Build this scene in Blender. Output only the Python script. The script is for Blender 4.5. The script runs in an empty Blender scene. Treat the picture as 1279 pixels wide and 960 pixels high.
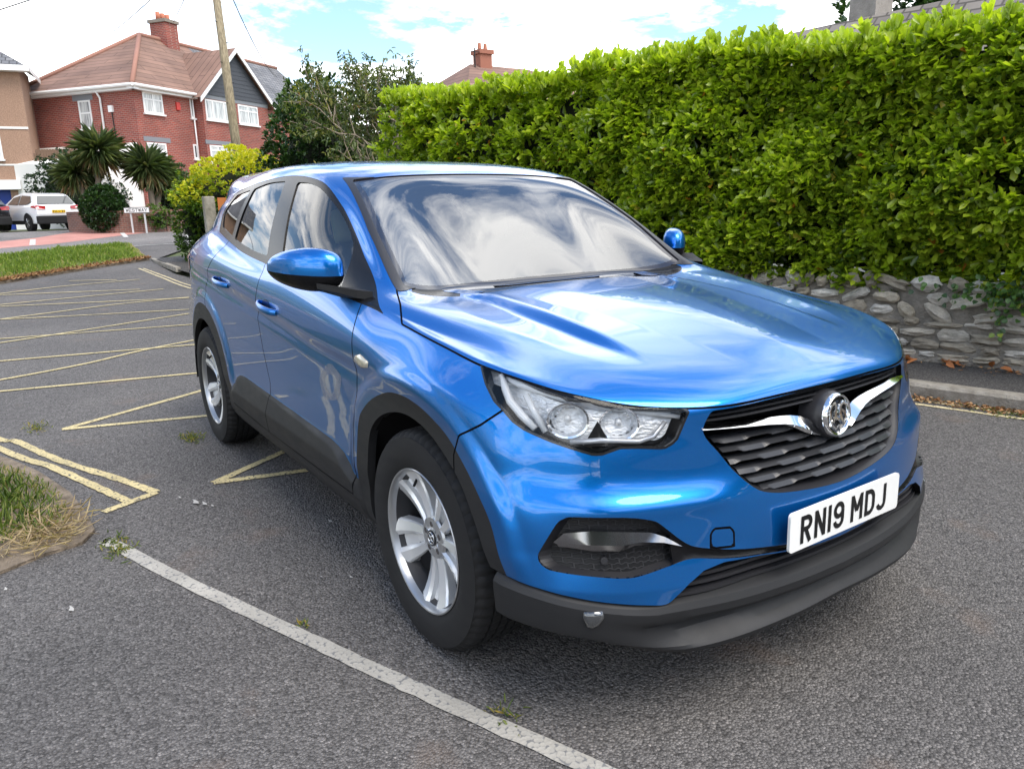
import bpy, bmesh, math, random
import numpy as np
from mathutils import Vector, Matrix
random.seed(7); rng = np.random.default_rng(7)
R_ = math.radians
SC = bpy.context.scene
COL = SC.collection
# ---------------- camera ----------------
cam_d = bpy.data.cameras.new("camera"); cam = bpy.data.objects.new("camera", cam_d); COL.objects.link(cam)
cam_d.sensor_fit = 'HORIZONTAL'; cam_d.sensor_width = 36.0; cam_d.lens = 26.458
cam_d.clip_start = 0.05; cam_d.clip_end = 3000
_R = ((0.56496314, 0.8247961, -0.02297936), (-0.18106486, 0.15109938, 0.97179447), (0.80500445, -0.5448673, 0.23470718))
cam.matrix_world = Matrix(((_R[0][0], _R[1][0], _R[2][0], 1.974), (_R[0][1], _R[1][1], _R[2][1], -1.875), (_R[0][2], _R[1][2], _R[2][2], 1.379), (0, 0, 0, 1)))
SC.camera = cam
# ---------------- light: bright sky with broken cloud, soft sun behind the hedge ----------------
SUN_EL, SUN_AZ = 60.0, 12.0          # azimuth measured from +X (car forward) towards +Y
sd = bpy.data.lights.new("sun", 'SUN'); sd.energy = 1.7; sd.angle = R_(40); sd.color = (1.0, 0.92, 0.80)
sun = bpy.data.objects.new("sun", sd); COL.objects.link(sun)
_d = Vector((math.cos(R_(SUN_EL)) * math.cos(R_(SUN_AZ)), math.cos(R_(SUN_EL)) * math.sin(R_(SUN_AZ)), math.sin(R_(SUN_EL))))
sun.rotation_euler = _d.to_track_quat('Z', 'Y').to_euler(); sun.location = _d * 40
W = bpy.data.worlds.new("World"); SC.world = W; W.use_nodes = True
wt = W.node_tree; wt.nodes.clear()
def wn(t, **k):
    n = wt.nodes.new(t)
    for a, b in k.items(): setattr(n, a, b)
    return n
sky = wn('ShaderNodeTexSky', sky_type='NISHITA', sun_disc=False); sky.sun_elevation = R_(SUN_EL); sky.sun_rotation = R_(90 - SUN_AZ)
sky.air_density = 1.0; sky.dust_density = 0.5; sky.ozone_density = 1.2
tc = wn('ShaderNodeTexCoord'); sep = wn('ShaderNodeSeparateXYZ'); wt.links.new(tc.outputs['Generated'], sep.inputs[0])
zc = wn('ShaderNodeMath', operation='MAXIMUM'); zc.inputs[1].default_value = 0.0; wt.links.new(sep.outputs[2], zc.inputs[0])
za = wn('ShaderNodeMath', operation='ADD'); za.inputs[1].default_value = 0.16; wt.links.new(zc.outputs[0], za.inputs[0])
dx = wn('ShaderNodeMath', operation='DIVIDE'); dy = wn('ShaderNodeMath', operation='DIVIDE')
wt.links.new(sep.outputs[0], dx.inputs[0]); wt.links.new(za.outputs[0], dx.inputs[1]); wt.links.new(sep.outputs[1], dy.inputs[0]); wt.links.new(za.outputs[0], dy.inputs[1])
cmb = wn('ShaderNodeCombineXYZ'); wt.links.new(dx.outputs[0], cmb.inputs[0]); wt.links.new(dy.outputs[0], cmb.inputs[1])
n1 = wn('ShaderNodeTexNoise'); n1.inputs['Scale'].default_value = 1.35; n1.inputs['Detail'].default_value = 12; n1.inputs['Roughness'].default_value = 0.64; n1.inputs['Distortion'].default_value = 0.25
mpc = wn('ShaderNodeMapping'); mpc.inputs['Location'].default_value = (7.7, 0.4, 0); mpc.inputs['Scale'].default_value = (1.0, 0.75, 1)
wt.links.new(cmb.outputs[0], mpc.inputs[0]); wt.links.new(mpc.outputs[0], n1.inputs['Vector'])
cr = wn('ShaderNodeValToRGB'); cr.color_ramp.elements[0].position = 0.49; cr.color_ramp.elements[1].position = 0.615
hz = wn('ShaderNodeMapRange'); hz.inputs['From Min'].default_value = 0.0; hz.inputs['From Max'].default_value = 0.62; hz.inputs['To Min'].default_value = 0.115; hz.inputs['To Max'].default_value = 0.0
wt.links.new(zc.outputs[0], hz.inputs['Value']); ha = wn('ShaderNodeMath', operation='ADD'); wt.links.new(n1.outputs[0], ha.inputs[0]); wt.links.new(hz.outputs[0], ha.inputs[1]); wt.links.new(ha.outputs[0], cr.inputs[0])
n2 = wn('ShaderNodeTexNoise'); n2.inputs['Scale'].default_value = 2.2; n2.inputs['Detail'].default_value = 6
wt.links.new(mpc.outputs[0], n2.inputs['Vector'])
cc = wn('ShaderNodeValToRGB'); cc.color_ramp.elements[0].color = (7.6, 7.8, 8.2, 1); cc.color_ramp.elements[1].color = (12.5, 12.4, 12.2, 1)
cc.color_ramp.elements[0].position = 0.36; cc.color_ramp.elements[1].position = 0.60
wt.links.new(n2.outputs[0], cc.inputs[0])
mx = wn('ShaderNodeMix', data_type='RGBA'); wt.links.new(cr.outputs[0], mx.inputs[0])
skm = wn('ShaderNodeMix', data_type='RGBA', blend_type='MULTIPLY'); skm.inputs[0].default_value = 1; skm.inputs[7].default_value = (0.92, 1.0, 1.04, 1)
wt.links.new(sky.outputs[0], skm.inputs[6])
wt.links.new(skm.outputs[2], mx.inputs[6]); wt.links.new(cc.outputs[0], mx.inputs[7])
bg = wn('ShaderNodeBackground'); bg.inputs[1].default_value = 0.115; wt.links.new(mx.outputs[2], bg.inputs[0])
wo = wn('ShaderNodeOutputWorld'); wt.links.new(bg.outputs[0], wo.inputs[0])
vs = SC.view_settings
SC.display_settings.display_device = 'sRGB'; vs.view_transform = 'Standard'; vs.look = 'None'; vs.exposure = 1.28; vs.gamma = 1.0; vs.use_curve_mapping = False
SC.render.engine = 'CYCLES'; SC.cycles.use_denoising = True; SC.cycles.max_bounces = 8; SC.cycles.transparent_max_bounces = 12; SC.cycles.caustics_reflective = False; SC.cycles.caustics_refractive = False

# ---------------- object helpers ----------------
def tag(o, label=None, cat=None, group=None, kind=None):
    if label: o['label'] = label
    if cat: o['category'] = cat
    if group: o['group'] = group
    if kind: o['kind'] = kind
    return o
def empty(name, loc=(0, 0, 0), rz=0, **k):
    o = bpy.data.objects.new(name, None); COL.objects.link(o); o.location = loc; o.rotation_euler = (0, 0, rz); o.empty_display_size = 0.2
    return tag(o, **k)
def mesh_obj(name, V, F, mat, parent=None, smooth=False, mi=None):
    me = bpy.data.meshes.new(name)
    me.from_pydata([tuple(map(float, v)) for v in V], [], [tuple(map(int, f)) for f in F])
    for m in (mat if isinstance(mat, (list, tuple)) else [mat]): me.materials.append(m)
    if mi is not None: me.polygons.foreach_set('material_index', np.asarray(mi, dtype=np.int32))
    if smooth: me.polygons.foreach_set('use_smooth', np.ones(len(me.polygons), dtype=bool))
    me.update()
    o = bpy.data.objects.new(name, me); COL.objects.link(o)
    if parent is not None: o.parent = parent
    return o
class MB:
    """collects simple solids; build() links them as one mesh object"""
    def __init__(s): s.V = []; s.F = []; s.M = []; s.cur = 0
    def add(s, V, F, mi=None):
        b = len(s.V); s.V += [tuple(v) for v in V]; s.F += [tuple(b + i for i in f) for f in F]; s.M += [s.cur if mi is None else mi] * len(F); return s
    def box(s, c, d, M=None, bev=0.0):
        x, y, z = d[0] / 2, d[1] / 2, d[2] / 2
        if bev > 0:
            b = min(bev, x * .9, y * .9, z * .9)
            bm = bmesh.new(); bmesh.ops.create_cube(bm, size=1); bmesh.ops.scale(bm, vec=(2 * x, 2 * y, 2 * z), verts=bm.verts)
            bmesh.ops.bevel(bm, geom=bm.edges[:], offset=b, segments=2, affect='EDGES', profile=.6)
            bm.verts.index_update(); V = [v.co.copy() for v in bm.verts]; F = [[v.index for v in f.verts] for f in bm.faces]; bm.free()
        else:
            V = [Vector((i * x, j * y, k * z)) for i in (-1, 1) for j in (-1, 1) for k in (-1, 1)]
            F = [(0, 1, 3, 2), (4, 6, 7, 5), (0, 4, 5, 1), (2, 3, 7, 6), (0, 2, 6, 4), (1, 5, 7, 3)]
        c = Vector(c)
        V = [((M @ v) if M is not None else v) + c for v in V]
        return s.add(V, F)
    def tube(s, pts, r, n=8, caps=True, closed=False):
        pts = [Vector(p) for p in pts]; rs = [float(q) for q in r] if isinstance(r, (list, tuple)) else [float(r)] * len(pts)
        V = []; F = []; m = len(pts); up = None
        for i, p in enumerate(pts):
            a = pts[(i - 1) % m] if (closed or i > 0) else p; b = pts[(i + 1) % m] if (closed or i < m - 1) else p
            t = (b - a).normalized()
            if up is None: up = Vector((0, 0, 1)) if abs(t.z) < .9 else Vector((1, 0, 0))
            u = t.cross(up).normalized(); v = u.cross(t).normalized(); up = v
            for k in range(n):
                q = 2 * math.pi * k / n; V.append(p + rs[i] * (math.cos(q) * u + math.sin(q) * v))
        for i in range(m if closed else m - 1):
            for k in range(n):
                j = (i + 1) % m; F.append((i * n + k, i * n + (k + 1) % n, j * n + (k + 1) % n, j * n + k))
        if caps and not closed: F.append(tuple(range(n))[::-1]); F.append(tuple((m - 1) * n + k for k in range(n)))
        return s.add(V, F)
    def prism(s, poly, o, u, v, n, d):
        """poly 2D extruded: o + x*u + y*v, thickness d along n"""
        o, u, v, n = Vector(o), Vector(u), Vector(v), Vector(n); k = len(poly)
        V = [o + u * a + v * b for a, b in poly] + [o + u * a + v * b + n * d for a, b in poly]
        F = [tuple(range(k))[::-1], tuple(range(k, 2 * k))] + [(i, (i + 1) % k, k + (i + 1) % k, k + i) for i in range(k)]
        return s.add(V, F)
    def quad(s, a, b, c, d): return s.add([a, b, c, d], [(0, 1, 2, 3)])
    def build(s, name, mat, parent=None, smooth=False): return mesh_obj(name, s.V, s.F, mat, parent, smooth, s.M)
def auto_smooth(o, ang=35):
    me = o.data; bm = bmesh.new(); bm.from_mesh(me); bmesh.ops.recalc_face_normals(bm, faces=bm.faces)
    for e in bm.edges:
        e.smooth = not (len(e.link_faces) != 2 or e.calc_face_angle(3.0) > R_(ang))
    for f in bm.faces: f.smooth = True
    bm.to_mesh(me); bm.free(); return o
# ---------------- materials ----------------
def mat(name, col=(.5, .5, .5), rough=.5, metal=0.0, spec=.5, coat=0.0, coat_r=.03, trans=0.0, ior=1.45, alpha=1, emis=None):
    m = bpy.data.materials.new(name); m.use_nodes = True; b = m.node_tree.nodes['Principled BSDF']
    b.inputs['Base Color'].default_value = (*col, 1); b.inputs['Roughness'].default_value = rough; b.inputs['Metallic'].default_value = metal
    b.inputs['Specular IOR Level'].default_value = spec; b.inputs['Coat Weight'].default_value = coat; b.inputs['Coat Roughness'].default_value = coat_r
    b.inputs['Transmission Weight'].default_value = trans; b.inputs['IOR'].default_value = ior; b.inputs['Alpha'].default_value = alpha
    return m
def nd(m, t, **k):
    n = m.node_tree.nodes.new(t)
    for a, b in k.items(): setattr(n, a, b)
    return n
def lk(m, a, b): m.node_tree.links.new(a, b)
def bsdf(m): return m.node_tree.nodes['Principled BSDF']
def coords(m, scale=(1, 1, 1), kind='Object', loc=(0, 0, 0), rot=(0, 0, 0)):
    t = nd(m, 'ShaderNodeTexCoord'); p = nd(m, 'ShaderNodeMapping'); p.inputs['Scale'].default_value = scale; p.inputs['Location'].default_value = loc; p.inputs['Rotation'].default_value = rot
    lk(m, t.outputs[kind], p.inputs[0]); return p.outputs[0]
def noise(m, vec, scale, detail=4, rough=.55, out=0, dist=0):
    n = nd(m, 'ShaderNodeTexNoise'); n.inputs['Scale'].default_value = scale; n.inputs['Detail'].default_value = detail; n.inputs['Roughness'].default_value = rough; n.inputs['Distortion'].default_value = dist
    if vec is not None: lk(m, vec, n.inputs['Vector'])
    return n.outputs[out]
def ramp(m, fac, stops):
    n = nd(m, 'ShaderNodeValToRGB'); e = n.color_ramp.elements
    while len(e) > 2: e.remove(e[-1])
    for i, (p, c) in enumerate(stops):
        if i >= 2: x = e.new(p)
        else: x = e[i]; x.position = p
        x.color = (*c, 1) if len(c) == 3 else c
    lk(m, fac, n.inputs[0]); return n.outputs[0]
def mixc(m, fac, a, b, mode='MIX'):
    n = nd(m, 'ShaderNodeMix', data_type='RGBA', blend_type=mode)
    for s, x in ((0, fac), (6, a), (7, b)):
        if isinstance(x, (int, float)): n.inputs[s].default_value = x
        elif isinstance(x, tuple): n.inputs[s].default_value = (*x, 1) if len(x) == 3 else x
        else: lk(m, x, n.inputs[s])
    return n.outputs[2]
def bump(m, h, strength=.5, dist=.01, to=None):
    n = nd(m, 'ShaderNodeBump'); n.inputs['Strength'].default_value = strength; n.inputs['Distance'].default_value = dist; lk(m, h, n.inputs['Height'])
    lk(m, n.outputs[0], (to or bsdf(m)).inputs['Normal']); return n
# =====================================================================
#  THE CAR'S SKIN: one smooth surface through measured points (x forward, w half width, z up)
# =====================================================================
DECK = [  # rows front to back, columns from the centre line outwards
 [(.782,0,.868),(.775,.20,.868),(.748,.42,.866),(.655,.60,.878),(.552,.725,.908),(.43,.797,.935),(.285,.832,.955)],
 [(.700,0,.925),(.690,.20,.922),(.640,.42,.920),(.52,.61,.936),(.38,.725,.957),(.245,.797,.972),(.12,.842,.980)],
 [(.300,0,1.012),(.300,.20,1.008),(.270,.43,1.003),(.20,.63,1.002),(.08,.742,1.008),(-.03,.805,1.006),(-.12,.846,1.012)],
 [(-.17,0,1.062),(-.17,.21,1.060),(-.17,.44,1.055),(-.19,.66,1.056),(-.27,.785,1.062),(-.30,.828,1.050),(-.31,.849,1.035)],
 [(-.54,0,1.064),(-.53,.22,1.064),(-.50,.46,1.068),(-.42,.700,1.098),(-.525,.762,1.128),(-.50,.826,1.092),(-.50,.860,1.058)],
 [(-.80,0,1.300),(-.80,.22,1.300),(-.79,.44,1.300),(-.72,.655,1.292),(-.845,.700,1.300),(-.87,.798,1.190),(-.90,.868,1.088)],
 [(-1.085,0,1.512),(-1.085,.20,1.512),(-1.09,.39,1.506),(-1.10,.575,1.490),(-1.14,.672,1.463),(-1.17,.780,1.300),(-1.20,.870,1.113)],
 [(-1.50,0,1.585),(-1.50,.20,1.584),(-1.50,.40,1.578),(-1.50,.595,1.556),(-1.58,.678,1.520),(-1.60,.785,1.340),(-1.60,.864,1.140)],
 [(-2.10,0,1.612),(-2.10,.20,1.611),(-2.10,.40,1.603),(-2.10,.60,1.575),(-2.10,.690,1.502),(-2.10,.775,1.355),(-2.10,.842,1.188)],
 [(-2.80,0,1.602),(-2.80,.20,1.600),(-2.78,.40,1.590),(-2.70,.58,1.553),(-2.60,.668,1.462),(-2.55,.748,1.370),(-2.50,.806,1.244)],
 [(-3.22,0,1.545),(-3.22,.18,1.543),(-3.20,.36,1.532),(-3.16,.54,1.48),(-3.02,.625,1.405),(-2.97,.69,1.345),(-2.92,.745,1.268)],
 [(-3.44,0,1.12),(-3.44,.15,1.12),(-3.43,.30,1.125),(-3.42,.45,1.135),(-3.41,.56,1.15),(-3.38,.63,1.17),(-3.33,.70,1.19)],
]
SKF = [  # front columns of the skirt below DECK row 0; rows downwards
 [(.795,0,.80),(.787,.20,.80),(.752,.42,.80),(.680,.60,.806),(.590,.728,.828),(.478,.812,.850),(.350,.858,.870)],
 [(.815,0,.73),(.806,.20,.73),(.768,.42,.73),(.702,.60,.732),(.622,.732,.745),(.515,.820,.765),(.395,.872,.790)],
 [(.835,0,.66),(.825,.20,.66),(.788,.42,.66),(.722,.61,.662),(.648,.738,.670),(.545,.828,.690),(.420,.886,.710)],
 [(.845,0,.59),(.835,.20,.59),(.800,.42,.59),(.734,.62,.592),(.664,.742,.598),(.567,.834,.606),(.435,.894,.620)],
 [(.852,0,.50),(.842,.20,.50),(.808,.42,.50),(.742,.62,.50),(.672,.746,.502),(.577,.837,.508),(.440,.897,.520)],
 [(.852,0,.40),(.842,.20,.40),(.808,.42,.40),(.740,.62,.40),(.668,.746,.402),(.573,.837,.408),(.440,.895,.420)],
 [(.840,0,.30),(.830,.20,.30),(.796,.42,.30),(.728,.62,.30),(.655,.742,.302),(.560,.832,.308),(.425,.888,.320)],
 [(.800,0,.205),(.790,.20,.205),(.755,.42,.205),(.690,.60,.205),(.618,.722,.207),(.522,.812,.212),(.400,.870,.225)],
]
SX = [.15,-.12,-.33,-.55,-.90,-1.25,-1.65,-2.10,-2.55,-2.95,-3.30]
ZC = [.862,.866,.872,.882,.905,.942,.978,1.012,1.062,1.088,1.085]
def side_pt(k, i):   # k 1..8 row, i 0..10 station
    r0 = DECK[i + 1][6]; x = SX[i]; zc = ZC[i]
    z = {1: (r0[2] + zc) / 2 + .004, 2: zc, 3: zc - .075, 4: .69 + (.02 if i > 4 else 0), 5: .54, 6: .42, 7: .32, 8: .255}[k]
    w = {1: .899, 2: .910, 3: .9, 4: .902, 5: .905, 6: .905, 7: .898, 8: .865}[k]
    if i < 3 and k in (2, 3, 4): w += (.003, .002, 0)[i]
    if i == 0 and k == 1: w = .884
    if i == 1 and k == 1: w = .888
    if i == 7: w -= .004 if k < 3 else 0
    if i == 8: w -= {1: .022, 2: .006, 3: .0}.get(k, 0)
    if i == 9: w -= {1: .06, 2: .032, 3: .022, 4: .012, 5: .012}.get(k, .015)
    if i == 10: w -= {1: .13, 2: .10, 3: .09, 4: .08, 5: .085}.get(k, .10)
    if k == 1: x = (x + r0[0]) / 2
    return (x, w, z)
def skin_cage():
    V = []; idx = {}
    def vid(p):
        key = (round(p[0], 5), round(p[1], 5), round(p[2], 5))
        if key not in idx: idx[key] = len(V); V.append(key)
        return idx[key]
    rows = []
    for k in range(9):
        if k == 0: row = list(DECK[0]) + [DECK[i][6] for i in range(1, 12)] + [DECK[11][j] for j in range(5, -1, -1)]
        else:
            row = list(SKF[k - 1]) + [side_pt(k, i) for i in range(11)]
            zr = [.0, 1.10, 1.02, .93, .80, .66, .52, .40, .32][k]; xr = [.0, -3.50, -3.51, -3.52, -3.53, -3.57, -3.58, -3.56, -3.50][k]
            row += [(xr + .07 - .012 * (5 - j), w, zr) for j, w in ((5, .68), (4, .60), (3, .46), (2, .31), (1, .155), (0, 0))]
        rows.append(row)
    F = []
    def quad(a, b, c, d):
        for s in (1, -1):
            q = [vid((p[0], -s * p[1] if p[1] else 0.0, p[2])) for p in (a, b, c, d)]
            F.append(q[::-1] if s == 1 else q)
    for i in range(11):
        for j in range(6): quad(DECK[i][j], DECK[i][j + 1], DECK[i + 1][j + 1], DECK[i + 1][j])
    for k in range(8):
        for p in range(len(rows[0]) - 1): quad(rows[k][p], rows[k + 1][p], rows[k + 1][p + 1], rows[k][p + 1])
    # creases: shoulder line along the side, character line, A-pillar / rail edges
    cre = {}
    def crease(a, b, v):
        for s in (1, -1):
            e = tuple(sorted(vid((p[0], -s * p[1] if p[1] else 0.0, p[2])) for p in (a, b))); cre[e] = v
    for i in range(12): 
        pass
    for p in range(8, 17): crease(rows[2][p], rows[2][p + 1], .45)
    for p in range(0, 8): crease(rows[0][p], rows[0][p + 1], .3)
    for i in range(4, 10): crease(DECK[i][4], DECK[i + 1][4], .35)
    for i in range(3, 11): crease(DECK[i][6], DECK[i + 1][6], .35)
    crease(DECK[4][0], DECK[4][1], .9); crease(DECK[4][1], DECK[4][2], .9); crease(DECK[4][2], DECK[4][3], .8)
    for j in range(4): crease(DECK[6][j], DECK[6][j + 1], .25)
    return np.array(V), F, cre
def catmull(V, F, cre, levels):
    me = bpy.data.meshes.new("tmp"); me.from_pydata([tuple(v) for v in V], [], F)
    at = me.attributes.new("crease_edge", 'FLOAT', 'EDGE')
    for e in me.edges:
        k = tuple(sorted(e.vertices))
        if k in cre: at.data[e.index].value = cre[k]
    o = bpy.data.objects.new("tmp", me); COL.objects.link(o); m = o.modifiers.new("s", 'SUBSURF'); m.levels = levels; m.render_levels = levels; m.use_limit_surface = True; m.quality = 6
    dg = bpy.context.evaluated_depsgraph_get(); dg.update(); ev = o.evaluated_get(dg); em = ev.to_mesh()
    n = len(em.vertices); P = np.empty(n * 3); em.vertices.foreach_get('co', P); P = P.reshape(-1, 3)
    em.calc_loop_triangles(); T = np.empty(len(em.loop_triangles) * 3, dtype=np.int32); em.loop_triangles.foreach_get('vertices', T); T = T.reshape(-1, 3)
    ev.to_mesh_clear(); bpy.data.objects.remove(o); bpy.data.meshes.remove(me)
    return P, T
def vnormals(P, T):
    a, b, c = P[T[:, 0]], P[T[:, 1]], P[T[:, 2]]; n = np.cross(b - a, c - a); N = np.zeros_like(P)
    for k in range(3): np.add.at(N, T[:, k], n)
    return N / np.maximum(np.linalg.norm(N, axis=1, keepdims=True), 1e-12)
_tgt, _F, _cre = skin_cage()
_cage = _tgt.copy()
for _ in range(7):                                   # pull the cage until its smooth surface passes through the measured points
    _P, _T = catmull(_cage, _F, _cre, 1)
    _cage += 0.9 * (_tgt - _P[:len(_tgt)])
SKP, SKT = catmull(_cage, _F, _cre, 4)
def sstep(a, b, x):
    t = np.clip((x - a) / (b - a), 0, 1); return t * t * (3 - 2 * t)
# ---------------- signed distance helpers and mesh cutting ----------------
def sdpoly(q, poly):
    """signed distance to a closed polygon, negative inside; q (n,2)"""
    a = np.asarray(poly, float); b = np.roll(a, -1, 0); best = np.full(len(q), 1e9); ins = np.zeros(len(q), bool)
    for (x0, y0), (x1, y1) in zip(a, b):
        ex, ey = x1 - x0, y1 - y0; L2 = ex * ex + ey * ey
        if L2 < 1e-14: continue
        px, py = q[:, 0] - x0, q[:, 1] - y0; t = np.clip((px * ex + py * ey) / L2, 0, 1)
        best = np.minimum(best, (px - t * ex) ** 2 + (py - t * ey) ** 2)
        if y0 != y1:
            c = ((y0 > q[:, 1]) != (y1 > q[:, 1])) & (q[:, 0] < (x1 - x0) * (q[:, 1] - y0) / (y1 - y0) + x0); ins ^= c
    d = np.sqrt(best); return np.where(ins, -d, d)
def smooth_poly(p, n=4, sharp=()):
    """Catmull-Rom resample of a closed polygon; indices in `sharp` stay corners"""
    p = np.asarray(p, float); m = len(p); out = []
    for i in range(m):
        p0, p1, p2, p3 = p[(i - 1) % m], p[i], p[(i + 1) % m], p[(i + 2) % m]
        if i in sharp: p0 = p1
        if (i + 1) % m in sharp: p3 = p2
        for k in range(n):
            t = k / n; out.append(.5 * ((2 * p1) + (-p0 + p2) * t + (2 * p0 - 5 * p1 + 4 * p2 - p3) * t * t + (-p0 + 3 * p1 - 3 * p2 + p3) * t ** 3))
    return np.array(out)
def cut(P, T, A, f, eps=2e-4):
    """split triangles along f = 0. A: list of per-vertex arrays (interpolated). returns P, T, A, f"""
    f = np.where(np.abs(f) < eps, 0.0, f); s = np.sign(f).astype(int)
    ts = s[T]; cross = (ts.max(1) > 0) & (ts.min(1) < 0)
    if not cross.any(): return P, T, A, f
    C = T[cross]; keep = T[~cross]
    ed = np.sort(np.concatenate([C[:, [0, 1]], C[:, [1, 2]], C[:, [2, 0]]]), 1); ed = ed[s[ed[:, 0]] * s[ed[:, 1]] < 0]
    key = ed[:, 0].astype(np.int64) * len(P) + ed[:, 1]; uk = np.unique(key); ea, eb = (uk // len(P)).astype(int), (uk % len(P)).astype(int)
    t = f[ea] / (f[ea] - f[eb]); n0 = len(P)
    ip = lambda X: np.concatenate([X, X[ea] + (X[eb] - X[ea]) * (t if X.ndim == 1 else t[:, None])])
    P2 = ip(P); A2 = [ip(x) for x in A]; f2 = np.concatenate([f, np.zeros(len(uk))])
    def mid(a, b):
        lo, hi = np.minimum(a, b), np.maximum(a, b); return n0 + np.searchsorted(uk, lo.astype(np.int64) * n0 + hi)
    sc = s[C]; new = []
    zero = (sc == 0).any(1)
    Z = C[zero]; zs = s[Z]
    if len(Z):
        r = np.argmax(zs == 0, 1); Z = np.stack([Z[np.arange(len(Z)), (r + k) % 3] for k in range(3)], 1)
        m = mid(Z[:, 1], Z[:, 2]); new += [np.stack([Z[:, 0], Z[:, 1], m], 1), np.stack([Z[:, 0], m, Z[:, 2]], 1)]
    Q = C[~zero]; qs = s[Q]
    if len(Q):
        lone = np.where(qs.sum(1) > 0, -1, 1); r = np.argmax(qs == lone[:, None], 1)
        Q = np.stack([Q[np.arange(len(Q)), (r + k) % 3] for k in range(3)], 1)
        m1, m2 = mid(Q[:, 0], Q[:, 1]), mid(Q[:, 0], Q[:, 2])
        new += [np.stack([Q[:, 0], m1, m2], 1), np.stack([m1, Q[:, 1], Q[:, 2]], 1), np.stack([m1, Q[:, 2], m2], 1)]
    return P2, np.concatenate([keep] + new), A2, f2

# ---------------- outlines of the panels (side view = x,z ; front view = w,z ; plan = x,w) ----------------
mir = lambda pts: [(-a, b) for a, b in pts[::-1]]
PL = {}
PL['dlo'] = smooth_poly([(-.281,1.033),(-.434,1.054),(-.9,1.092),(-1.377,1.130),(-1.849,1.167),(-2.144,1.206),(-2.52,1.260),(-2.60,1.463),(-2.40,1.486),(-2.163,1.500),(-1.838,1.518),(-1.585,1.523),(-1.359,1.508),(-1.158,1.470),(-.98,1.385),(-.84,1.300),(-.737,1.237),(-.674,1.20),(-.593,1.16),(-.517,1.124),(-.46,1.10),(-.40,1.078)], 4, (0, 6, 7))
PL['glass_front'] = smooth_poly([(-1.455,1.490),(-1.275,1.150),(-.835,1.112),(-.640,1.095),(-.70,1.165),(-.775,1.238),(-.885,1.310),(-1.004,1.378),(-1.162,1.447),(-1.313,1.482)], 4, (0, 1, 3, 5))
PL['glass_rear'] = smooth_poly([(-1.610,1.500),(-1.484,1.172),(-1.774,1.191),(-2.105,1.229),(-2.085,1.478),(-1.84,1.500)], 4, (0, 1, 3, 4))
PL['glass_quarter'] = [(-2.155,1.475),(-2.170,1.240),(-2.455,1.285),(-2.53,1.36),(-2.50,1.455)]
PL['sail'] = [(-.775,1.24),(-.637,1.10),(-.36,1.060),(-.40,1.085),(-.55,1.15),(-.70,1.225)]
PL['clad_front'] = smooth_poly([(-.39,.10),(-.452,.385),(-.444,.45),(-.424,.552),(-.396,.658),(-.358,.706),(-.272,.763),(-.14,.811),(-.026,.824),(.069,.815),(.15,.791),(.23,.757),(.305,.704),(.362,.652),(.428,.577),(.459,.497),(.478,.432),(.52,.30),(.5,.10)], 3, (0, 17, 18))
PL['arch_front'] = smooth_poly([(-.35,.05),(-.365,.35),(-.350,.454),(-.318,.602),(-.275,.673),(-.194,.726),(-.091,.757),(.004,.764),(.108,.747),(.205,.705),(.292,.645),(.350,.570),(.392,.495),(.420,.41),(.435,.30),(.44,.05)], 3, (0, 15))
_c = lambda r, z0=.352, x0=-2.675, a0=-20, a1=200, n=26: [(x0 + r * math.cos(R_(a0 + (a1 - a0) * k / n)), z0 + r * math.sin(R_(a0 + (a1 - a0) * k / n))) for k in range(n + 1)]
PL['clad_rear'] = [(-2.115, .12), (-2.115, .40)] + _c(.505, x0=-2.645, a0=10, a1=190) + [(-3.17, .10)]
PL['arch_rear'] = [(-2.255, .05)] + _c(.410, x0=-2.660, a0=0, a1=180) + [(-3.07, .05)]
PL['sill'] = [(-2.14,.10),(-2.14,.44),(-2.071,.488),(-2.02,.525),(-1.96,.545),(-1.87,.552),(-1.393,.539),(-1.002,.527),(-.70,.517),(-.64,.509),(-.579,.496),(-.480,.443),(-.45,.425),(-.39,.10)]
PL['door_front'] = [(-.439,1.050),(-.425,.98),(-.416,.88),(-.430,.706),(-.462,.47),(-.476,.365),(-1.483,.356),(-1.475,.46),(-1.445,.60),(-1.52,.75),(-1.562,.887),(-1.515,1.0),(-1.475,1.10),(-1.475,1.165),(-.9,1.12),(-.439,1.060)]
PL['door_rear'] = [(-1.475,1.165),(-1.475,1.10),(-1.515,1.0),(-1.562,.887),(-1.52,.75),(-1.445,.60),(-1.475,.46),(-1.483,.356),(-2.12,.375),(-2.19,.53),(-2.33,.70),(-2.50,.80),(-2.55,.86),(-2.54,.95),(-2.42,1.06),(-2.30,1.14),(-2.20,1.225),(-1.85,1.19)]
PL['windscreen'] = smooth_poly([(-.692,1.104),(-.598,1.080),(-.46,1.067),(-.183,1.065),(.183,1.065),(.46,1.067),(.598,1.080),(.692,1.104),(.655,1.297),(.584,1.486),(.363,1.505),(0,1.512),(-.363,1.505),(-.584,1.486),(-.655,1.297)], 4, (0, 7, 9, 13))
PL['pillar_trim'] = [(-.737,1.09),(.737,1.09),(.684,1.29),(.607,1.496),(-.607,1.496),(-.684,1.29)]
PL['bonnet'] = [(.90,-.0),(.783,.0),(.7765,.2),(.75,.42),(.656,.6),(.553,.725),(.431,.797),(.286,.832),(.12,.8425),(-.12,.8465),(-.155,.845),(-.275,.789),(-.413,.734),(-.435,.68),(-.468,.58),(-.495,.44),(-.512,.2),(-.516,0)]
BACK = [(-.516,-.9),(-.516,.0),(-.512,.2),(-.495,.44),(-.468,.58),(-.435,.68),(-.413,.734),(-.275,.789),(-.155,.845),(-.150,.90),(2,.9),(2,-.9)]
HLU = lambda x, w: (w - x) / math.sqrt(2)           # horizontal axis of the view on to the headlight
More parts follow.
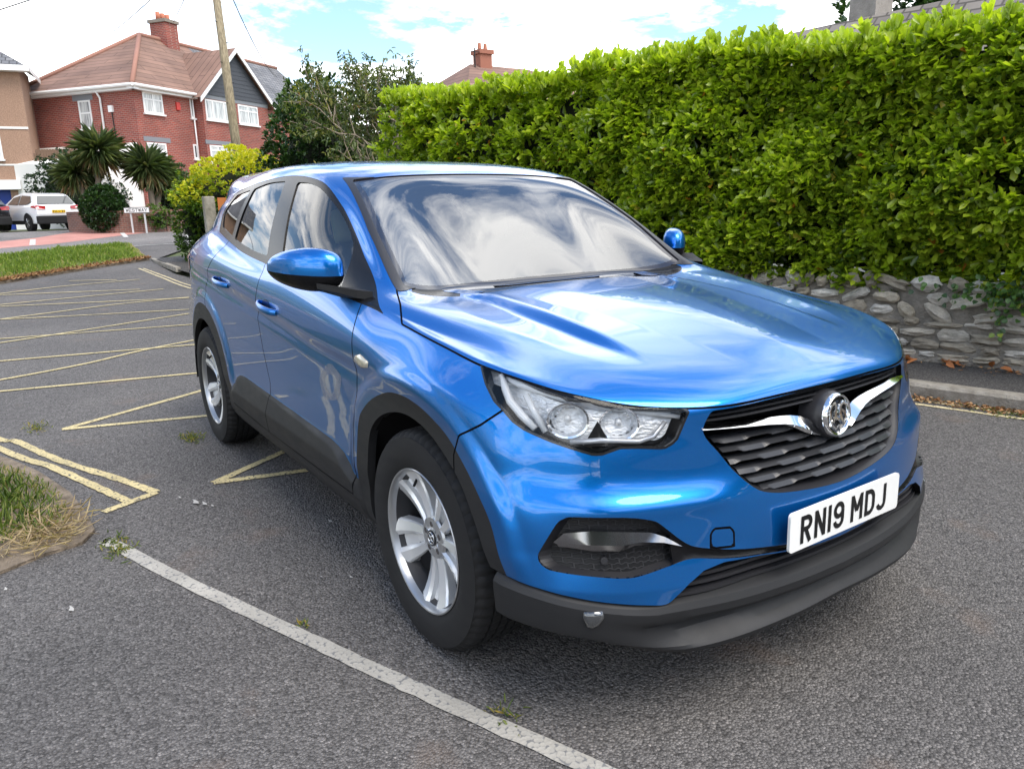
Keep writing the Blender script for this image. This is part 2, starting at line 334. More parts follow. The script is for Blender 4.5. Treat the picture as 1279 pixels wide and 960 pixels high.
_r = [p for p in DECK[0]] + [DECK[i][6] for i in range(1, 5)]
_r = smooth_poly([(HLU(a, b), c) for a, b, c in _r] + [(9, 9)], 10, (0, 10, 11))[:101]
ZR = np.array(_r)
_hl = [(.282,.832,.956),(.324,.845,.912),(.371,.849,.874),(.407,.844,.855),(.440,.839,.833),(.475,.827,.816),(.538,.791,.794),(.595,.748,.775),(.622,.721,.765),(.634,.703,.766),(.654,.662,.780),(.678,.618,.778),(.706,.563,.772),(.713,.542,.781),(.717,.527,.793),(.723,.494,.862),(.655,.604,.95),(.5,.765,1.0),(.30,.84,1.0)]
PL['headlight'] = [(HLU(x, w), z) for x, w, z in _hl]
PL['grille'] = smooth_poly([(.440,.858),(.461,.805),(.420,.745),(.384,.694),(.345,.655),(.30,.630),(.20,.612),(0,.598),(-.20,.612),(-.30,.630),(-.345,.655),(-.384,.694),(-.420,.745),(-.461,.805),(-.440,.858),(-.2,.864),(0,.866),(.2,.864)], 4, (0, 14))
PL['fog'] = smooth_poly([(.852,.507),(.840,.545),(.816,.598),(.802,.614),(.782,.621),(.690,.621),(.625,.607),(.600,.590),(.547,.540),(.500,.518),(.376,.492),(.20,.466),(.20,.450),(.37,.470),(.45,.482),(.53,.496),(.583,.488),(.645,.474),(.692,.467),(.765,.473),(.826,.478),(.844,.485)], 3, (11, 12))
BLUE_LOW = [(.93,.442),(.896,.436),(.871,.430),(.826,.422),(.770,.411),(.687,.397),(.615,.386),(.600,.388),(.581,.405),(.551,.434),(.504,.462),(.443,.472),(.322,.461),(.204,.446),(.1,.438),(0,.436)]
PL['low_front'] = [(1.2,.44)] + BLUE_LOW + [(-a, b) for a, b in BLUE_LOW[::-1][1:]] + [(-1.2,.44),(-1.2,-.2),(1.2,-.2)]
PL['bumper'] = [(.262,.715),(.288,.774),(.352,.812),(.404,.857),(.46,.90),(1.2,.95),(1.2,-.2),(.30,-.2)]
PL['tow'] = [(.476,.512),(.475,.548),(.466,.563),(.417,.558),(.408,.543),(.408,.506)]
PL['tail'] = [(-3.02,1.115),(-3.20,1.16),(-3.6,1.16),(-3.6,.99),(-3.20,.99),(-3.05,1.03)]
PL['hatch'] = [(-3.02,1.60),(-3.33,1.20),(-3.38,.95),(-3.44,.55),(-5,.55),(-5,2)]

def dist_poly_open(q, pl):
    a = np.asarray(pl, float); best = np.full(len(q), 1e9)
    for (x0, y0), (x1, y1) in zip(a[:-1], a[1:]):
        ex, ey = x1 - x0, y1 - y0; px, py = q[:, 0] - x0, q[:, 1] - y0; t = np.clip((px * ex + py * ey) / (ex * ex + ey * ey), 0, 1)
        best = np.minimum(best, (px - t * ex) ** 2 + (py - t * ey) ** 2)
    return np.sqrt(best)
# ---------------- shape the fine surface: bonnet creases, lower lip, flares ----------------
P, T = SKP.copy(), SKT
N = vnormals(P, T); w = np.abs(P[:, 1]); x, z = P[:, 0], P[:, 2]; q_xz = np.stack([x, z], 1); q_wz = np.stack([w, z], 1)
D = np.zeros(len(P))
on_bonnet = sstep(.92, .96, z) * sstep(-.50, -.36, x) * (N[:, 2] > .3)
# central ridge and the two shoulders that run forward from the windscreen and close up before the badge
wc = np.interp(x, [-.26, .098, .331, .491, .70], [.235, .148, .095, .068, .02])
D += on_bonnet * .013 * np.where(w < wc, 1 - .15 * (w / np.maximum(wc, .01)), .85 * np.clip(1 - (w - wc) / .17, 0, 1)) * sstep(.80, .66, x)
wa = np.interp(x, [-.42, -.28, -.08, .08, .315, .546, .66], [.51, .437, .443, .443, .436, .435, .45]); wb = np.interp(x, [-.36, -.04, .14, .37, .49, .57, .66], [.634, .657, .637, .594, .532, .462, .45])
fade = sstep(.54, .28, x) * sstep(-.42, -.25, x)
tt = np.clip((w - wa) / np.maximum(wb - wa, .02), 0, 1)
D += on_bonnet * fade * np.where(w < wa, .007 * np.exp(-(wa - w) / .08), np.where(w < wb, .007 - .021 * np.minimum(tt / .26, 1) + .014 * np.clip((tt - .26) / .74, 0, 1) ** 1.3, 0))
front = sstep(.30, .52, x)
D += front * (.007 * np.exp(-((z - .635) / .026) ** 2) * sstep(.86, .72, w) * sstep(.36, .5, w) - .010 * np.exp(-((z - .70) / .05) ** 2) * sstep(.30, .5, w))
D += front * .020 * np.clip((.515 - z) / .085, 0, 1) * sstep(.30, .52, w) * sstep(.905, .80, w) * (z > .30)
# flare round the arches; plastic edges stand a little prouder
for ar, ce in (('clad_front', (0, .352)), ('clad_rear', (-2.675, .352))):
    sd = sdpoly(q_xz, PL[ar]); m = (w > .6) & (z > .15)
    D += m * sstep(.40, .50, z) * np.where(sd > 0, .012 * (1 - sstep(0.035, .085, sd)), .012)
sd = sdpoly(q_xz, PL['sill']); m = (w > .75) & (z < .6) & (x < -.30) & (x > -2.3)
prof = np.interp(z, [.20, .30, .345, .36, .45, .56], [0, .006, .010, .018, .028, .0])
D += m * np.where(sd < 0, np.minimum(prof, -sd * .8), 0)
# hollow below the character line on the doors
zc = np.interp(x, SX[::-1], ZC[::-1]); D += (w > .75) * (x < -.15) * (x > -3.0) * -.006 * np.exp(-((z - (zc - .05)) / .030) ** 2) * sstep(-.15, -.6, x)
P = P + N * D[:, None]


def fields(P):
    w = np.abs(P[:, 1]); x, y, z = P[:, 0], P[:, 1], P[:, 2]; xz = np.stack([x, z], 1); yz = np.stack([y, z], 1); wz = np.stack([w, z], 1); xw = np.stack([x, w], 1)
    F = {}
    side = (w > .5)
    for k in ('dlo', 'glass_front', 'glass_rear', 'glass_quarter', 'sail'): F[k] = np.where(side & (z > .98), sdpoly(xz, PL[k]), 9)
    for k in ('clad_front', 'arch_front', 'clad_rear', 'arch_rear', 'sill'): F[k] = np.where((w > .6) & (z < .95), sdpoly(xz, PL[k]), 9)
    for k in ('door_front', 'door_rear'): F[k] = np.where(side & (z < 1.55), sdpoly(xz, PL[k]), 9)
    fr = (x < -.30) & (x > -1.30) & (z > 1.03)
    F['windscreen'] = np.where(fr, sdpoly(yz, PL['windscreen']), 9); F['pillar_trim'] = np.where(fr & (w < .8), sdpoly(yz, PL['pillar_trim']), 9)
    u = HLU(x, w); zl = np.interp(u, ZR[:, 0], ZR[:, 1]); back = sdpoly(xw, BACK)
    F['bonnet'] = np.where((z > .80) & (x > -.9), np.maximum(zl - z, back), 9)
    F['headlight'] = np.where((x > .1) & (w > .40) & (z > .70), sdpoly(np.stack([HLU(x, w), z], 1), PL['headlight']), 9)
    for k in ('grille', 'low_front'): F[k] = np.where(x > .30, sdpoly(yz, PL[k]), 9)
    for k in ('fog', 'tow'): F[k] = np.where(x > .45, sdpoly(wz, PL[k]), 9)
    F['bumper'] = np.where(x > .15, sdpoly(xz, PL['bumper']), 9)
    F['tail'] = np.where((x < -2.6) & (w > .45), sdpoly(xz, PL['tail']), 9)
    F['hatch'] = np.where(x < -2.0, sdpoly(xz, PL['hatch']), 9)
    return F
FL = fields(P); KEYS = list(FL); N = vnormals(P, T)
_a, _b, _c3 = P[T[:, 0]], P[T[:, 1]], P[T[:, 2]]; _n = np.cross(_b - _a, _c3 - _a); _n2 = np.maximum((_n ** 2).sum(1), 1e-16)
for k in KEYS:                                       # distances measured along the surface, not in the drawing plane
    f = FL[k]; ft = f[T]; g = (np.cross(_n, _c3 - _b) * ft[:, :1] + np.cross(_n, _a - _c3) * ft[:, 1:2] + np.cross(_n, _b - _a) * ft[:, 2:3]) / _n2[:, None]
    gm = np.linalg.norm(g, axis=1); bad = (ft > 5).any(1); gm[bad] = 1.0; acc = np.zeros(len(P)); cn = np.zeros(len(P))
    for c in range(3): np.add.at(acc, T[:, c], gm); np.add.at(cn, T[:, c], 1)
    FL[k] = np.where(f > 5, 9, f / np.clip(acc / cn, .25, 1.2)); ATT = [N] + [FL[k] for k in KEYS]
def do_cut(k, off=0.0):
    global P, T, ATT
    i = KEYS.index(k) + 1; f = ATT[i] - off
    f = np.where(ATT[i] > 5, 9, f)
    P, T, ATT, f = cut(P, T, ATT, f)
    if off == 0: ATT[i] = np.where(np.abs(ATT[i]) < 3e-4, 0, ATT[i])
GAP = .0032
for k in KEYS: do_cut(k)
for k in ('bonnet', 'door_front', 'door_rear', 'bumper', 'tow', 'hatch'): do_cut(k, GAP); do_cut(k, -GAP)
for k in ('headlight',): do_cut(k, -.006); do_cut(k, -.018); do_cut(k, GAP)
for k in ('dlo',): do_cut(k, -.005); do_cut(k, -.022)
for k in ('windscreen',): do_cut(k, -.028)
N = ATT[0] / np.maximum(np.linalg.norm(ATT[0], axis=1, keepdims=True), 1e-9); FV = {k: ATT[i + 1] for i, k in enumerate(KEYS)}
FT = {k: FV[k][T].sum(1) / 3 for k in KEYS}; ins = {k: FT[k] < 0 for k in KEYS}
w_t = np.abs(P[T][:, :, 1]).mean(1); z_t = P[T][:, :, 2].mean(1); x_t = P[T][:, :, 0].mean(1); y_t = P[T][:, :, 1].mean(1)
label = np.full(len(T), 'body', dtype=object)
label[ins['door_front']] = 'door_front'; label[ins['door_rear']] = 'door_rear'; label[ins['hatch']] = 'hatch'; label[ins['bumper']] = 'bumper'
label[ins['tail']] = 'tail'; label[ins['bonnet']] = 'bonnet'; label[ins['tow'] & (y_t < 0)] = 'tow'
label[ins['sill']] = 'sill'
label[ins['clad_rear'] & ~(ins['sill'] & (x_t > -2.13))] = 'clad_rear'; label[ins['clad_front']] = 'clad_front'
label[ins['headlight'] & ~ins['bonnet']] = 'headlight'
label[(x_t > -.60) & (x_t < -.40) & (w_t < .66) & (z_t > 1.03) & (label == 'body')] = 'cowl'; label[ins['pillar_trim']] = 'pillar'; label[ins['windscreen']] = 'windscreen'
nws = ~(ins['pillar_trim'] | ins['windscreen'])
label[ins['dlo'] & nws] = 'dlo'
for k in ('glass_front', 'glass_rear', 'glass_quarter'): label[ins[k] & nws] = k
for k in ('arch_front', 'arch_rear', 'grille', 'fog', 'low_front'): label[ins[k]] = 'cut'
label[(z_t < .27) & (label == 'body')] = 'body'
# panel gaps: a narrow groove, its floor dark
gapm = np.zeros(len(P), bool); gapt = np.zeros(len(T), bool)
bandok = {'bonnet': ~np.isin(label, ['headlight', 'windscreen', 'pillar', 'dlo', 'cut']), 'bumper': ~np.isin(label, ['headlight', 'bonnet', 'cut']), 'tow': (y_t < 0) & (label != 'cut')}
groove = np.zeros(len(P))
for k in ('bonnet', 'door_front', 'door_rear', 'bumper', 'tow', 'hatch'):
    okt = bandok.get(k, ~np.isin(label, ['dlo', 'glass_front', 'glass_rear', 'glass_quarter', 'cut', 'clad_front', 'windscreen', 'pillar'] + (['clad_rear'] if k != 'hatch' else []))) & (np.abs(FT[k]) < GAP)
    gapt |= okt
    v = np.zeros(len(P), bool); v[T[okt].ravel()] = True; v &= np.abs(FV[k]) < 4e-4; groove[v] = .009
SKV = P.copy(); P = P - N * groove[:, None]
# glass sits slightly inside its frame; window rubber
def region(mask, name, mats, parent, off=0.0, rim=0.0, mi=None, rimmat=0, side=None, thick=0.0):
    """make a mesh object from the triangles of `mask`, with an inward rim along its open edges"""
    if side is not None: mask = mask & ((y_t * side) > 0)
    t = T[mask]; used, inv = np.unique(t, return_inverse=True); t = inv.reshape(-1, 3)
    V = P[used] + N[used] * off; NN = N[used].copy(); n = len(V); F = [tuple(a) for a in t]; M = [0] * len(F) if mi is None else list(mi[mask])
    if rim:
        e = np.concatenate([t[:, [0, 1]], t[:, [1, 2]], t[:, [2, 0]]]); key = np.sort(e, 1); kk = key[:, 0].astype(np.int64) * n + key[:, 1]
        u, ix, cnt = np.unique(kk, return_index=True, return_counts=True); be = e[ix[cnt == 1]]
        bv = np.unique(be); m1 = {v: n + i for i, v in enumerate(bv)}; m2 = {v: n + len(bv) + i for i, v in enumerate(bv)}
        V = np.concatenate([V, V[bv], V[bv] - NN[bv] * rim]); NN = np.concatenate([NN, NN[bv], NN[bv]])
        for a, b in be: F.append((m1[b], m1[a], m2[a], m2[b])); M.append(rimmat)
    me = bpy.data.meshes.new(name); me.from_pydata(V.tolist(), [], [tuple(int(i) for i in f) for f in F])
    for m in mats: me.materials.append(m)
    me.polygons.foreach_set('material_index', np.array(M, dtype=np.int32)); me.polygons.foreach_set('use_smooth', np.array([len(f) == 3 for f in F])); me.update()
    me.normals_split_custom_set_from_vertices(NN.tolist()) if not rim else None
    if rim:
        nl = np.empty(len(me.loops) * 3, dtype=np.float64); vi = np.empty(len(me.loops), dtype=np.int32); me.loops.foreach_get('vertex_index', vi)
        L = NN[vi]; k = 3 * len(t); fn = np.empty(len(me.polygons) * 3); me.polygons.foreach_get('normal', fn); fn = fn.reshape(-1, 3)
        L[k:] = np.repeat(fn[len(t):], 4, axis=0); me.normals_split_custom_set(L.tolist())
    o = bpy.data.objects.new(name, me); COL.objects.link(o)
    if parent is not None: o.parent = parent
    return o
# =====================================================================
#  MATERIALS OF THE CAR
# =====================================================================
def m_paint():
    m = mat('blue metallic paint', (.0005, .155, .51), .30, .80, coat=1.0, coat_r=.02); b = bsdf(m)
    v = nd(m, 'ShaderNodeTexVoronoi'); v.inputs['Scale'].default_value = 1400; lk(m, coords(m), v.inputs['Vector'])
    c = mixc(m, .18, (.0005, .160, .54), v.outputs['Color'], 'SOFT_LIGHT'); lk(m, c, b.inputs['Base Color'])
    n = noise(m, coords(m), 2.2, 2); bump(m, n, .015, .02); b.inputs['Coat IOR'].default_value = 1.5
    return m
PAINT = m_paint()
GAPM = mat('gap', (.004, .004, .005), .9, spec=.1)
GBLACK = mat('gloss black trim', (.007, .007, .008), .22, spec=.25)
def m_plastic(name, c, r=.55):
    m = mat(name, c, r, spec=.42); n = noise(m, coords(m), 900, 2); bump(m, n, .18, .0006)
    rr = ramp(m, noise(m, coords(m, (1, 1, 3)), 7, 5), [(.3, (r - .05,) * 3), (.75, (r + .12,) * 3)]); lk(m, rr, bsdf(m).inputs['Roughness'])
    return m
CLAD = m_plastic('grained grey plastic', (.0155, .016, .0175)); MBLACK = m_plastic('matt black plastic', (.012, .012, .013), .6)
SATIN = mat('satin black plastic', (.022, .022, .025), .34)
CHROME = mat('chrome', (.78, .79, .80), .07, 1.0)
DARKCH = mat('smoked chrome', (.30, .30, .31), .14, 1.0)
WELL = mat('wheel well felt', (.012, .012, .013), .95, spec=.1)
RED = mat('red tail lamp', (.35, .01, .008), .15, coat=1)
def m_glass(name, tint, ior=1.5, k=1.0):
    m = bpy.data.materials.new(name); m.use_nodes = True; nt = m.node_tree; nt.nodes.clear()
    o = nd(m, 'ShaderNodeOutputMaterial'); mx = nd(m, 'ShaderNodeMixShader'); t = nd(m, 'ShaderNodeBsdfTransparent'); g = nd(m, 'ShaderNodeBsdfGlossy'); f = nd(m, 'ShaderNodeFresnel')
    f.inputs['IOR'].default_value = ior; t.inputs[0].default_value = (*tint, 1); g.inputs['Roughness'].default_value = .012
    mm = nd(m, 'ShaderNodeMath', operation='MULTIPLY'); mm.use_clamp = True; mm.inputs[1].default_value = k; lk(m, f.outputs[0], mm.inputs[0])
    lk(m, mm.outputs[0], mx.inputs[0]); lk(m, t.outputs[0], mx.inputs[1]); lk(m, g.outputs[0], mx.inputs[2]); lk(m, mx.outputs[0], o.inputs[0]); return m
WSGLASS = m_glass('windscreen glass', (.42, .52, .56), 1.9, 2.5)
SDGLASS = m_glass('side glass', (.78, .88, .84), 1.7, 1.5); PRGLASS = m_glass('rear side glass', (.42, .50, .48), 1.7, 1.2)
LENS = m_glass('lamp lens', (.97, .98, .99), 1.45, .7)
FRIT = mat('black glass border', (.012, .011, .016), .06, coat=1)

from mathutils.bvhtree import BVHTree
_bv = BVHTree.FromPolygons(SKV.tolist(), T.tolist())
def skx(y, z, off=0.0):
    h = _bv.ray_cast(Vector((3, y, z)), Vector((-1, 0, 0))); return h[0].x + off if h[0] else None
def skn(y, z):
    h = _bv.ray_cast(Vector((3, y, z)), Vector((-1, 0, 0))); n = h[1]; return (h[0], n if n.x > 0 else -n)
def sky_(x, z, s=-1):
    h = _bv.ray_cast(Vector((x, s * 3, z)), Vector((0, -s, 0))); return h[0].y if h[0] else s * .9
car = empty('parked_car', (0, 0, 0), label='bright metallic blue compact SUV parked across the yellow zigzag lines, plate RN19 MDJ', cat='car')
CAR = car
two = lambda k: np.where(gapt, 1, 0)
PM = [PAINT, GAPM]
region(np.isin(label, ['body']), 'body', PM, car, 0, .012, two(0), 1)
region(label == 'bonnet', 'bonnet', PM, car, 0, .014, two(0), 1)
bumper = region(label == 'bumper', 'front_bumper', PM, car, 0, .020, two(0), 1)
region(label == 'tow', 'towing_eye_cover', PM, bumper, 0, .010, two(0), 1)
region(label == 'cowl', 'scuttle_panel', [MBLACK], car, -.004, .012, None, 0)
region(label == 'hatch', 'tailgate', PM, car, 0, .012, two(0), 1)
for s in (-1, 1):
    region(label == 'tail', 'tail_light', [RED, GAPM], car, .003, .012, two(0), 1, side=s)
    region(label == 'clad_front', 'wheel_arch_trim', [CLAD, MBLACK, GAPM], car, 0, .030, np.where(gapt, 2, 0), 0, side=s)
    region(label == 'clad_rear', 'wheel_arch_trim', [CLAD, MBLACK, GAPM], car, 0, .030, np.where(gapt, 2, 0), 0, side=s)
    region((label == 'sill') & ~ins['door_front'] & ~ins['door_rear'], 'sill', [CLAD, GAPM], car, 0, .015, two(0), 1, side=s)
    region(label == 'pillar', 'pillar_trim', [SATIN], car, .002, .008, None, 0, side=s)
    region((label == 'dlo') , 'window_surround', [GBLACK, GAPM], car, -.001, .010, None, 0, side=s)
    for nm, gl in (('door_front', 'glass_front'), ('door_rear', 'glass_rear')):
        d = region(label == nm, 'door', PM, car, 0, .012, two(0), 1, side=s)
        region((label == 'sill') & ins[nm], 'door_cladding', [CLAD, GAPM], d, 0, .012, two(0), 1, side=s)
        region(label == gl, 'window', [SDGLASS if gl == 'glass_front' else PRGLASS], d, -.006, 0, None, 0, side=s)
    region(label == 'glass_quarter', 'quarter_window', [PRGLASS], car, -.005, 0, None, 0, side=s)
mi = np.where(FT['windscreen'] > -.028, 1, 0)
region((label == 'windscreen'), 'windscreen', [WSGLASS, FRIT], car, -.004, 0, mi)
# inner lining, so that the cabin is closed and plain from within
lin = np.isin(label, ['body', 'hatch', 'door_front', 'door_rear', 'dlo', 'pillar']) & (x_t < -.35) & (x_t > -3.3) & (z_t > .45) & ~((label == 'dlo') & (FT['dlo'] > -.001))
LINER = mat('pale grey headlining', (.42, .42, .40), .9)
CABIN = mat('dark grey trim', (.035, .035, .04), .7)
region(lin, 'cabin_lining', [LINER, CABIN], car, -.022, 0, np.where(z_t < 1.12, 1, 0))
# ---------------- wheel wells and floor ----------------
for cx in (.03, -2.66):
    for s in (1, -1):
        g = MB(); n = 20; R = .445
        ar = [(cx + R * math.cos(math.pi * k / n), .345 + R * math.sin(math.pi * k / n)) for k in range(n + 1)]; ar = [(cx + R, .30)] + ar + [(cx - R, .33)]
        V = []; 
        for yy in (.895, .55): V += [(a, s * yy, b) for a, b in ar]
        m_ = len(ar); F = [(i, i + 1, m_ + i + 1, m_ + i) for i in range(m_ - 1)] + [tuple(range(m_, 2 * m_))]
        g.add(V, F); g.build('wheel_well', WELL, car, True)
g = MB(); g.box((-1.3, 0, .30), (3.4, 1.50, .12)); g.box((.45, 0, .33), (.30, 1.1, .16)); g.box((-3.2, 0, .40), (.5, 1.3, .2)); g.build('floor_pan', WELL, car)
g = MB(); g.box((.02, 0, .60), (.75, 1.05, .5)); g.build('engine', WELL, car)
# ---------------- lower front: black chin with two ledges ----------------
pw = np.array([0, .2, .42, .62, .746, .837, .885, .895]); px_ = np.array([.852, .842, .808, .740, .668, .573, .490, .44])
def crm(pts, n):
    pts = np.asarray(pts, float); out = []
    P_ = np.vstack([2 * pts[0] - pts[1], pts, 2 * pts[-1] - pts[-2]])
    for i in range(1, len(P_) - 2):
        for k in range(n):
            t = k / n; p0, p1, p2, p3 = P_[i - 1:i + 3]; out.append(.5 * ((2 * p1) + (-p0 + p2) * t + (2 * p0 - 5 * p1 + 4 * p2 - p3) * t * t + (-p0 + 3 * p1 - 3 * p2 + p3) * t ** 3))
    out.append(pts[-1]); return np.array(out)
half = crm(np.stack([px_, pw], 1), 8); full = np.vstack([half[::-1] * [1, -1], half[1:]])
bl = np.array(BLUE_LOW[::-1])
def chin_profile(w):
    zb = float(np.interp(w, bl[:, 0], bl[:, 1]))
    if w < .615: zb = .388
    A = [(-.05,.392),(-.002,.391),(.016,.384),(.024,.366),(.022,.345),(.012,.330),(-.018,.322),(-.014,.296),(.004,.276),(.024,.264),(.031,.256),(.025,.240),(-.06,.228)]
    bt = float(np.interp(w, [.55, .70, .78, .90], [.242, .270, .290, .300])); hh = zb - .03 - bt
    B = [(-.02,zb),(.010,zb),(.024,zb-.010),(.031,zb-.022),(.031,zb-.03-.1*hh),(.030,zb-.03-.2*hh),(.029,zb-.03-.35*hh),(.027,zb-.03-.5*hh),(.026,zb-.03-.65*hh),(.022,zb-.03-.8*hh),(.012,bt+.012),(-.01,bt),(-.09,bt-.006)]
    kc = max(0.0, 1 - w / .55); A = [(a - (.010 * kc if q > 7 else 0), z + (.020 * kc if q > 6 else 0)) for q, (a, z) in enumerate(A)]
    t = float(sstep(.46, .74, w)); e = float(sstep(.80, .895, w)); return [(a[0] * (1 - t) + b[0] * t - .012 * e, a[1] * (1 - t) + b[1] * t) for a, b in zip(A, B)]
V = []; F = []; npf = 13
for i, (a, b) in enumerate(full):
    t = full[min(i + 1, len(full) - 1)] - full[max(i - 1, 0)]; n = np.array([t[1], -t[0]]); n /= np.linalg.norm(n)
    for o_, z_ in chin_profile(abs(b)): V.append((a + n[0] * o_, b + n[1] * o_, z_))
for i in range(len(full) - 1):
    for k in range(npf - 1): F.append((i * npf + k, i * npf + k + 1, (i + 1) * npf + k + 1, (i + 1) * npf + k))
ch = mesh_obj('chin_spoiler', V, F, CLAD, bumper, True); auto_smooth(ch, 24)
# lower intake: backing and three slim slats
def bar(mb, ys, z, depth, th, dz=0, back=.03):
    V = []; 
    for y in ys:
        x0 = skx(y, z + .03 if z < .44 else z) - depth
        V += [(x0 - back, y, z + th / 2), (x0, y, z + th / 2 - dz), (x0, y, z - th / 2 - dz), (x0 - back, y, z - th / 2)]
    n = len(ys); F = []
    for i in range(n - 1):
        for k in range(4): F.append((4 * i + k, 4 * i + (k + 1) % 4, 4 * i + 4 + (k + 1) % 4, 4 * i + 4 + k))
    F += [(0, 1, 2, 3)[::-1], tuple(4 * (n - 1) + k for k in range(4))]; mb.add(V, F)
lg = MB()
for z_ in (.448, .425, .402): bar(lg, np.linspace(-.60, .60, 31), z_, .018, .009, .003, .05)
li = lg.build('lower_intake', SATIN, bumper)
V = []; ys = np.linspace(-.62, .62, 25)
for y in ys: V += [(skx(y, .47) - .07, y, .475), (skx(y, .47) - .07, y, .36)]
mesh_obj('intake_backing', V, [(2 * i, 2 * i + 1, 2 * i + 3, 2 * i + 2) for i in range(24)], GAPM, bumper)
# ---------------- fog lamp pockets ----------------
def m_hex():
    m = mat('honeycomb mesh', (.016, .016, .018), .45); v = nd(m, 'ShaderNodeTexBrick'); v.inputs['Scale'].default_value = 1.0
    v.offset = .5; v.inputs['Brick Width'].default_value = .036; v.inputs['Row Height'].default_value = .0125; v.inputs['Mortar Size'].default_value = .0022; v.inputs['Mortar Smooth'].default_value = .5
    v.inputs['Color1'].default_value = (0, 0, 0, 1); v.inputs['Color2'].default_value = (0, 0, 0, 1); v.inputs['Mortar'].default_value = (1, 1, 1, 1)
    t = nd(m, 'ShaderNodeTexCoord'); s_ = nd(m, 'ShaderNodeSeparateXYZ'); c = nd(m, 'ShaderNodeCombineXYZ'); lk(m, t.outputs['Object'], s_.inputs[0])
    sn = nd(m, 'ShaderNodeMath', operation='SINE'); ml = nd(m, 'ShaderNodeMath', operation='MULTIPLY'); ml.inputs[1].default_value = 2 * math.pi / .018; lk(m, s_.outputs[1], ml.inputs[0]); lk(m, ml.outputs[0], sn.inputs[0])
    ml2 = nd(m, 'ShaderNodeMath', operation='MULTIPLY_ADD'); ml2.inputs[1].default_value = .0016; lk(m, sn.outputs[0], ml2.inputs[0]); lk(m, s_.outputs[2], ml2.inputs[2])
    lk(m, s_.outputs[1], c.inputs[0]); lk(m, ml2.outputs[0], c.inputs[1]); lk(m, c.outputs[0], v.inputs['Vector'])
    bump(m, v.outputs['Color'], 1.0, .006); lk(m, ramp(m, v.outputs['Color'], [(0, (.006, .006, .007)), (1, (.03, .03, .033))]), bsdf(m).inputs['Base Color']); return m
HEX = m_hex()
fogm = ins['fog'] & (x_t > .45) & ~ins['low_front']
blade_top = [(.826,.548),(.806,.574),(.757,.583),(.69,.580),(.626,.573),(.592,.557),(.549,.529)]
blade_bot = [(.818,.537),(.800,.537),(.757,.531),(.70,.529),(.665,.542),(.60,.538),(.549,.527)]
for s in (-1, 1):
    pk = region(fogm, 'fog_lamp_pocket', [HEX], bumper, -.034, 0, side=s)
    # wall of the pocket: outline swept inward, with a satin shelf along its lower edge
    out = [p for p in PL['fog']]; cen = np.array([.70, .54]); V = []; n = len(out)
    for (a, b) in out:
        inn = np.array([a, b]) + (cen - [a, b]) * (0.10 if a > .56 else 0.0)
        p0, n0 = skn(s * a, b); q = skn(s * inn[0], inn[1]); d = .034 if a > .56 else .010
        V += [p0 + n0 * .0005, p0 - n0 * .008, q[0] - q[1] * d]
    F = []
    for i in range(n):
        j = (i + 1) % n
        for k in range(2): F.append((3 * i + k, 3 * j + k, 3 * j + k + 1, 3 * i + k + 1) if s > 0 else (3 * i + k, 3 * i + k + 1, 3 * j + k + 1, 3 * j + k))
    mesh_obj('pocket_rim', V, F, SATIN, bumper, False)
    tb = MB(); V = []      # the thin black band that runs from the pocket to the plate
    band = [(.58, .575, .490), (.56, .552, .493), (.54, .535, .494), (.50, .518, .489), (.44, .503, .4795), (.376, .4925, .470), (.30, .481, .461), (.20, .466, .450)]
    for a, zt, zb2 in band:
        pt, nt_ = skn(s * a, zt); pb, nb = skn(s * a, zb2); V += [pt - nt_ * .006, (pt + pb) / 2 - nt_ * .012, pb - nb * .004]
    F = [(3 * i + k, 3 * i + k + 1, 3 * i + 4 + k, 3 * i + 3 + k) for i in range(len(band) - 1) for k in range(2)]
    mesh_obj('bumper_band', V, F, GBLACK, bumper, True)
    V = []
    for (a, zt), (a2, zb2) in zip(blade_top, blade_bot):
        pt, n1_ = skn(s * a, zt); pb, n2_ = skn(s * a2, zb2); md = pt * .35 + pb * .65
        V += [pt - n1_ * .030, pt - n1_ * .010, md + n1_ * (-.004 if 0 < blade_top.index((a, zt)) else -.018), pb - n2_ * .012, pb - n2_ * .032]
    nb_ = len(blade_top); F = [(5 * i + k, 5 * i + k + 1, 5 * i + 6 + k, 5 * i + 5 + k) for i in range(nb_ - 1) for k in range(4)] + [(0, 1, 2, 3, 4), tuple(5 * (nb_ - 1) + k for k in range(5))]
    bo = mesh_obj('chrome_blade', V, F, DARKCH, bumper, False); auto_smooth(bo, 25)
    # small round fog lamp low in the chin, and the parking sensor in the mesh
    g = MB()
    fl = [(.788,.372),(.786,.386),(.750,.388),(.746,.372),(.756,.350),(.768,.340),(.780,.344)]
    V = []
    for kk, off in ((1.0, .010), (.9, .019), (.55, .022)):
        for a, b in fl:
            aa = .767 + (a - .767) * kk; bb = .366 + (b - .366) * kk; hx = skx(s * min(aa, .86), .42); nn = skn(s * aa, .42)[1]; V.append((hx + nn.x * (off - .004), s * aa + nn.y * (off - .004), bb))
    n = len(fl); F = [(r * n + i, r * n + (i + 1) % n, (r + 1) * n + (i + 1) % n, (r + 1) * n + i) for r in range(2) for i in range(n)] + [tuple(2 * n + i for i in range(n))]
    fo = mesh_obj('fog_lamp', V, F, mat('lamp glass over chrome', (.10, .105, .11), .15, .6, coat=1), bumper, True)
    p0, n0 = skn(s * .735, .508); g.tube([p0 - n0 * .034, p0 - n0 * .020], .009, 16); g.build('parking_sensor', SATIN, bumper, False)
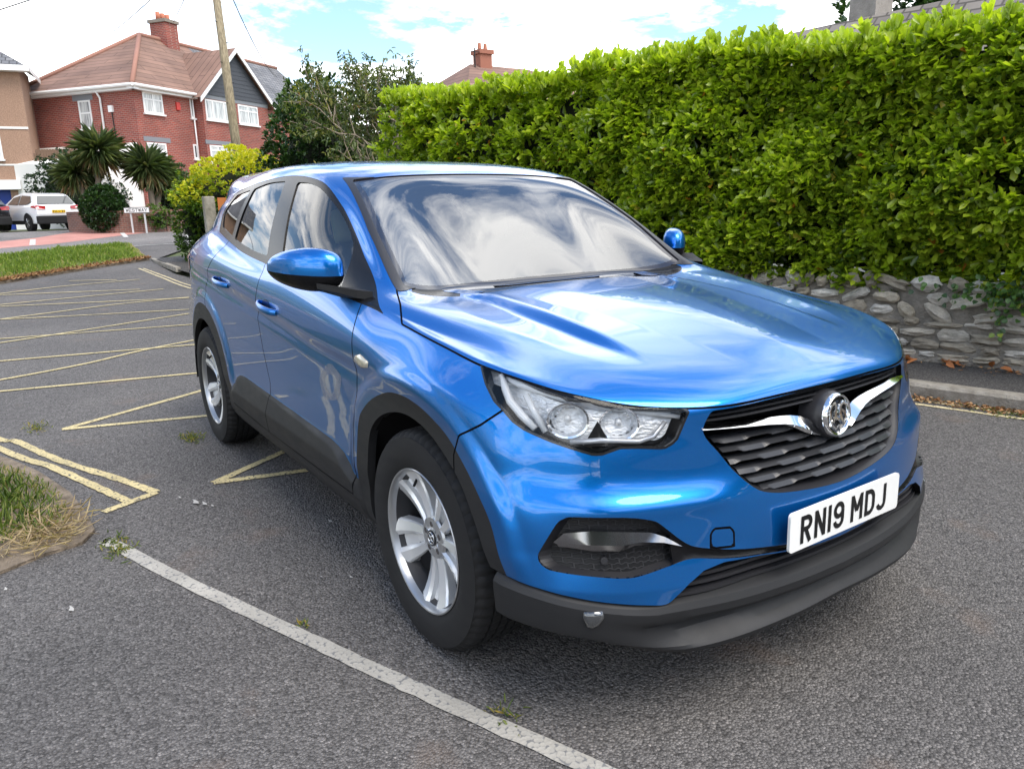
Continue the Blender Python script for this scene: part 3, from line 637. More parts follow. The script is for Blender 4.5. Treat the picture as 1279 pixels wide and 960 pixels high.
# ---------------- headlights ----------------
hl_t = (label == 'headlight'); FZT = np.interp(HLU(x_t, w_t), ZR[:, 0], ZR[:, 1]) - .030
def pt3(l, s): return [Vector((a, s * b, c)) for a, b, c in l]
DRL1 = [(.352,.810,.937),(.380,.817,.905),(.405,.820,.877),(.447,.812,.846),(.486,.799,.818)]
DRL2 = [(.440,.795,.899),(.470,.793,.862),(.508,.782,.812)]
TOPL = [(.352,.810,.937),(.414,.792,.924),(.512,.740,.903),(.594,.655,.880),(.698,.503,.848)]
LOWL = [(.555,.742,.788),(.606,.685,.795),(.660,.605,.790),(.676,.572,.800),(.684,.540,.835)]
REFL = mat('lamp reflector', (.80, .81, .83), .12, 1.0); WHITE = mat('frosted light guide', (.80, .82, .84), .25, coat=1); LBLK = mat('lamp bezel black', (.01, .01, .011), .25, coat=.5)
REFL2 = mat('facetted lamp reflector', (.90, .91, .92), .38, .35); bump(REFL2, noise(REFL2, coords(REFL2, (1, 1, 2.4)), 38, 3), .55, .02)
GREYL = mat('lamp bezel silver', (.72, .73, .75), .25, .5)
for s in (-1, 1):
    hl = empty('headlight'); hl.parent = car
    region(hl_t & (FT['headlight'] < -.006), 'lens', [LENS], hl, .001, 0, side=s)
    region(hl_t & (FT['headlight'] >= -.006), 'bezel', [LBLK], hl, .001, .010, side=s)
    region(hl_t, 'housing', [REFL2, LBLK], hl, -.045, 0, np.where((FT['headlight'] > -.018) & (z_t < FZT), 1, 0), side=s)
    tw = region(hl_t, 'housing_wall', [LBLK], hl, -.004, .075, side=s); 
    # the wall only: drop the front triangles
    me = tw.data; bm = bmesh.new(); bm.from_mesh(me); bmesh.ops.delete(bm, geom=[f for f in bm.faces if len(f.verts) == 3], context='FACES'); bm.to_mesh(me); bm.free()
    g = MB(); g.tube(pt3(DRL1, s), [.008, .011, .011, .011, .009], 10); g.tube(pt3(DRL2, s), [.008, .009, .009], 10); g.tube(pt3([(a - .010, b - .010, c - .008) for a, b, c in TOPL], s), [.008, .011, .012, .011, .007], 10); g.build('light_guide', WHITE, hl, True)
    g = MB(); g.tube(pt3(LOWL, s), [.007, .008, .007, .007, .006], 8)
    lst = [(.520,.737,.865),(.590,.665,.862),(.640,.59,.855),(.68,.52,.845)]; V = []
    for a, b, c in lst: V += [Vector((a + .004, s * b, c + .022)), Vector((a - .012, s * (b - .012), c - .006)), Vector((a - .05, s * (b - .04), c - .012))]
    g.add(V, [(3 * i + k, 3 * i + k + 1, 3 * i + 4 + k, 3 * i + 3 + k) for i in range(3) for k in range(2)]); g.build('bright_trim', GREYL, hl, True)
    for c, r in (((.545, .738, .842), .043), ((.628, .640, .834), .041)):
        bm = bmesh.new(); d = Vector((.80, s * .60, .02)).normalized(); q = d.to_track_quat('Z', 'Y').to_matrix().to_4x4(); C = Vector((c[0] - .004, s * c[1], c[2]))
        prof = [(r * 1.25, .006), (r * 1.12, .004), (r, -.012), (r * .78, -.026), (r * .45, -.034), (0.001, -.036)]; n = 28; rings = []
        for rr, h in prof: rings.append([bm.verts.new(C + q.to_3x3() @ Vector((rr * math.cos(2 * math.pi * k / n), .86 * rr * math.sin(2 * math.pi * k / n), h * (1 + .10 * (k % 2)) if 0 < h + .03 < .03 else h))) for k in range(n)])
        for ra, rb in zip(rings[:-1], rings[1:]):
            for k in range(n): bm.faces.new((ra[k], ra[(k + 1) % n], rb[(k + 1) % n], rb[k]))
        me = bpy.data.meshes.new('reflector'); bm.to_mesh(me); bm.free(); me.materials.append(REFL); o = bpy.data.objects.new('reflector', me); COL.objects.link(o); o.parent = hl
        g = MB(); g.tube([C - d * .034, C - d * .012], [.010, .008], 12); b_ = g.build('bulb', WHITE, hl, True)
    g = MB()      # black peak between the two bowls, and the fluted side reflector
    C = Vector((.600, s * .690, .80)); g.add([C + Vector((.0, 0, .045)), C + Vector((-.022, s * .028, -.02)), C + Vector((.026, s * -.026, -.02)), C + Vector((-.05, s * -.03, -.02)), C + Vector((.0, 0, -.03))], [(0, 1, 2), (0, 2, 3), (0, 3, 1), (1, 2, 4)]); g.build('divider', LBLK, hl)
    V = []; n = 14
    for i in range(n + 1):
        t = i / n; a = Vector((.497 + .018 * t, s * (.775 - .02 * t), .875 - .065 * t)); wv = .003 * (i % 2); V += [a + Vector((wv, wv * s, 0)), a + Vector((-.035, s * -.03, .004))]
    mesh_obj('fluting', V, [(2 * i, 2 * i + 1, 2 * i + 3, 2 * i + 2) for i in range(n)], REFL, hl)
# ---------------- grille ----------------
gr = empty('grille'); gr.parent = car
go = PL['grille']; V = []; n = len(go); gc = np.array([0, .74])
for a, b in go:
    inn = gc + (np.array([a, b]) - gc) * (.955 if b < .845 else .97); inn[1] = min(inn[1], .852)
    x0 = skx(a, min(b, .862)); x1 = skx(inn[0], inn[1]) 
    V += [(x0 - .001, a, b), (x0 - .012, a * .995, b if b > .84 else b + .003), (x1 - .030, inn[0], inn[1]), (x1 - .075, inn[0] * .98, inn[1] * 1.0)]
F = [(4 * i + k, 4 * ((i + 1) % n) + k, 4 * ((i + 1) % n) + k + 1, 4 * i + k + 1) for i in range(n) for k in range(3)]
fr = mesh_obj('frame', V, F, SATIN, gr, False); auto_smooth(fr, 40)
V = [(skx(a * .97, min(b, .85)) - .072, a * .97, b) for a, b in go]; mesh_obj('backing', V, [tuple(range(n))], GAPM, gr)
gz = np.array([(b, abs(a)) for a, b in go if a >= 0]); gz = gz[np.argsort(gz[:, 0])]
def gw(z): return float(np.interp(z, gz[:, 0], gz[:, 1]))
def trap(u):
    u = u % 1.0; return 1.0 if .12 < u < .55 else (max(0, 1 - (.12 - u) / .10) if u <= .12 else max(0, 1 - (u - .55) / .10))
sl = MB()
for i, z_ in enumerate((.772, .744, .716, .688, .661, .634)):
    w_ = gw(z_) * .95; ys = np.arange(-w_, w_ + .001, w_ / 60); V = []
    for y in ys:
        h = .006 + .0055 * trap(abs(y) / .165 + .37 * i + .15); x0 = skx(y, z_) - .014; bk = .034
        V += [(x0 - bk, y, z_ + .007), (x0 - .016, y, z_ + .006), (x0 - .010, y, z_ + .003), (x0, y, z_ + .004 - h), (x0 - bk, y, z_ + .002 - h)]
    m_ = len(ys); F = [(5 * q + k, 5 * q + (k + 1) % 5, 5 * q + 5 + (k + 1) % 5, 5 * q + 5 + k) for q in range(m_ - 1) for k in range(5)]
    sl.add(V, F)
for z_ in (.853, .840, .8265):
    w_ = gw(z_) * .965; ys = np.linspace(-w_, w_, 41); V = []
    for y in ys:
        x0 = skx(y, z_) - .016; V += [(x0 - .03, y, z_ + .004), (x0 - .004, y, z_ + .004), (x0, y, z_ + .001), (x0 - .006, y, z_ - .0035), (x0 - .03, y, z_ - .0035)]
    sl.add(V, [(5 * q + k, 5 * q + (k + 1) % 5, 5 * q + 5 + (k + 1) % 5, 5 * q + 5 + k) for q in range(40) for k in range(5)])
so = sl.build('slats', mat('satin grey plastic', (.026, .027, .030), .30), gr)
WT = [(.466,.824),(.40,.819),(.338,.814),(.27,.811),(.212,.808),(.16,.803),(.12,.794),(.095,.782),(.075,.765),(.062,.744)]
WB = [(.464,.803),(.40,.801),(.326,.796),(.26,.790),(.195,.779),(.165,.767),(.142,.755),(.125,.747),(.105,.742),(.075,.738)]
for s in (-1, 1):
    V = []
    for (a, zt), (a2, zb2) in zip(WT, [(p_[0], p_[1] + (t_[1] - p_[1]) * .24) for p_, t_ in zip(WB, WT)]):
        xt, xb = skx(s * a, zt), skx(s * a2, zb2); V += [(xt - .035, s * a, zt + .001), (xt - .012, s * a, zt + .001), ((xt + xb) / 2 + .006, s * (a * .25 + a2 * .75), zt * .24 + zb2 * .76), (xb - .002, s * a2, zb2), (xb - .03, s * a2, zb2)]
    n = len(WT); F = [(5 * i + k, 5 * i + k + 1, 5 * i + 6 + k, 5 * i + 5 + k) for i in range(n - 1) for k in range(4)] + [(0, 1, 2, 3, 4), tuple(5 * (n - 1) + k for k in range(5))]
    o = mesh_obj('chrome_wing', V, F, CHROME, gr, False); auto_smooth(o, 30)
# badge: black boss, chrome ring and a raised winged beast with a flag
bd = empty('badge', (.792, 0, .783)); bd.parent = gr
bd.rotation_euler = (0, R_(-6), 0)
def lathe(name, prof, m, parent, n=48, axis='X', loc=(0, 0, 0)):
    V = []; F = []
    for h, r in prof:
        for k in range(n): V.append((h, r * math.cos(2 * math.pi * k / n), r * math.sin(2 * math.pi * k / n)))
    for i in range(len(prof) - 1):
        for k in range(n): F.append((i * n + k, i * n + (k + 1) % n, (i + 1) * n + (k + 1) % n, (i + 1) * n + k))
    o = mesh_obj(name, V, F, m, parent, False); o.location = loc; auto_smooth(o, 35); return o
lathe('boss', [(-.05, .074), (-.004, .070), (.012, .064), (.018, .060)], SATIN, bd)
lathe('ring', [(.014, .0615), (.024, .0600), (.029, .0560), (.028, .0515), (.022, .0485), (.016, .048)], CHROME, bd)
lathe('disc', [(.017, .049), (.018, .001)], GBLACK, bd)
def ribbon(mb, pts, wid, x0, x1):
    L_ = []; R2 = []
    for i, p in enumerate(pts):
        a = pts[max(i - 1, 0)]; b = pts[min(i + 1, len(pts) - 1)]; t = Vector((b[0] - a[0], b[1] - a[1])).normalized(); nn = Vector((-t.y, t.x)); ww = (wid[i] if isinstance(wid, (list, tuple)) else wid) / 2
        L_.append((p[0] + nn.x * ww, p[1] + nn.y * ww)); R2.append((p[0] - nn.x * ww, p[1] - nn.y * ww))
    V = []; n = len(pts)
    for l, r, c in zip(L_, R2, pts): V += [(x0, l[0], l[1]), (x0, r[0], r[1]), (x1, (l[0] * .75 + c[0] * .25), (l[1] * .75 + c[1] * .25)), (x1, (r[0] * .75 + c[0] * .25), (r[1] * .75 + c[1] * .25))]
    F = []
    for i in range(n - 1):
        a, b = 4 * i, 4 * i + 4; F += [(a, b, b + 2, a + 2), (a + 2, b + 2, b + 3, a + 3), (a + 3, b + 3, b + 1, a + 1)]
    F += [(0, 2, 3, 1), (4 * n - 4, 4 * n - 3, 4 * n - 1, 4 * n - 2)]; mb.add(V, F)
g = MB()
ribbon(g, [(-.040, .012), (-.030, .030), (-.014, .034), (-.010, .018), (-.014, -.002), (-.024, -.018), (-.030, -.012)], [.006, .010, .010, .009, .010, .012, .005], .018, .027)
ribbon(g, [(-.034, .024), (-.036, .004), (-.028, -.026), (-.012, -.038), (.004, -.030)], [.004, .008, .009, .009, .004], .018, .026)
ribbon(g, [(.040, .020), (.024, .032), (.010, .026), (.006, .006), (.014, -.014), (.026, -.030)], [.005, .011, .012, .013, .012, .007], .018, .028)
ribbon(g, [(.016, .012), (.030, .004), (.038, -.012)], [.009, .011, .006], .018, .026)
ribbon(g, [(-.014, -.002), (.0, -.012), (.014, -.014)], [.008, .009, .008], .018, .026)
g.build('emblem', CHROME, bd)
# ---------------- number plate ----------------
npl = empty('number_plate', (.868, 0, .517)); npl.parent = car; npl.rotation_euler = (0, R_(-1.0), 0)
rr = .012; cs = [(.26 - rr, .0555 - rr, 0), (-.26 + rr, .0555 - rr, 90), (-.26 + rr, -.0555 + rr, 180), (.26 - rr, -.0555 + rr, 270)]
outl = [(cx + rr * math.cos(R_(a0 + k * 22.5)), cz + rr * math.sin(R_(a0 + k * 22.5))) for cx, cz, a0 in cs for k in range(5)]
g = MB(); g.prism(outl, (-.006, 0, 0), (0, 1, 0), (0, 0, 1), (1, 0, 0), .008); g.build('plate', mat('white reflective acrylic', (.82, .82, .80), .22, coat=.7), npl)
PLATE_T = mat('plate lettering black', (.006, .006, .006), .3)
def arc(cx, cy, rx, ry, a0, a1, n=9): return [(cx + rx * math.cos(R_(a0 + (a1 - a0) * k / n)), cy + ry * math.sin(R_(a0 + (a1 - a0) * k / n))) for k in range(n + 1)]
GL = {
 'R': (.050, [[(.007,0),(.007,.079)],[(.0,.072),(.026,.072)] + arc(.026,.056,.017,.016,90,-90) + [(.007,.040)],[(.022,.040),(.042,.0)]]),
 'N': (.050, [[(.007,0),(.007,.079)],[(.043,0),(.043,.079)],[(.007,.076),(.043,.003)]]),
 '1': (.014, [[(.007,0),(.007,.079)]]),
 '9': (.050, [arc(.025,.054,.018,.018,0,360,20),[(.043,.054),(.043,.026)] + arc(.025,.0245,.018,.0175,0,-175)]),
 'M': (.058, [[(.007,0),(.007,.079)],[(.051,0),(.051,.079)],[(.007,.077),(.029,.030)],[(.029,.030),(.051,.077)]]),
 'D': (.050, [[(.007,0),(.007,.079)],[(.0,.072),(.022,.072)] + arc(.022,.050,.021,.022,90,0) + [(.043,.029)] + arc(.022,.029,.021,.022,0,-90) + [(.0,.007)]]),
 'J': (.048, [[(.040,.079),(.040,.026)] + arc(.0225,.0245,.0175,.0175,0,-165)])}
xs = -.2155; g = MB()
for chh in "RN19 MDJ":
    if chh == ' ': xs += .033 - .011; continue
    wd, st = GL[chh]
    for s_ in st:
        pts = [(xs + a, b - .0395) for a, b in s_]
        V = []; nn_ = len(pts)
        for i, p in enumerate(pts):
            a = pts[max(i - 1, 0)]; b = pts[min(i + 1, nn_ - 1)]; t = Vector((b[0] - a[0], b[1] - a[1])).normalized(); q = Vector((-t.y, t.x)) * .0068
            V += [(.0032, p[0] + q.x, p[1] + q.y), (.0032, p[0] - q.x, p[1] - q.y)]
        g.add([(v[0] + .0004 * len(g.F) / 300, v[1], v[2]) for v in V], [(2 * i, 2 * i + 1, 2 * i + 3, 2 * i + 2) for i in range(nn_ - 1)])
    xs += wd + .011
lt = g.build('lettering', PLATE_T, npl)
# ---------------- side details: handles, repeater, mirrors ----------------
doors = {}
for o in bpy.data.objects:
    if o.name.startswith('door') and not o.name.startswith('door_') and o.parent == car:
        v = o.data.vertices[0].co; doors[('f' if sum(q.co.x for q in o.data.vertices[:200]) / 200 > -1.55 else 'r', -1 if v.y < 0 else 1)] = o
def tilt(z0, x, x0, k): return z0 + (x - x0) * k
REFL_RING = mat('painted ground reflection', (.30, .31, .34), .55, alpha=.38)  # pale tone for the painted reflection on the door
CUP_SHADE = mat('handle recess shade', (.002, .012, .06), .3, coat=.6)
for s in (-1, 1):
    for key, xa, xb, za, zb_ in (('f', -1.472, -1.235, .968, .944), ('r', -2.300, -2.020, 1.018, 1.000)):
        d = doors[(key, s)]; g = MB(); n = 14; pts = []; rs = []
        for k in range(n + 1):
            t = k / n; xx = xa + (xb - xa) * t; zz = za + (zb_ - za) * t; yb = abs(sky_(xx, zz, s)); bow = .036 * math.sin(math.pi * t) ** .55 - .004; pts.append((xx, s * (yb + bow), zz)); rs.append(.0125 + .004 * math.sin(math.pi * t))
        V = []; m_ = 10
        for p, r in zip(pts, rs):
            for q in range(m_): V.append((p[0], p[1] + s * r * .62 * math.cos(2 * math.pi * q / m_), p[2] + r * 1.1 * math.sin(2 * math.pi * q / m_)))
        F = [(i * m_ + q, i * m_ + (q + 1) % m_, (i + 1) * m_ + (q + 1) % m_, (i + 1) * m_ + q) for i in range(n) for q in range(m_)]
        h = mesh_obj('handle', V, F, PAINT, d, True)
        V = []; cx, cz = (xa + xb) / 2 - .02, (za + zb_) / 2; m_ = 24      # flat dark disc behind the handle, the shade of its cup as colour
        for rr_, off in ((1.0, .0012), (.0001, .0012)):
            for q in range(m_):
                xx = cx + rr_ * .060 * math.cos(2 * math.pi * q / m_); zz = cz + rr_ * .034 * math.sin(2 * math.pi * q / m_); V.append((xx, sky_(xx, zz, s) + s * off, zz))
        mesh_obj('handle_cup_shade', V, [(q, (q + 1) % m_, m_ + (q + 1) % m_, m_ + q) for q in range(m_)], CUP_SHADE, d, True)
    rp = [(-.385,.893),(-.345,.900),(-.285,.884),(-.292,.864),(-.345,.852),(-.372,.856),(-.405,.872)]; V = []
    for kk, off in ((1, .001), (.86, .008), (.3, .010)):
        for a, b in rp: aa = -.345 + (a + .345) * kk; bb = .876 + (b - .876) * kk; V.append((aa, sky_(aa, bb, s) + s * off, bb))
    n = len(rp); mesh_obj('side_repeater', V, [(r * n + i, r * n + (i + 1) % n, (r + 1) * n + (i + 1) % n, (r + 1) * n + i) for r in range(2) for i in range(n)] + [tuple(2 * n + i for i in range(n))], mat('repeater lens', (.55, .52, .42), .12, .3, coat=1), car, True)
    if s < 0:      # ring-shaped reflection of a ground mark, painted on the driver's door
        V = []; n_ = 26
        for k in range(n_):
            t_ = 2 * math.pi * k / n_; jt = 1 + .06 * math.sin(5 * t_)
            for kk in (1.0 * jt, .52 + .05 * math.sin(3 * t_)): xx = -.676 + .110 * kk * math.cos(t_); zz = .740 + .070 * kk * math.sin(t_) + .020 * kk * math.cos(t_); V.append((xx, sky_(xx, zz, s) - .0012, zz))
        mesh_obj('reflection_decal', V, [(2 * i, 2 * i + 1, (2 * i + 3) % (2 * n_), (2 * i + 2) % (2 * n_)) for i in range(n_)], REFL_RING, doors[('f', s)], True)
    # wing mirror
    mr = empty('wing_mirror'); mr.parent = doors[('f', s)]
    st = [(-.846,-0.620,.012,1.158,.012,.012),(-.853,-0.620,.046,1.161,.046,.044),(-.874,-0.627,.072,1.163,.064,.070),(-.915,-0.650,.090,1.164,.076,.083),(-.960,-0.690,.094,1.164,.077,.080),(-1.000,-0.735,.084,1.165,.067,.067),(-1.028,-0.772,.064,1.167,.051,.051),(-1.044,-0.802,.040,1.168,.033,.033),(-1.052,-0.820,.012,1.168,.012,.012)]
    m_ = 28; V = []
    for y, xc, hx, zc_, zu, zd in [(q_[0], q_[1] - (.06 if s > 0 else 0)) + q_[2:] for q_ in st]:
        for q in range(m_):
            a = 2 * math.pi * q / m_; ca, sa = math.cos(a), math.sin(a); e = .78
            xx = xc + hx * (abs(ca) ** e) * (1 if ca > 0 else -1) * (1.0 if ca > 0 else .62); zz = zc_ + (abs(sa) ** e) * (zu * (1 - .18 * max(ca, 0) * 0) if sa > 0 else -zd * .98)
            V.append((xx, -s * y, zz))
    F = [(i * m_ + q, (i + 1) * m_ + q, (i + 1) * m_ + (q + 1) % m_, i * m_ + (q + 1) % m_) for i in range(len(st) - 1) for q in range(m_)]
    F = F if s < 0 else [f[::-1] for f in F]; F += [tuple(range(m_)), tuple((len(st) - 1) * m_ + q for q in range(m_))]
    zsplit = lambda y: 1.135 + .010 * (abs(y) - .95) / .1
    upper = []; lower = []
    bm = bmesh.new(); vv = [bm.verts.new(v) for v in V]
    for f in F: bm.faces.new([vv[i] for i in f])
    bmesh.ops.recalc_face_normals(bm, faces=bm.faces)
    bmesh.ops.bisect_plane(bm, geom=bm.verts[:] + bm.edges[:] + bm.faces[:], plane_co=(-.68, 0, 1.150), plane_no=(.06, 0, 1))
    bm.faces.ensure_lookup_table()
    for part, keep, mt in (('mirror_cap', 1, PAINT), ('mirror_base', -1, GBLACK)):
        b2 = bm.copy(); dl = [f for f in b2.faces if ((f.calc_center_median() - Vector((-.68, 0, 1.150))).dot(Vector((.06, 0, 1))) > 0) != (keep > 0)]; bmesh.ops.delete(b2, geom=dl, context='FACES')
        me = bpy.data.meshes.new(part); b2.to_mesh(me); b2.free(); me.materials.append(mt); me.polygons.foreach_set('use_smooth', np.ones(len(me.polygons), bool)); o = bpy.data.objects.new(part, me); COL.objects.link(o); o.parent = mr
        sm = o.modifiers.new('s', 'SUBSURF'); sm.levels = 2; sm.render_levels = 2; 
        if keep < 0: o.scale = (1, 1, 1)
    bm.free()
    g = MB(); V = []
    for y, x0, x1, z0, z1 in ((-.820, -.58, -.42, 1.055, 1.095), (-.86, -.60, -.46, 1.062, 1.100), (-.90, -.66, -.53, 1.078, 1.11), (-.95, -.70, -.60, 1.092, 1.12)): V += [(x0, -s * y, z0), (x1, -s * y, z0 + .01), (x1, -s * y, z1), (x0, -s * y, z1)]
    g.add(V, [(4 * i + k, 4 * i + (k + 1) % 4, 4 * i + 4 + (k + 1) % 4, 4 * i + 4 + k) for i in range(3) for k in range(4)]); g.build('mirror_arm', MBLACK, mr)
    g = MB(); g.box((-.735, s * .945, 1.165), (.004, .11, .085), Matrix.Rotation(R_(s * 50), 3, 'Z'), bev=.0015); g.build('mirror_glass', CHROME, mr)
# ---------------- wheels ----------------
TYRE = m_plastic('tyre rubber', (.0135, .0135, .014), .74)
def tyre_mesh(name, parent):
    # profile (axial, radius): outer side is +axial
    n = 180; prof = [(-.095,.232),(-.108,.262),(-.110,.300),(-.104,.330),(-.092,.346)]
    tread = [(-.092,.346),(-.080,.3525),(-.060,.3545),(-.054,.3545),(-.053,.347),(-.046,.347),(-.045,.3552),(-.021,.3556),(-.020,.348),(-.012,.348),(-.011,.3558),(.011,.3558),(.012,.348),(.020,.348),(.021,.3556),(.045,.3552),(.046,.347),(.053,.347),(.054,.3545),(.078,.3525)]
    outer = [(.092,.346),(.100,.337),(.1035,.333),(.1055,.3325),(.1085,.318),(.1105,.300),(.1110,.280),(.109,.262),(.104,.245),(.099,.2365),(.096,.231)]
    pr = prof[:-1] + tread + outer; V = []; F = []
    for i, (a, r) in enumerate(pr):
        for k in range(n):
            rr_ = r; aa = a
            if r > .3495: 
                if k % 3 == 0: rr_ -= .0055 if abs(a) > .056 else .0035
            if a > .09 and .336 <= r < .3499 and k % 3 == 0: rr_ -= .004; aa -= .0025
            if a < -.09 and .336 <= r < .3499 and k % 3 == 0: rr_ -= .004
            t = 2 * math.pi * k / n + (.012 if a > 0 else -.012) * (abs(a) > .03); V.append((rr_ * math.cos(t), aa, rr_ * math.sin(t)))
    for i in range(len(pr) - 1):
        for k in range(n): F.append((i * n + k, i * n + (k + 1) % n, (i + 1) * n + (k + 1) % n, (i + 1) * n + k))
    o = mesh_obj(name, V, F, TYRE, parent, False); auto_smooth(o, 28); return o
ALLOY = mat('silver painted alloy', (.42, .43, .44), .34, .75, coat=.5); ALLOY2 = mat('machined alloy face', (.74, .75, .76), .26, .45, coat=.5)
def build_wheel():
    wh = empty('wheel'); tyre_mesh('tyre', wh)
    def lath(name, pr, m, sm=30, n=96):
        V = [(r * math.cos(2 * math.pi * k / n), a, r * math.sin(2 * math.pi * k / n)) for a, r in pr for k in range(n)]
        F = [(i * n + k, i * n + (k + 1) % n, (i + 1) * n + (k + 1) % n, (i + 1) * n + k) for i in range(len(pr) - 1) for k in range(n)]
        o = mesh_obj(name, V, F, m, wh, False); auto_smooth(o, sm); return o
    lath('rim', [(.096,.2315),(.1005,.2335),(.1030,.2315),(.1015,.2275),(.096,.2245),(.090,.2225),(.078,.2195)], ALLOY)
    lath('barrel', [(.078,.2195),(.060,.212),(-.06,.204),(-.095,.225)], mat('shaded wheel barrel', (.045, .045, .048), .5, .5))  # silver barrel given a dark colour to stand in for its shade
    g = MB()
    for sp in range(5):
        base = 2 * math.pi * sp / 5 + R_(90); cb, sb = math.cos(base), math.sin(base)
        for sg in (-1, 1):
            # r, sideways offset of the arm, height, half width: parallel arms that flare to the rim
            st = [(.020,.012,.058,.011),(.055,.020,.057,.0145),(.090,.027,.055,.0175),(.125,.034,.057,.021),(.160,.0405,.063,.025),(.195,.047,.073,.0295),(.2235,.053,.0865,.036)]
            V = []
            for r, of, h, hw in st:
                for q, dh in ((-sg * hw, -.030), (-sg * hw * .86, -.006), (-sg * hw * .40, .0015), (sg * hw * .80, -.005), (sg * hw, -.011), (sg * hw * 1.06, -.038)):
                    t_ = sg * of + q; V.append((r * cb - sb * t_, h + dh, r * sb + cb * t_))
            m_ = 6; nst = len(st); F = [(m_ * i + k, m_ * i + k + 1, m_ * i + m_ + k + 1, m_ * i + m_ + k) for i in range(nst - 1) for k in range(m_ - 1)]
            g.add(V, F)
        V = []
        for r, h, wd in ((.03, .044, .02), (.10, .036, .045), (.16, .041, .07), (.2235, .064, .09)):
            for q in (-wd / 2, wd / 2): V.append((r * cb - sb * q, h, r * sb + cb * q))
        g.add(V, [(2 * i, 2 * i + 1, 2 * i + 3, 2 * i + 2) for i in range(3)])
    so_ = g.build('spokes', ALLOY2, wh); auto_smooth(so_, 22)
    lath('hub', [(.050,.072),(.057,.066),(.0585,.056),(.0585,.036),(.052,.034),(.052,.029),(.058,.028),(.062,.020),(.062,.001)], ALLOY, 30, 40)
    g = MB(); g.tube([(0, .060, 0), (0, .0635, 0)], .0255, 32); cap = g.build('hub_cap', SATIN, wh)
    g = MB(); g.tube([(.019 * math.cos(t), .0642, .019 * math.sin(t)) for t in np.linspace(0, 2 * math.pi, 28, endpoint=False)], .0022, 6, closed=True); ribbon2 = [(-.010, .008), (-.004, .010), (-.004, -.004), (-.010, -.010)]; g.tube([(a, .0640, b) for a, b in ribbon2], .0018, 6); g.tube([(.010, .064, .009), (.003, .064, .006), (.004, .064, -.004), (.010, .064, -.011)], .0018, 6); g.build('cap_emblem', CHROME, wh, True)
    for k in range(5):
        t = 2 * math.pi * (k + .5) / 5 + R_(90); g = MB(); g.tube([(.046 * math.cos(t), .036, .046 * math.sin(t)), (.046 * math.cos(t), .0595, .046 * math.sin(t))], .0105, 6); g.build('wheel_nut', DARKCH, wh)
    g = MB(); g.tube([(0, .0, 0), (0, .018, 0)], .150, 40); g.build('brake_disc', mat('rusty steel disc', (.16, .14, .13), .45, .8), wh)
    g = MB(); g.tube([(0, -.07, 0), (0, -.02, 0)], .198, 40); g.box((-.09, .01, .10), (.09, .07, .09), bev=.01); g.build('hub_carrier', WELL, wh)
    g = MB(); g.tube([(.196 * math.cos(R_(250)), .060, .196 * math.sin(R_(250))), (.172 * math.cos(R_(252)), .082, .172 * math.sin(R_(252)))], .0045, 8); g.build('valve', MBLACK, wh)
    return wh
W0 = build_wheel()
def copy_tree(o, parent=None):
    c = o.copy(); COL.objects.link(c); c.parent = parent
    for ch_ in list(o.children): copy_tree(ch_, c)
    return c
for i, (wx, s, rot) in enumerate(((0, -1, 184), (0, 1, 30), (-2.675, -1, 190), (-2.675, 1, 50))):
    wh = W0 if i == 0 else copy_tree(W0)
    wh.parent = car; wh.location = (wx, s * .798, .3535)
    # outward axis is +Y of the wheel
    wh.rotation_euler = (0, R_(rot), 0) if s > 0 else (0, R_(rot), math.pi)
# ---------------- cabin ----------------
SEAT = mat('cream seat cloth', (.55, .50, .38), .85); SEATD = mat('dark seat cloth', (.06, .06, .065), .9)
g = MB(); V = []
for y in np.linspace(-.72, .72, 13):
    k = abs(y) / .72; V += [(-.50 - .04 * k, y, 1.045 + .02 * k), (-.62, y, 1.055), (-.85, y, 1.045), (-1.02, y, .99), (-1.08, y, .90), (-1.02, y, .60)]
g.add(V, [(6 * i + k, 6 * i + k + 1, 6 * i + 7 + k, 6 * i + 6 + k) for i in range(12) for k in range(5)]); g.build('dashboard', mat('dashboard plastic', (.05, .052, .055), .5), car, True)
def seat(x, y, wd=.48, hr=True):
    st = empty('seat'); st.parent = car
    g = MB(); g.box((x + .22, y, .62), (.52, wd, .16), bev=.05); g.build('cushion', SEATD, st, True)
    g = MB(); M = Matrix.Rotation(R_(-14), 3, 'Y'); g.box((x - .06, y, .92), (.13, wd, .58), M, bev=.05); g.build('backrest', SEATD, st, True)
    g = MB(); g.box((x - .150, y, 1.285), (.09, .25, .17), M, bev=.035); h = g.build('headrest', SEAT, st, True); g = MB(); g.tube([(x - .13, y - .06, 1.15), (x - .145, y - .06, 1.24)], .006); g.tube([(x - .13, y + .06, 1.15), (x - .145, y + .06, 1.24)], .006); g.build('headrest_post', CHROME, st)
seat(-1.42, -.37); seat(-1.42, .37); seat(-2.30, -.36); seat(-2.30, .36)
g = MB(); M = Matrix.Rotation(R_(-62), 3, 'Y'); cw = Vector((-1.00, -.37, 1.0))
ring = [cw + M @ Vector((.185 * math.cos(t), .185 * math.sin(t), 0)) for t in np.linspace(0, 2 * math.pi, 40, endpoint=False)]; g.tube(ring, .016, 10, closed=True)
for a in (0, 180, 270): g.tube([cw, cw + M @ Vector((.18 * math.sin(R_(a + 90)), .18 * math.cos(R_(a + 90)), 0))], .014, 8)
g.tube([cw, cw + Vector((.22, 0, -.12))], .04, 12); g.build('steering_wheel', MBLACK, car, True)
g = MB(); g.box((-.985, 0, 1.365), (.03, .22, .065), bev=.012); g.box((-1.02, 0, 1.425), (.05, .07, .03), Matrix.Rotation(R_(-38), 3, 'Y'), bev=.015); g.build('rear_view_mirror', MBLACK, car)
# =====================================================================
#  THE PLACE
# =====================================================================
def gh(x): return .0275 * np.clip(-np.asarray(x, float) - 10, 0, 24)
def gz(x): return float(gh(x))
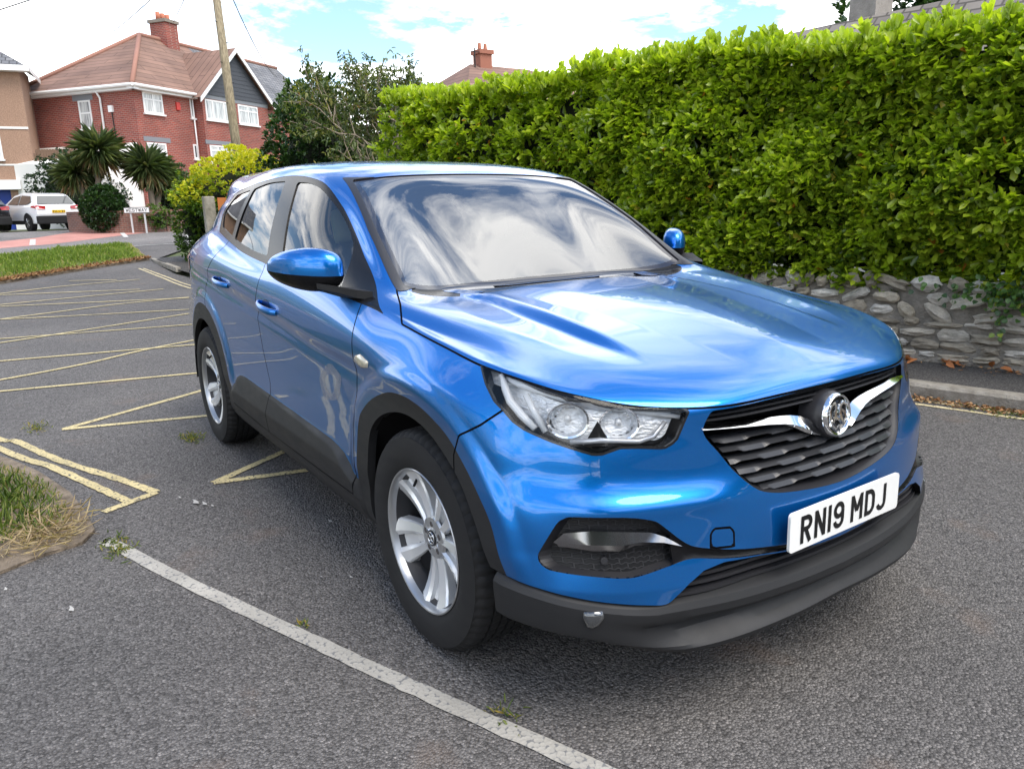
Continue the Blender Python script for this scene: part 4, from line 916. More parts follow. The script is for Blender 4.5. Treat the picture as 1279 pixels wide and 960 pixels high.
# ---- asphalt ----
def m_asphalt(name, base, worn=0.0, chips=1.0):
    m = mat(name, (base,) * 3, .82, spec=.35); wb_ = (1.05, 1.0, .95); b = bsdf(m); co = coords(m)
    v = nd(m, 'ShaderNodeTexVoronoi'); v.inputs['Scale'].default_value = 130; v.inputs['Randomness'].default_value = 1; lk(m, co, v.inputs['Vector'])
    v2 = nd(m, 'ShaderNodeTexVoronoi'); v2.inputs['Scale'].default_value = 150; lk(m, co, v2.inputs['Vector'])
    stone = ramp(m, v.outputs['Color'], [(0, (base * .42,) * 3), (.45, (base * .97, base * .94, base * .93)), (.8, (base * 1.4, base * 1.36, base * 1.34)), (.97, (base * 2.2, base * 2.1, base * 2.05))])
    crev = ramp(m, v.outputs['Distance'], [(0, (1, 1, 1)), (.55, (.9, .9, .9)), (.95, (.36, .35, .35))])
    c = mixc(m, 1.0, stone, crev, 'MULTIPLY')
    fine = ramp(m, noise(m, co, 230, 3), [(.35, (.72,) * 3), (.66, (1.3,) * 3)]); c = mixc(m, 1.0, c, fine, 'MULTIPLY')
    big = ramp(m, noise(m, co, .55, 5), [(.3, (.82, .80, .79)), (.7, (1.26, 1.22, 1.18))]); c = mixc(m, 1.0, c, big, 'MULTIPLY')
    brown = ramp(m, noise(m, co, 2.3, 5), [(.60, (0, 0, 0)), (.74, (.55,) * 3)]); c = mixc(m, brown, c, (base * 1.35, base * 1.0, base * .80), 'MIX')
    chip = ramp(m, v2.outputs['Color'], [(.955, (0, 0, 0)), (.985, (.8 * chips,) * 3)]); c = mixc(m, chip, c, (.30, .28, .26))
    lk(m, c, b.inputs['Base Color'])
    h = ramp(m, v.outputs['Distance'], [(0, (1, 1, 1)), (.9, (0, 0, 0))]); bump(m, h, .9, .006)
    lk(m, ramp(m, v.outputs['Color'], [(0, (.9,) * 3), (1, (.55,) * 3)]), b.inputs['Roughness'])
    return m
ASPH = m_asphalt('road asphalt', .118); ASPH2 = m_asphalt('old car park asphalt', .112, chips=.7); PAVM = m_asphalt('footpath asphalt', .075, chips=.3)
def sheet(name, poly, zoff, m, kind='structure', step=1.0, follow=True, thick=0):
    """flat polygon laid on the ground, cut into cells so that it follows the slope"""
    bm = bmesh.new(); vs_ = [bm.verts.new((a, b, 0)) for a, b in poly]; bm.faces.new(vs_)
    xs = [p[0] for p in poly]; x = math.floor(min(xs))
    while x < max(xs):
        if x < -9: bmesh.ops.bisect_plane(bm, geom=bm.verts[:] + bm.edges[:] + bm.faces[:], plane_co=(x, 0, 0), plane_no=(1, 0, 0))
        x += step
    for x_ in (-10, -34):
        if min(xs) < x_ < max(xs): bmesh.ops.bisect_plane(bm, geom=bm.verts[:] + bm.edges[:] + bm.faces[:], plane_co=(x_, 0, 0), plane_no=(1, 0, 0))
    bmesh.ops.recalc_face_normals(bm, faces=bm.faces)
    if sum(f.normal.z for f in bm.faces) < 0: bmesh.ops.reverse_faces(bm, faces=bm.faces)
    for v in bm.verts: v.co.z = gz(v.co.x) + zoff
    if thick:
        r = bmesh.ops.extrude_face_region(bm, geom=bm.faces[:]); 
        for v in [e for e in r['geom'] if isinstance(e, bmesh.types.BMVert)]: v.co.z += 0
        top = [e for e in r['geom'] if isinstance(e, bmesh.types.BMVert)]
        for v in bm.verts:
            if v not in set(top): v.co.z -= thick
        bmesh.ops.recalc_face_normals(bm, faces=bm.faces)
    me = bpy.data.meshes.new(name); bm.to_mesh(me); bm.free(); me.materials.append(m); o = bpy.data.objects.new(name, me); COL.objects.link(o)
    if kind: o['kind'] = kind
    return o
SOIL = mat('dry soil', (.16, .12, .08), .95); lk(SOIL, ramp(SOIL, noise(SOIL, coords(SOIL), 14, 6), [(.3, (.10, .078, .055)), (.7, (.25, .20, .15))]), bsdf(SOIL).inputs['Base Color']); bump(SOIL, noise(SOIL, coords(SOIL), 60, 5), .8, .02)
FARG = mat('far ground', (.07, .09, .03), .95); lk(FARG, ramp(FARG, noise(FARG, coords(FARG), .2, 6), [(.3, (.05, .07, .02)), (.7, (.10, .12, .05))]), bsdf(FARG).inputs['Base Color'])
sheet('ground', [(-600, -600), (600, -600), (600, 600), (-600, 600)], -.05, FARG, step=1000)
sheet('road', [(-24.2, -9), (24, -9), (24, 9), (4, 4.5), (0, 3.45), (-.6, 3.31), (-3, 2.85), (-8, 2.02), (-13.5, 1.32), (-14.55, 1.16), (-17.52, 1.24), (-18.19, 1.35), (-24.2, 4.0)], 0.0, ASPH)
# old paving of the parking area in the near left, edged by a flush stone strip
strip = [(-1.50, -1.66), (-1.42, -1.625), (-.84, -1.43), (-.19, -1.19), (.32, -1.0), (.74, -.835), (2.0, -.33), (4.5, .75)]
sheet('parking_area', [(-1.50, -1.66)] + strip[1:] + [(4.5, -9), (-9, -9), (-9, -2.2), (-3.2, -2.1), (-1.6, -1.9)], .004, ASPH2)
def ribbon_xy(pts, wd, jag=0.0, seed=1):
    r = random.Random(seed); P_ = crm(pts, 10) if len(pts) > 2 else np.array([np.array(pts[0]) + (np.array(pts[1]) - np.array(pts[0])) * k / 30 for k in range(31)]); L_ = []; R2 = []
    for i, p in enumerate(P_):
        t = P_[min(i + 1, len(P_) - 1)] - P_[max(i - 1, 0)]; n = np.array([-t[1], t[0]]) / max(np.linalg.norm(t), 1e-6); ww = wd[0] + (wd[1] - wd[0]) * i / (len(P_) - 1) if isinstance(wd, tuple) else wd
        L_.append(tuple(p + n * (ww / 2 + r.uniform(-jag, jag)))); R2.append(tuple(p - n * (ww / 2 + r.uniform(-jag, jag))))
    return L_, R2
def marking(name, lines, zoff, m, wd, jag=.003, kind='structure', top=True, h=0.0):
    V = []; F = []
    for q, pts in enumerate(lines):
        w_ = wd
        if isinstance(pts, tuple) and isinstance(pts[1], (float, tuple)) and not isinstance(pts[0], tuple): pts, w_ = pts
        L_, R2 = ribbon_xy(pts, w_, jag, 17 + q); b = len(V)
        for l, r in zip(L_, R2): V += [(l[0], l[1], gz(l[0]) + zoff + q * .0005), (r[0], r[1], gz(r[0]) + zoff + q * .0005)]
        F += [(b + 2 * i, b + 2 * i + 1, b + 2 * i + 3, b + 2 * i + 2) for i in range(len(L_) - 1)]
    o = mesh_obj(name, V, F, m, None)
    if kind: o['kind'] = kind
    return o
def m_worn(name, c, thr=.42, asph=.07):
    m = mat(name, c, .75); co = coords(m); v = nd(m, 'ShaderNodeTexVoronoi'); v.inputs['Scale'].default_value = 75; lk(m, co, v.inputs['Vector'])
    n = noise(m, co, 9, 8, .75); w1 = ramp(m, n, [(thr - .10, (0, 0, 0)), (thr + .03, (1, 1, 1))]); sp = ramp(m, v.outputs['Distance'], [(.62, (1, 1, 1)), (.80, (.0,) * 3)]); f = mixc(m, 1.0, w1, sp, 'MULTIPLY')
    dirt = ramp(m, noise(m, co, 4, 6), [(.3, tuple(x * .68 for x in c)), (.7, c)]); lk(m, mixc(m, f, (asph,) * 3, dirt), bsdf(m).inputs['Base Color']); bump(m, v.outputs['Distance'], .5, .004); return m
YEL = m_worn('worn yellow paint', (.60, .50, .26), .36); YELF = m_worn('yellow paint', (.66, .56, .34), .30); STONE = m_worn('pale concrete edging', (.40, .38, .34), .28, .16); WHT = m_worn('white road paint', (.70, .69, .66), .34)
marking('edging_strip', [strip], .008, STONE, .058, .003)
zz = [[(-3.61,-1.66),(-4.12,-.72),(-4.45,-.12)],[(-3.61,-1.66),(-3.35,-.84),(-3.1,-.05)],[(-1.95,-1.10),(-2.25,-.61),(-2.55,-.12)],[(-1.95,-1.10),(-1.82,-.61),(-1.67,-.05)],[(-5.24,-2.3),(-5.19,-1.98),(-4.85,-.56),(-4.6,.4)],[(-5.62,-2.4),(-5.70,-1.98),(-6.00,-1.30),(-6.38,-.76),(-6.66,-.19),(-6.9,.5)],[(-6.8,-2.4),(-6.72,-1.96),(-6.36,-.26),(-6.2,.5)],[(-7.85,-2.4),(-7.99,-1.94),(-8.29,-1.25),(-9.0,.24)],[(-8.4,-2.4),(-8.32,-1.94),(-7.9,.01),(-7.8,.4)],[(-10.3,-2.3),(-10.22,-1.91),(-9.45,.33)],[(-10.0,-2.3),(-10.22,-1.91),(-10.47,-1.21),(-10.74,-.43),(-10.87,.63)],[(-11.7,-2.3),(-11.58,-1.88),(-10.78,.61)],[(-11.6,-2.3),(-11.78,-1.88),(-12.19,.49)],[(-13.2,-2.3),(-13.06,-1.86),(-12.39,.15)],[(-13.0,-2.3),(-13.24,-1.85),(-13.69,-.97),(-13.98,.4)],[(-14.55,-.73),(-14.18,.03)]]
marking('zigzag_markings', zz, .004, YEL, .052, .003)
marking('double_yellow_line', [[(-16.26,.73),(-14.2,.80),(-12.06,.90),(-9.5,1.35),(-6,1.98),(-3,2.50),(-1.2,2.90),(-.60,3.08),(.0,3.24),(3,4.0),(6,4.7)],[(-16.20,.81),(-14.2,.90),(-12.3,1.0),(-9.5,1.46),(-6,2.09),(-3,2.61),(-1.2,3.02),(-.61,3.19),(.0,3.35),(3,4.11),(6,4.8)]], .004, YELF, .042, .002)
marking('double_yellow_line_near', [[(-6,-2.55),(-4.6,-2.3),(-3.63,-2.01),(-3.49,-1.92),(-2.89,-1.73),(-2.31,-1.49),(-1.99,-1.37)],[(-1.99,-1.37),(-1.87,-1.62)],[(-4.4,-2.35),(-3.15,-1.93),(-2.82,-1.79),(-2.37,-1.64),(-1.93,-1.50)]], .0045, YEL, .050, .004)
# ---- footpath, kerb and leaf litter under the hedge ----
KX = [-13.5, -8, -3, -.6, 0, 4, 9]; KY = [1.24, 1.95, 2.78, 3.24, 3.38, 4.42, 5.7]; WX = [-15.6, -8, -3, -1.14, -.33, 4, 9]; WY = [1.80, 2.80, 3.62, 4.00, 4.17, 5.25, 6.5]
ky = lambda x: float(np.interp(x, KX, KY)); wy = lambda x: float(np.interp(x, WX, WY))
xs_ = list(np.arange(-13.5, 9.01, .5))
sheet('footpath', [(x, ky(x) + .02) for x in xs_] + [(x, wy(x) + .12) for x in xs_[::-1]] + [(-18.2, 2.6), (-17.5, 1.3), (-14.5, 1.2)], .095, PAVM)
def m_stone(name, c1, c2, sc=4):
    m = mat(name, c1, .9); co = coords(m); lk(m, ramp(m, noise(m, co, sc, 8, .65), [(.3, c1), (.7, c2)]), bsdf(m).inputs['Base Color']); bump(m, noise(m, co, sc * 7, 8, .7), .9, .02); return m
KERB = m_stone('weathered limestone kerb', (.16, .14, .11), (.40, .37, .32), 9)
g = MB(); x = -13.5
while x < 8.6:      # kerb stones end to end
    x2 = x + .90; a = Vector((x + .004, ky(x), 0)); b = Vector((x2 - .004, ky(x2), 0)); t = (b - a).normalized(); n = Vector((-t.y, t.x, 0)); z0 = gz(x)
    hh = .105 + rng.uniform(-.006, .006); wv = .13
    V = [a - Vector((0, 0, .05)), b - Vector((0, 0, .05)), b + n * wv - Vector((0, 0, .05)), a + n * wv - Vector((0, 0, .05))]
    V += [a + Vector((0, 0, hh - .02)), b + Vector((0, 0, hh - .02)), b + n * .02 + Vector((0, 0, hh)), a + n * .02 + Vector((0, 0, hh)), a + n * wv + Vector((0, 0, hh)), b + n * wv + Vector((0, 0, hh))]
    V = [v + Vector((0, 0, z0)) for v in V]
    g.add(V, [(0, 1, 5, 4), (4, 5, 6, 7), (7, 6, 9, 8), (0, 4, 7, 8, 3), (1, 2, 9, 6, 5), (3, 8, 9, 2)]); x = x2
k_ = g.build('kerb', KERB); k_['kind'] = 'structure'
g = MB()
for i in range(14):
    tt_ = i / 14; g.box((-18.19 + 3.64 * tt_ + .13, 1.30 - .13 * tt_ + .04, gz(-16) + .055 - .01 * tt_), (.255, .10, .10), Matrix.Rotation(R_(-3), 3, 'Z'), .01)
k2 = g.build('kerb_far', KERB); k2['kind'] = 'structure'
# ---- leaves ----
def leaf_field(name, C, D, L, Wd, mats, parent=None, fold=.18, up=None, tint=None, droop=.15, kind=None, ob=False):
    """C base points (n,3), D directions (n,3), L lengths, Wd widths: one mesh of folded leaf blades"""
    n = len(C); D = D / np.linalg.norm(D, axis=1, keepdims=True); r = rng.normal(size=(n, 3)); 
    if up is not None: r = r * .45 + up
    S = np.cross(D, r); S /= np.maximum(np.linalg.norm(S, axis=1, keepdims=True), 1e-6); Nn = np.cross(S, D)
    L = np.broadcast_to(L, (n,))[:, None]; Wd = np.broadcast_to(Wd, (n,))[:, None]
    mid = C + D * L * .5 + Nn * L * .04; tip = C + D * L - Nn * L * droop; q1 = C + D * L * (.30 if ob else .28); q2 = C + D * L * (.80 if ob else .68) - Nn * L * droop * .35
    e1, e2 = (.34, .47) if ob else (.46, .42); V = np.stack([C, q1 + S * Wd * e1 + Nn * Wd * fold, q2 + S * Wd * e2 + Nn * Wd * fold, tip, q2 - S * Wd * e2 + Nn * Wd * fold, q1 - S * Wd * e1 + Nn * Wd * fold], 1).reshape(-1, 3)
    b = (np.arange(n) * 6)[:, None]; F = np.concatenate([b + [0, 1, 2, 3], b + [0, 3, 4, 5]], 1).reshape(-1, 4)
    me = bpy.data.meshes.new(name); me.vertices.add(len(V)); me.vertices.foreach_set('co', V.ravel()); me.loops.add(F.size); me.loops.foreach_set('vertex_index', F.ravel().astype(np.int32))
    me.polygons.add(len(F)); me.polygons.foreach_set('loop_start', np.arange(len(F), dtype=np.int32) * 4); me.polygons.foreach_set('loop_total', np.full(len(F), 4, dtype=np.int32)); me.update(calc_edges=True)
    at = me.attributes.new('tint', 'FLOAT', 'POINT'); at.data.foreach_set('value', np.repeat(tint if tint is not None else rng.random(n), 6).astype(np.float32))
    me.materials.append(mats); me.validate(); o = bpy.data.objects.new(name, me); COL.objects.link(o)
    if parent is not None: o.parent = parent
    if kind: o['kind'] = kind
    return o
def m_leaf(name, stops, rough=.38, trans=.30, spec=.5):
    m = bpy.data.materials.new(name); m.use_nodes = True; b = bsdf(m); nt = m.node_tree; out = nt.nodes['Material Output']
    a = nd(m, 'ShaderNodeAttribute'); a.attribute_name = 'tint'; c = ramp(m, a.outputs['Fac'], stops); lk(m, c, b.inputs['Base Color']); b.inputs['Roughness'].default_value = rough; b.inputs['Specular IOR Level'].default_value = spec
    t = nd(m, 'ShaderNodeBsdfTranslucent'); tc_ = mixc(m, 1.0, c, (1.5, 1.7, .5), 'MULTIPLY'); lk(m, tc_, t.inputs[0]); mx_ = nd(m, 'ShaderNodeMixShader'); mx_.inputs[0].default_value = trans
    lk(m, b.outputs[0], mx_.inputs[1]); lk(m, t.outputs[0], mx_.inputs[2]); lk(m, mx_.outputs[0], out.inputs[0]); return m
LAUREL = m_leaf('laurel leaf', [(0, (.05, .095, .014)), (.25, (.19, .27, .024)), (.60, (.37, .46, .036)), (.90, (.56, .62, .055)), (.975, (.66, .60, .07)), (.995, (.36, .14, .03))], .26, .42)
def shoots(C, Nrm, k, L, spread=.9, lift=.5):
    """rosettes of k leaves at points C facing Nrm"""
    n = len(C); D = np.repeat(Nrm, k, 0) * 1.0 + rng.normal(size=(n * k, 3)) * spread; D[:, 2] += lift; CC = np.repeat(C, k, 0) + rng.normal(size=(n * k, 3)) * L * .18; return CC, D
hz_b = lambda x: .62 + .05 * np.sin(x * 1.7)
def hedge_top(x): return 2.485 - .030 * np.clip(x, -8, 0) - .0 + .05 * np.sin(x * 1.3) + .03 * np.sin(x * 4.1)
def make_hedge():
    hd = empty('hedge', (-2, wy(-2) + .5, .1), label='tall clipped laurel hedge with glossy bright green leaves above the stone wall', cat='hedge')
    inv = hd.matrix_world.inverted() if False else Matrix.Translation(-Vector(hd.location))
    X0, X1 = -7.9, 4.2; face = []
    n = 10500; x = rng.uniform(X0, X1, n) ; x = np.where(rng.random(n) < .35, rng.uniform(-4, 1.5, n), x); zt = hedge_top(x); zb = hz_b(x) + .05; z = zb + (zt - zb) * rng.random(n) ** .95
    lump = .10 * np.sin(x * 2.1 + z * 1.3) + .07 * np.sin(x * 5.3 - z * 4.1) + .06 * np.sin(z * 6.5 + x * 1.1)
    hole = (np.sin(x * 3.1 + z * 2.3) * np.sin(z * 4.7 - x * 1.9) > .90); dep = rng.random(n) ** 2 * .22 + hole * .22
    y = np.interp(x, WX, WY) - .10 + .18 * ((z - zb) / (zt - zb)) ** 2 - lump * .8 + dep + .12 * (1 - np.clip((z - zb) / .35, 0, 1))
    y = y + .28 * np.exp(-(x - X0) / .35)
    C = np.stack([x, y, z], 1); Nn = np.tile([.16, -1.0, .12], (n, 1)); CC, D = shoots(C, Nn, 7, .085, .75, .42); tn = rng.beta(2.2, 2.4, n); tn = np.clip(tn * .85 + .22 * ((z - 1.9) > 0) * (z - 1.9) - dep * 1.0, 0, .93)  # light painted into the leaf tint: paler towards the top, darker deep in
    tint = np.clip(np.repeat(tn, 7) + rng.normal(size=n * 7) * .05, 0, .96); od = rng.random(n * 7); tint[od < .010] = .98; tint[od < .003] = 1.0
    nt_ = 3000; xt = rng.uniform(X0, X1, nt_); yt = np.interp(xt, WX, WY) + rng.uniform(-.05, 1.0, nt_); zt_ = hedge_top(xt) + rng.random(nt_) ** 2 * .13 - .03 - .25 * np.clip((yt - np.interp(xt, WX, WY) - .7) / .3, 0, 1) ** 2
    C2, D2 = shoots(np.stack([xt, yt, zt_], 1), np.tile([0, -.15, 1.0], (nt_, 1)), 7, .085, .55, .55); t2 = np.clip(np.repeat(rng.uniform(.42, .82, nt_), 7), 0, .96)
    ne = 700; ze = rng.uniform(.6, 2.9, ne); ye = wy(X0) + rng.uniform(0, 1.1, ne); xe = X0 - .05 + rng.normal(size=ne) * .08 + .12 * np.sin(ze * 3 + ye * 4)
    C3, D3 = shoots(np.stack([xe, ye, ze], 1), np.tile([-1.0, -.3, .1], (ne, 1)), 7, .085, .75, .4); t3 = np.clip(np.repeat(rng.beta(2.2, 2.2, ne), 7), 0, .93)
    CC = np.concatenate([CC, C2, C3]) - np.array(hd.location); D = np.concatenate([D, D2, D3]); tt_ = np.concatenate([tint, t2, t3]); m_ = len(CC)
    leaf_field('leaves', CC, D, rng.uniform(.068, .118, m_), rng.uniform(.036, .056, m_), LAUREL, hd, up=np.array([0, -.5, 1.0]), tint=tt_, ob=True)
    # dark woody interior: a rough core and stems
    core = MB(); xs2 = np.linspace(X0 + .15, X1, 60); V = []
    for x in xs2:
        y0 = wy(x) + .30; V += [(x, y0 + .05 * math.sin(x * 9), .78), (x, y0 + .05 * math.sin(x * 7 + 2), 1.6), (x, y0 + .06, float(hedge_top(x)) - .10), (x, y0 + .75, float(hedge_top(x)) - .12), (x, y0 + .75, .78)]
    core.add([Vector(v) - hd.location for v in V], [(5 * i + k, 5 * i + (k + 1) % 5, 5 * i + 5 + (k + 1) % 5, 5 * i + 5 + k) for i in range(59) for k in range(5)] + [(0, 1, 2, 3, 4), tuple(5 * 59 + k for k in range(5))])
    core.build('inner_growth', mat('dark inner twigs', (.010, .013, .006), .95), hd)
    st = MB()
    for i in range(26):
        x = rng.uniform(-4.5, 1.5); y = wy(x) + .25 + rng.uniform(0, .3); st.tube([Vector((x, y, .35)) - hd.location, Vector((x + rng.uniform(-.2, .2), y + .05, .95)) - hd.location, Vector((x + rng.uniform(-.4, .4), y + .1, 1.7)) - hd.location], [.03, .022, .012], 6)
    st.build('stems', mat('hedge bark', (.10, .08, .06), .9), hd)
make_hedge()
# ---- rubble stone wall below the hedge ----
def make_wall():
    wl = empty('stone_wall', (-2, wy(-2), .1), label='low rubble wall of grey limestone and mortar under the clipped hedge', cat='wall'); o0 = Vector(wl.location)
    M1 = mat('lime mortar', (.22, .20, .17), .95); co = coords(M1); lk(M1, ramp(M1, noise(M1, co, 6, 8, .7), [(.3, (.15, .135, .11)), (.7, (.38, .345, .29))]), bsdf(M1).inputs['Base Color']); bump(M1, noise(M1, co, 40, 8, .7), 1.0, .03)
    ST = mat('limestone rubble', (.3, .3, .3), .85); a = nd(ST, 'ShaderNodeAttribute'); a.attribute_name = 'tint'; co = coords(ST); base = ramp(ST, a.outputs['Fac'], [(0, (.28, .25, .20)), (.35, (.50, .45, .36)), (.7, (.60, .58, .54)), (1, (.82, .79, .71))])
    lk(ST, mixc(ST, 1.0, base, ramp(ST, noise(ST, co, 11, 9, .7), [(.25, (.5, .49, .46)), (.7, (1.25, 1.22, 1.18))]), 'MULTIPLY'), bsdf(ST).inputs['Base Color']); bump(ST, noise(ST, coords(ST, (1, 1, 3)), 26, 8, .7), .9, .03)
    xs2 = np.arange(-15.2, 4.3, .1); V = []; F = []; zs = [0, .12, .24, .36, .48, .58]
    for x in xs2:
        for k, z in enumerate(zs): V.append((x, wy(x) + .035 * z + .022 * math.sin(x * 7 + z * 23) + rng.normal() * .010 - .02 * (k == 0), z + gz(x) + (rng.normal() * .02 if k == 5 else 0)))
        V.append((x, wy(x) + .40, .60 + gz(x)))
    nn = 7; F = [(nn * i + k, nn * i + nn + k, nn * i + nn + k + 1, nn * i + k + 1) for i in range(len(xs2) - 1) for k in range(6)]
    mesh_obj('mortar', [Vector(v) - o0 + Vector((0, 0, .1)) for v in V], F, M1, wl, True)
    bm = bmesh.new(); tints = []
    z = .03
    for row in range(7):
        x = -9.0 + rng.uniform(0, .2); hrow = (.055, .07, .085, .06, .10, .09, .12)[row]
        while x < 3.6:
            L_ = rng.uniform(.10, .34) * (1 if row < 4 else .7); hh = hrow * rng.uniform(.7, 1.15)
            if row >= 4 and rng.random() < .12: x += L_ * .8; continue
            if rng.random() < .05: x += L_ * .5; continue
            cx, cz = x + L_ / 2, z + hrow / 2 + rng.normal() * .008; r = bmesh.ops.create_icosphere(bm, subdivisions=2, radius=1); ang = rng.normal() * (.05 if row < 4 else .28)
            ca, sa = math.cos(ang), math.sin(ang); dpt = rng.uniform(.025, .05); sd_ = rng.uniform(0, 99)
            for v in r['verts']:
                p = v.co; px2, pz2 = p.x, p.z; m_ = max(abs(px2), abs(pz2), 1e-6); q = math.hypot(px2, pz2); kf = (q / m_) ** .75 * (1 + .13 * math.sin(5 * px2 + sd_) + .10 * math.sin(7 * pz2 + sd_ * 2)); px2 *= kf; pz2 *= kf
                X_, Z_ = px2 * L_ * .50, pz2 * hh * .50; v.co = Vector((cx + X_ * ca - Z_ * sa, wy(cx) + (X_ * ca) * .2 - .002 + p.y * dpt * (.8 + .3 * math.sin(9 * px2 + sd_)), cz + X_ * sa + Z_ * ca + .1)) - o0
            tints += [rng.random() ** 1.3 * (.75 if row < 4 else 1.0)] * len(r['verts']); x += L_ + rng.uniform(.004, .03)
        z += hrow + .008
    me = bpy.data.meshes.new('stones'); bm.to_mesh(me); bm.free(); at_ = me.attributes.new('tint', 'FLOAT', 'POINT'); at_.data.foreach_set('value', np.array(tints, dtype=np.float32)); me.materials.append(ST)
    o = bpy.data.objects.new('stones', me); COL.objects.link(o); o.parent = wl; o['kind'] = 'stuff'
make_wall()
IVY = m_leaf('ivy leaf', [(0, (.020, .055, .014)), (.5, (.06, .13, .025)), (.85, (.09, .18, .03)), (1, (.30, .34, .05))], .4, .2)
iv = []; nv = []
for cx_, sp, n_, zz_, dz in ((-.05, .38, 700, .67, .055), (1.2, .7, 600, .62, .12), (-3.4, .5, 160, .66, .04), (-.47, .03, 26, .50, .09)):
    x = rng.normal(size=n_) * sp + cx_; z = zz_ + rng.normal(size=n_) * dz; iv.append(np.stack([x, np.interp(x, WX, WY) - .05 - rng.random(n_) * .05, z], 1))
iv = np.concatenate(iv); iv = iv[iv[:, 2] > .25]; D = rng.normal(size=iv.shape) * .5 + [0, -.8, -.4]
tag(leaf_field('ivy', iv, D, .045, .04, IVY, None, up=np.array([0, -1.0, .6])), 'dark ivy trailing over the top of the rubble stone wall', 'ivy')
# fallen brown leaves in the gutter and along the wall foot
LITTER = m_leaf('fallen leaf', [(0, (.10, .045, .018)), (.5, (.26, .12, .045)), (1, (.40, .26, .13))], .8, .1)
n_ = 2600; x = rng.uniform(-4, 4, n_); y = np.interp(x, KX, KY) - .02 - rng.random(n_) ** 2 * .11; z = .012 + rng.random(n_) * .02
x2 = rng.uniform(-4, 4, 420); y2 = np.interp(x2, WX, WY) - rng.random(420) ** 2.5 * .30; z2 = np.full(420, .112)
C = np.concatenate([np.stack([x, y, z], 1), np.stack([x2, y2, z2], 1)]); D = rng.normal(size=C.shape); D[:, 2] *= .12
leaf_field('leaf_litter', C, D, rng.uniform(.018, .045, len(C)), rng.uniform(.010, .022, len(C)), LITTER, None, up=np.array([0, 0, 1.0]), kind='stuff')
C = []; 
for cx_, n_ in ((-.47, 6), (-.80, 5), (-1.02, 4)): C += [(cx_ + rng.normal() * .05, wy(cx_) - .06 + rng.normal() * .03, .125) for _ in range(n_)]
C = np.array(C); D = rng.normal(size=C.shape); D[:, 2] *= .25
leaf_field('fallen_laurel_leaves', C, D, .10, .045, m_leaf('orange dead leaf', [(0, (.38, .13, .04)), (1, (.50, .20, .07))], .7, .1), None, up=np.array([0, 0, 1.0]), kind='stuff')
# ---- grass ----
def m_grass(name, st): return m_leaf(name, st, .55, .35)
GRASS = m_grass('verge grass', [(0, (.035, .065, .012)), (.4, (.09, .15, .025)), (.7, (.19, .24, .055)), (.88, (.34, .31, .12)), (1, (.42, .33, .18))])
def inpoly(x, y, poly):
    ins_ = np.zeros(len(x), bool); p = poly
    for (x0, y0), (x1, y1) in zip(p, p[1:] + p[:1]):
        if y0 != y1: ins_ ^= ((y0 > y) != (y1 > y)) & (x < (x1 - x0) * (y - y0) / (y1 - y0) + x0)
    return ins_
def grass(name, poly, n, L, m, zo=.02, dry_edge=None, wid=.006, lean=.35):
    p = np.array(poly); x = rng.uniform(p[:, 0].min(), p[:, 0].max(), n); y = rng.uniform(p[:, 1].min(), p[:, 1].max(), n); k = inpoly(x, y, poly); x, y = x[k], y[k]; n = len(x)
    D = rng.normal(size=(n, 3)) * lean; D[:, 2] = 1.0; cl = .5 + .5 * np.sin(x * 3.1 + np.sin(y * 4)) * np.sin(y * 3.7); Ls = L * rng.uniform(.35, 1.1, n) * (.55 + .6 * cl); tint = np.clip(rng.beta(2, 2.6, n) + .15 * (1 - cl), 0, 1)
    if dry_edge is not None:
        de = np.clip(1 - np.abs(sdpoly(np.stack([x, y], 1), poly)) / dry_edge, 0, 1); tint = np.clip(tint + de * .55 * rng.random(n), 0, 1); Ls *= (1 - .55 * de)
    return leaf_field(name, np.stack([x, y, gh(x) + zo], 1), D, Ls, wid, m, None, fold=.1, tint=tint, droop=.35, kind='stuff')
near_v = [(-9, -2.75), (-4.6, -2.42), (-3.25, -2.05), (-3.05, -1.96), (-2.7, -1.84), (-2.24, -1.73), (-1.89, -1.69), (-1.64, -1.68), (-1.52, -1.74), (-1.49, -1.88), (-1.40, -2.06), (-1.3, -2.6), (-1.8, -4.5), (-9, -4.5)]
sheet('verge_soil', near_v, .018, SOIL, thick=.014)
grass_v = [(-9, -2.85), (-4.6, -2.5), (-3.2, -2.12), (-2.7, -1.90), (-2.24, -1.79), (-1.92, -1.76), (-1.74, -1.80), (-1.66, -1.95), (-1.75, -2.25), (-2.2, -4.5), (-9, -4.5)]
grass('grass', grass_v, 60000, .082, GRASS, .03, .16, .0042, .55)
# straw and weeds on the bare tip of the verge
n_ = 520; x = rng.normal(size=n_) * .16 - 1.66; y = rng.normal(size=n_) * .13 - 1.86; k = inpoly(x, y, near_v); x, y = x[k], y[k]; D = rng.normal(size=(len(x), 3)); D[:, 2] = np.abs(D[:, 2]) * .25
leaf_field('straw', np.stack([x, y, np.full(len(x), .035)], 1), D, rng.uniform(.03, .12, len(x)), .0035, m_grass('straw', [(0, (.30, .21, .12)), (1, (.50, .40, .24))]), None, tint=None, kind='stuff')
WEED = m_grass('small weeds', [(0, (.06, .10, .02)), (.6, (.16, .19, .04)), (1, (.36, .26, .07))])
wp = [((-1.40, -1.62), .045, 130), ((-2.85, -1.02), .05, 150), ((-3.75, -1.80), .05, 90), ((-.33, -1.20), .012, 14), ((.45, -.90), .03, 30), ((-.13, 3.30), .10, 160), ((.18, 3.36), .12, 220), ((-.9, 3.14), .05, 50)]
C = np.concatenate([np.stack([rng.normal(size=n_) * r * 1.3 + p[0], rng.normal(size=n_) * r * .6 + p[1], np.full(n_, .006)], 1) for p, r, n_ in wp]); D = rng.normal(size=C.shape); D[:, 2] = np.abs(D[:, 2]) * .6 + .15
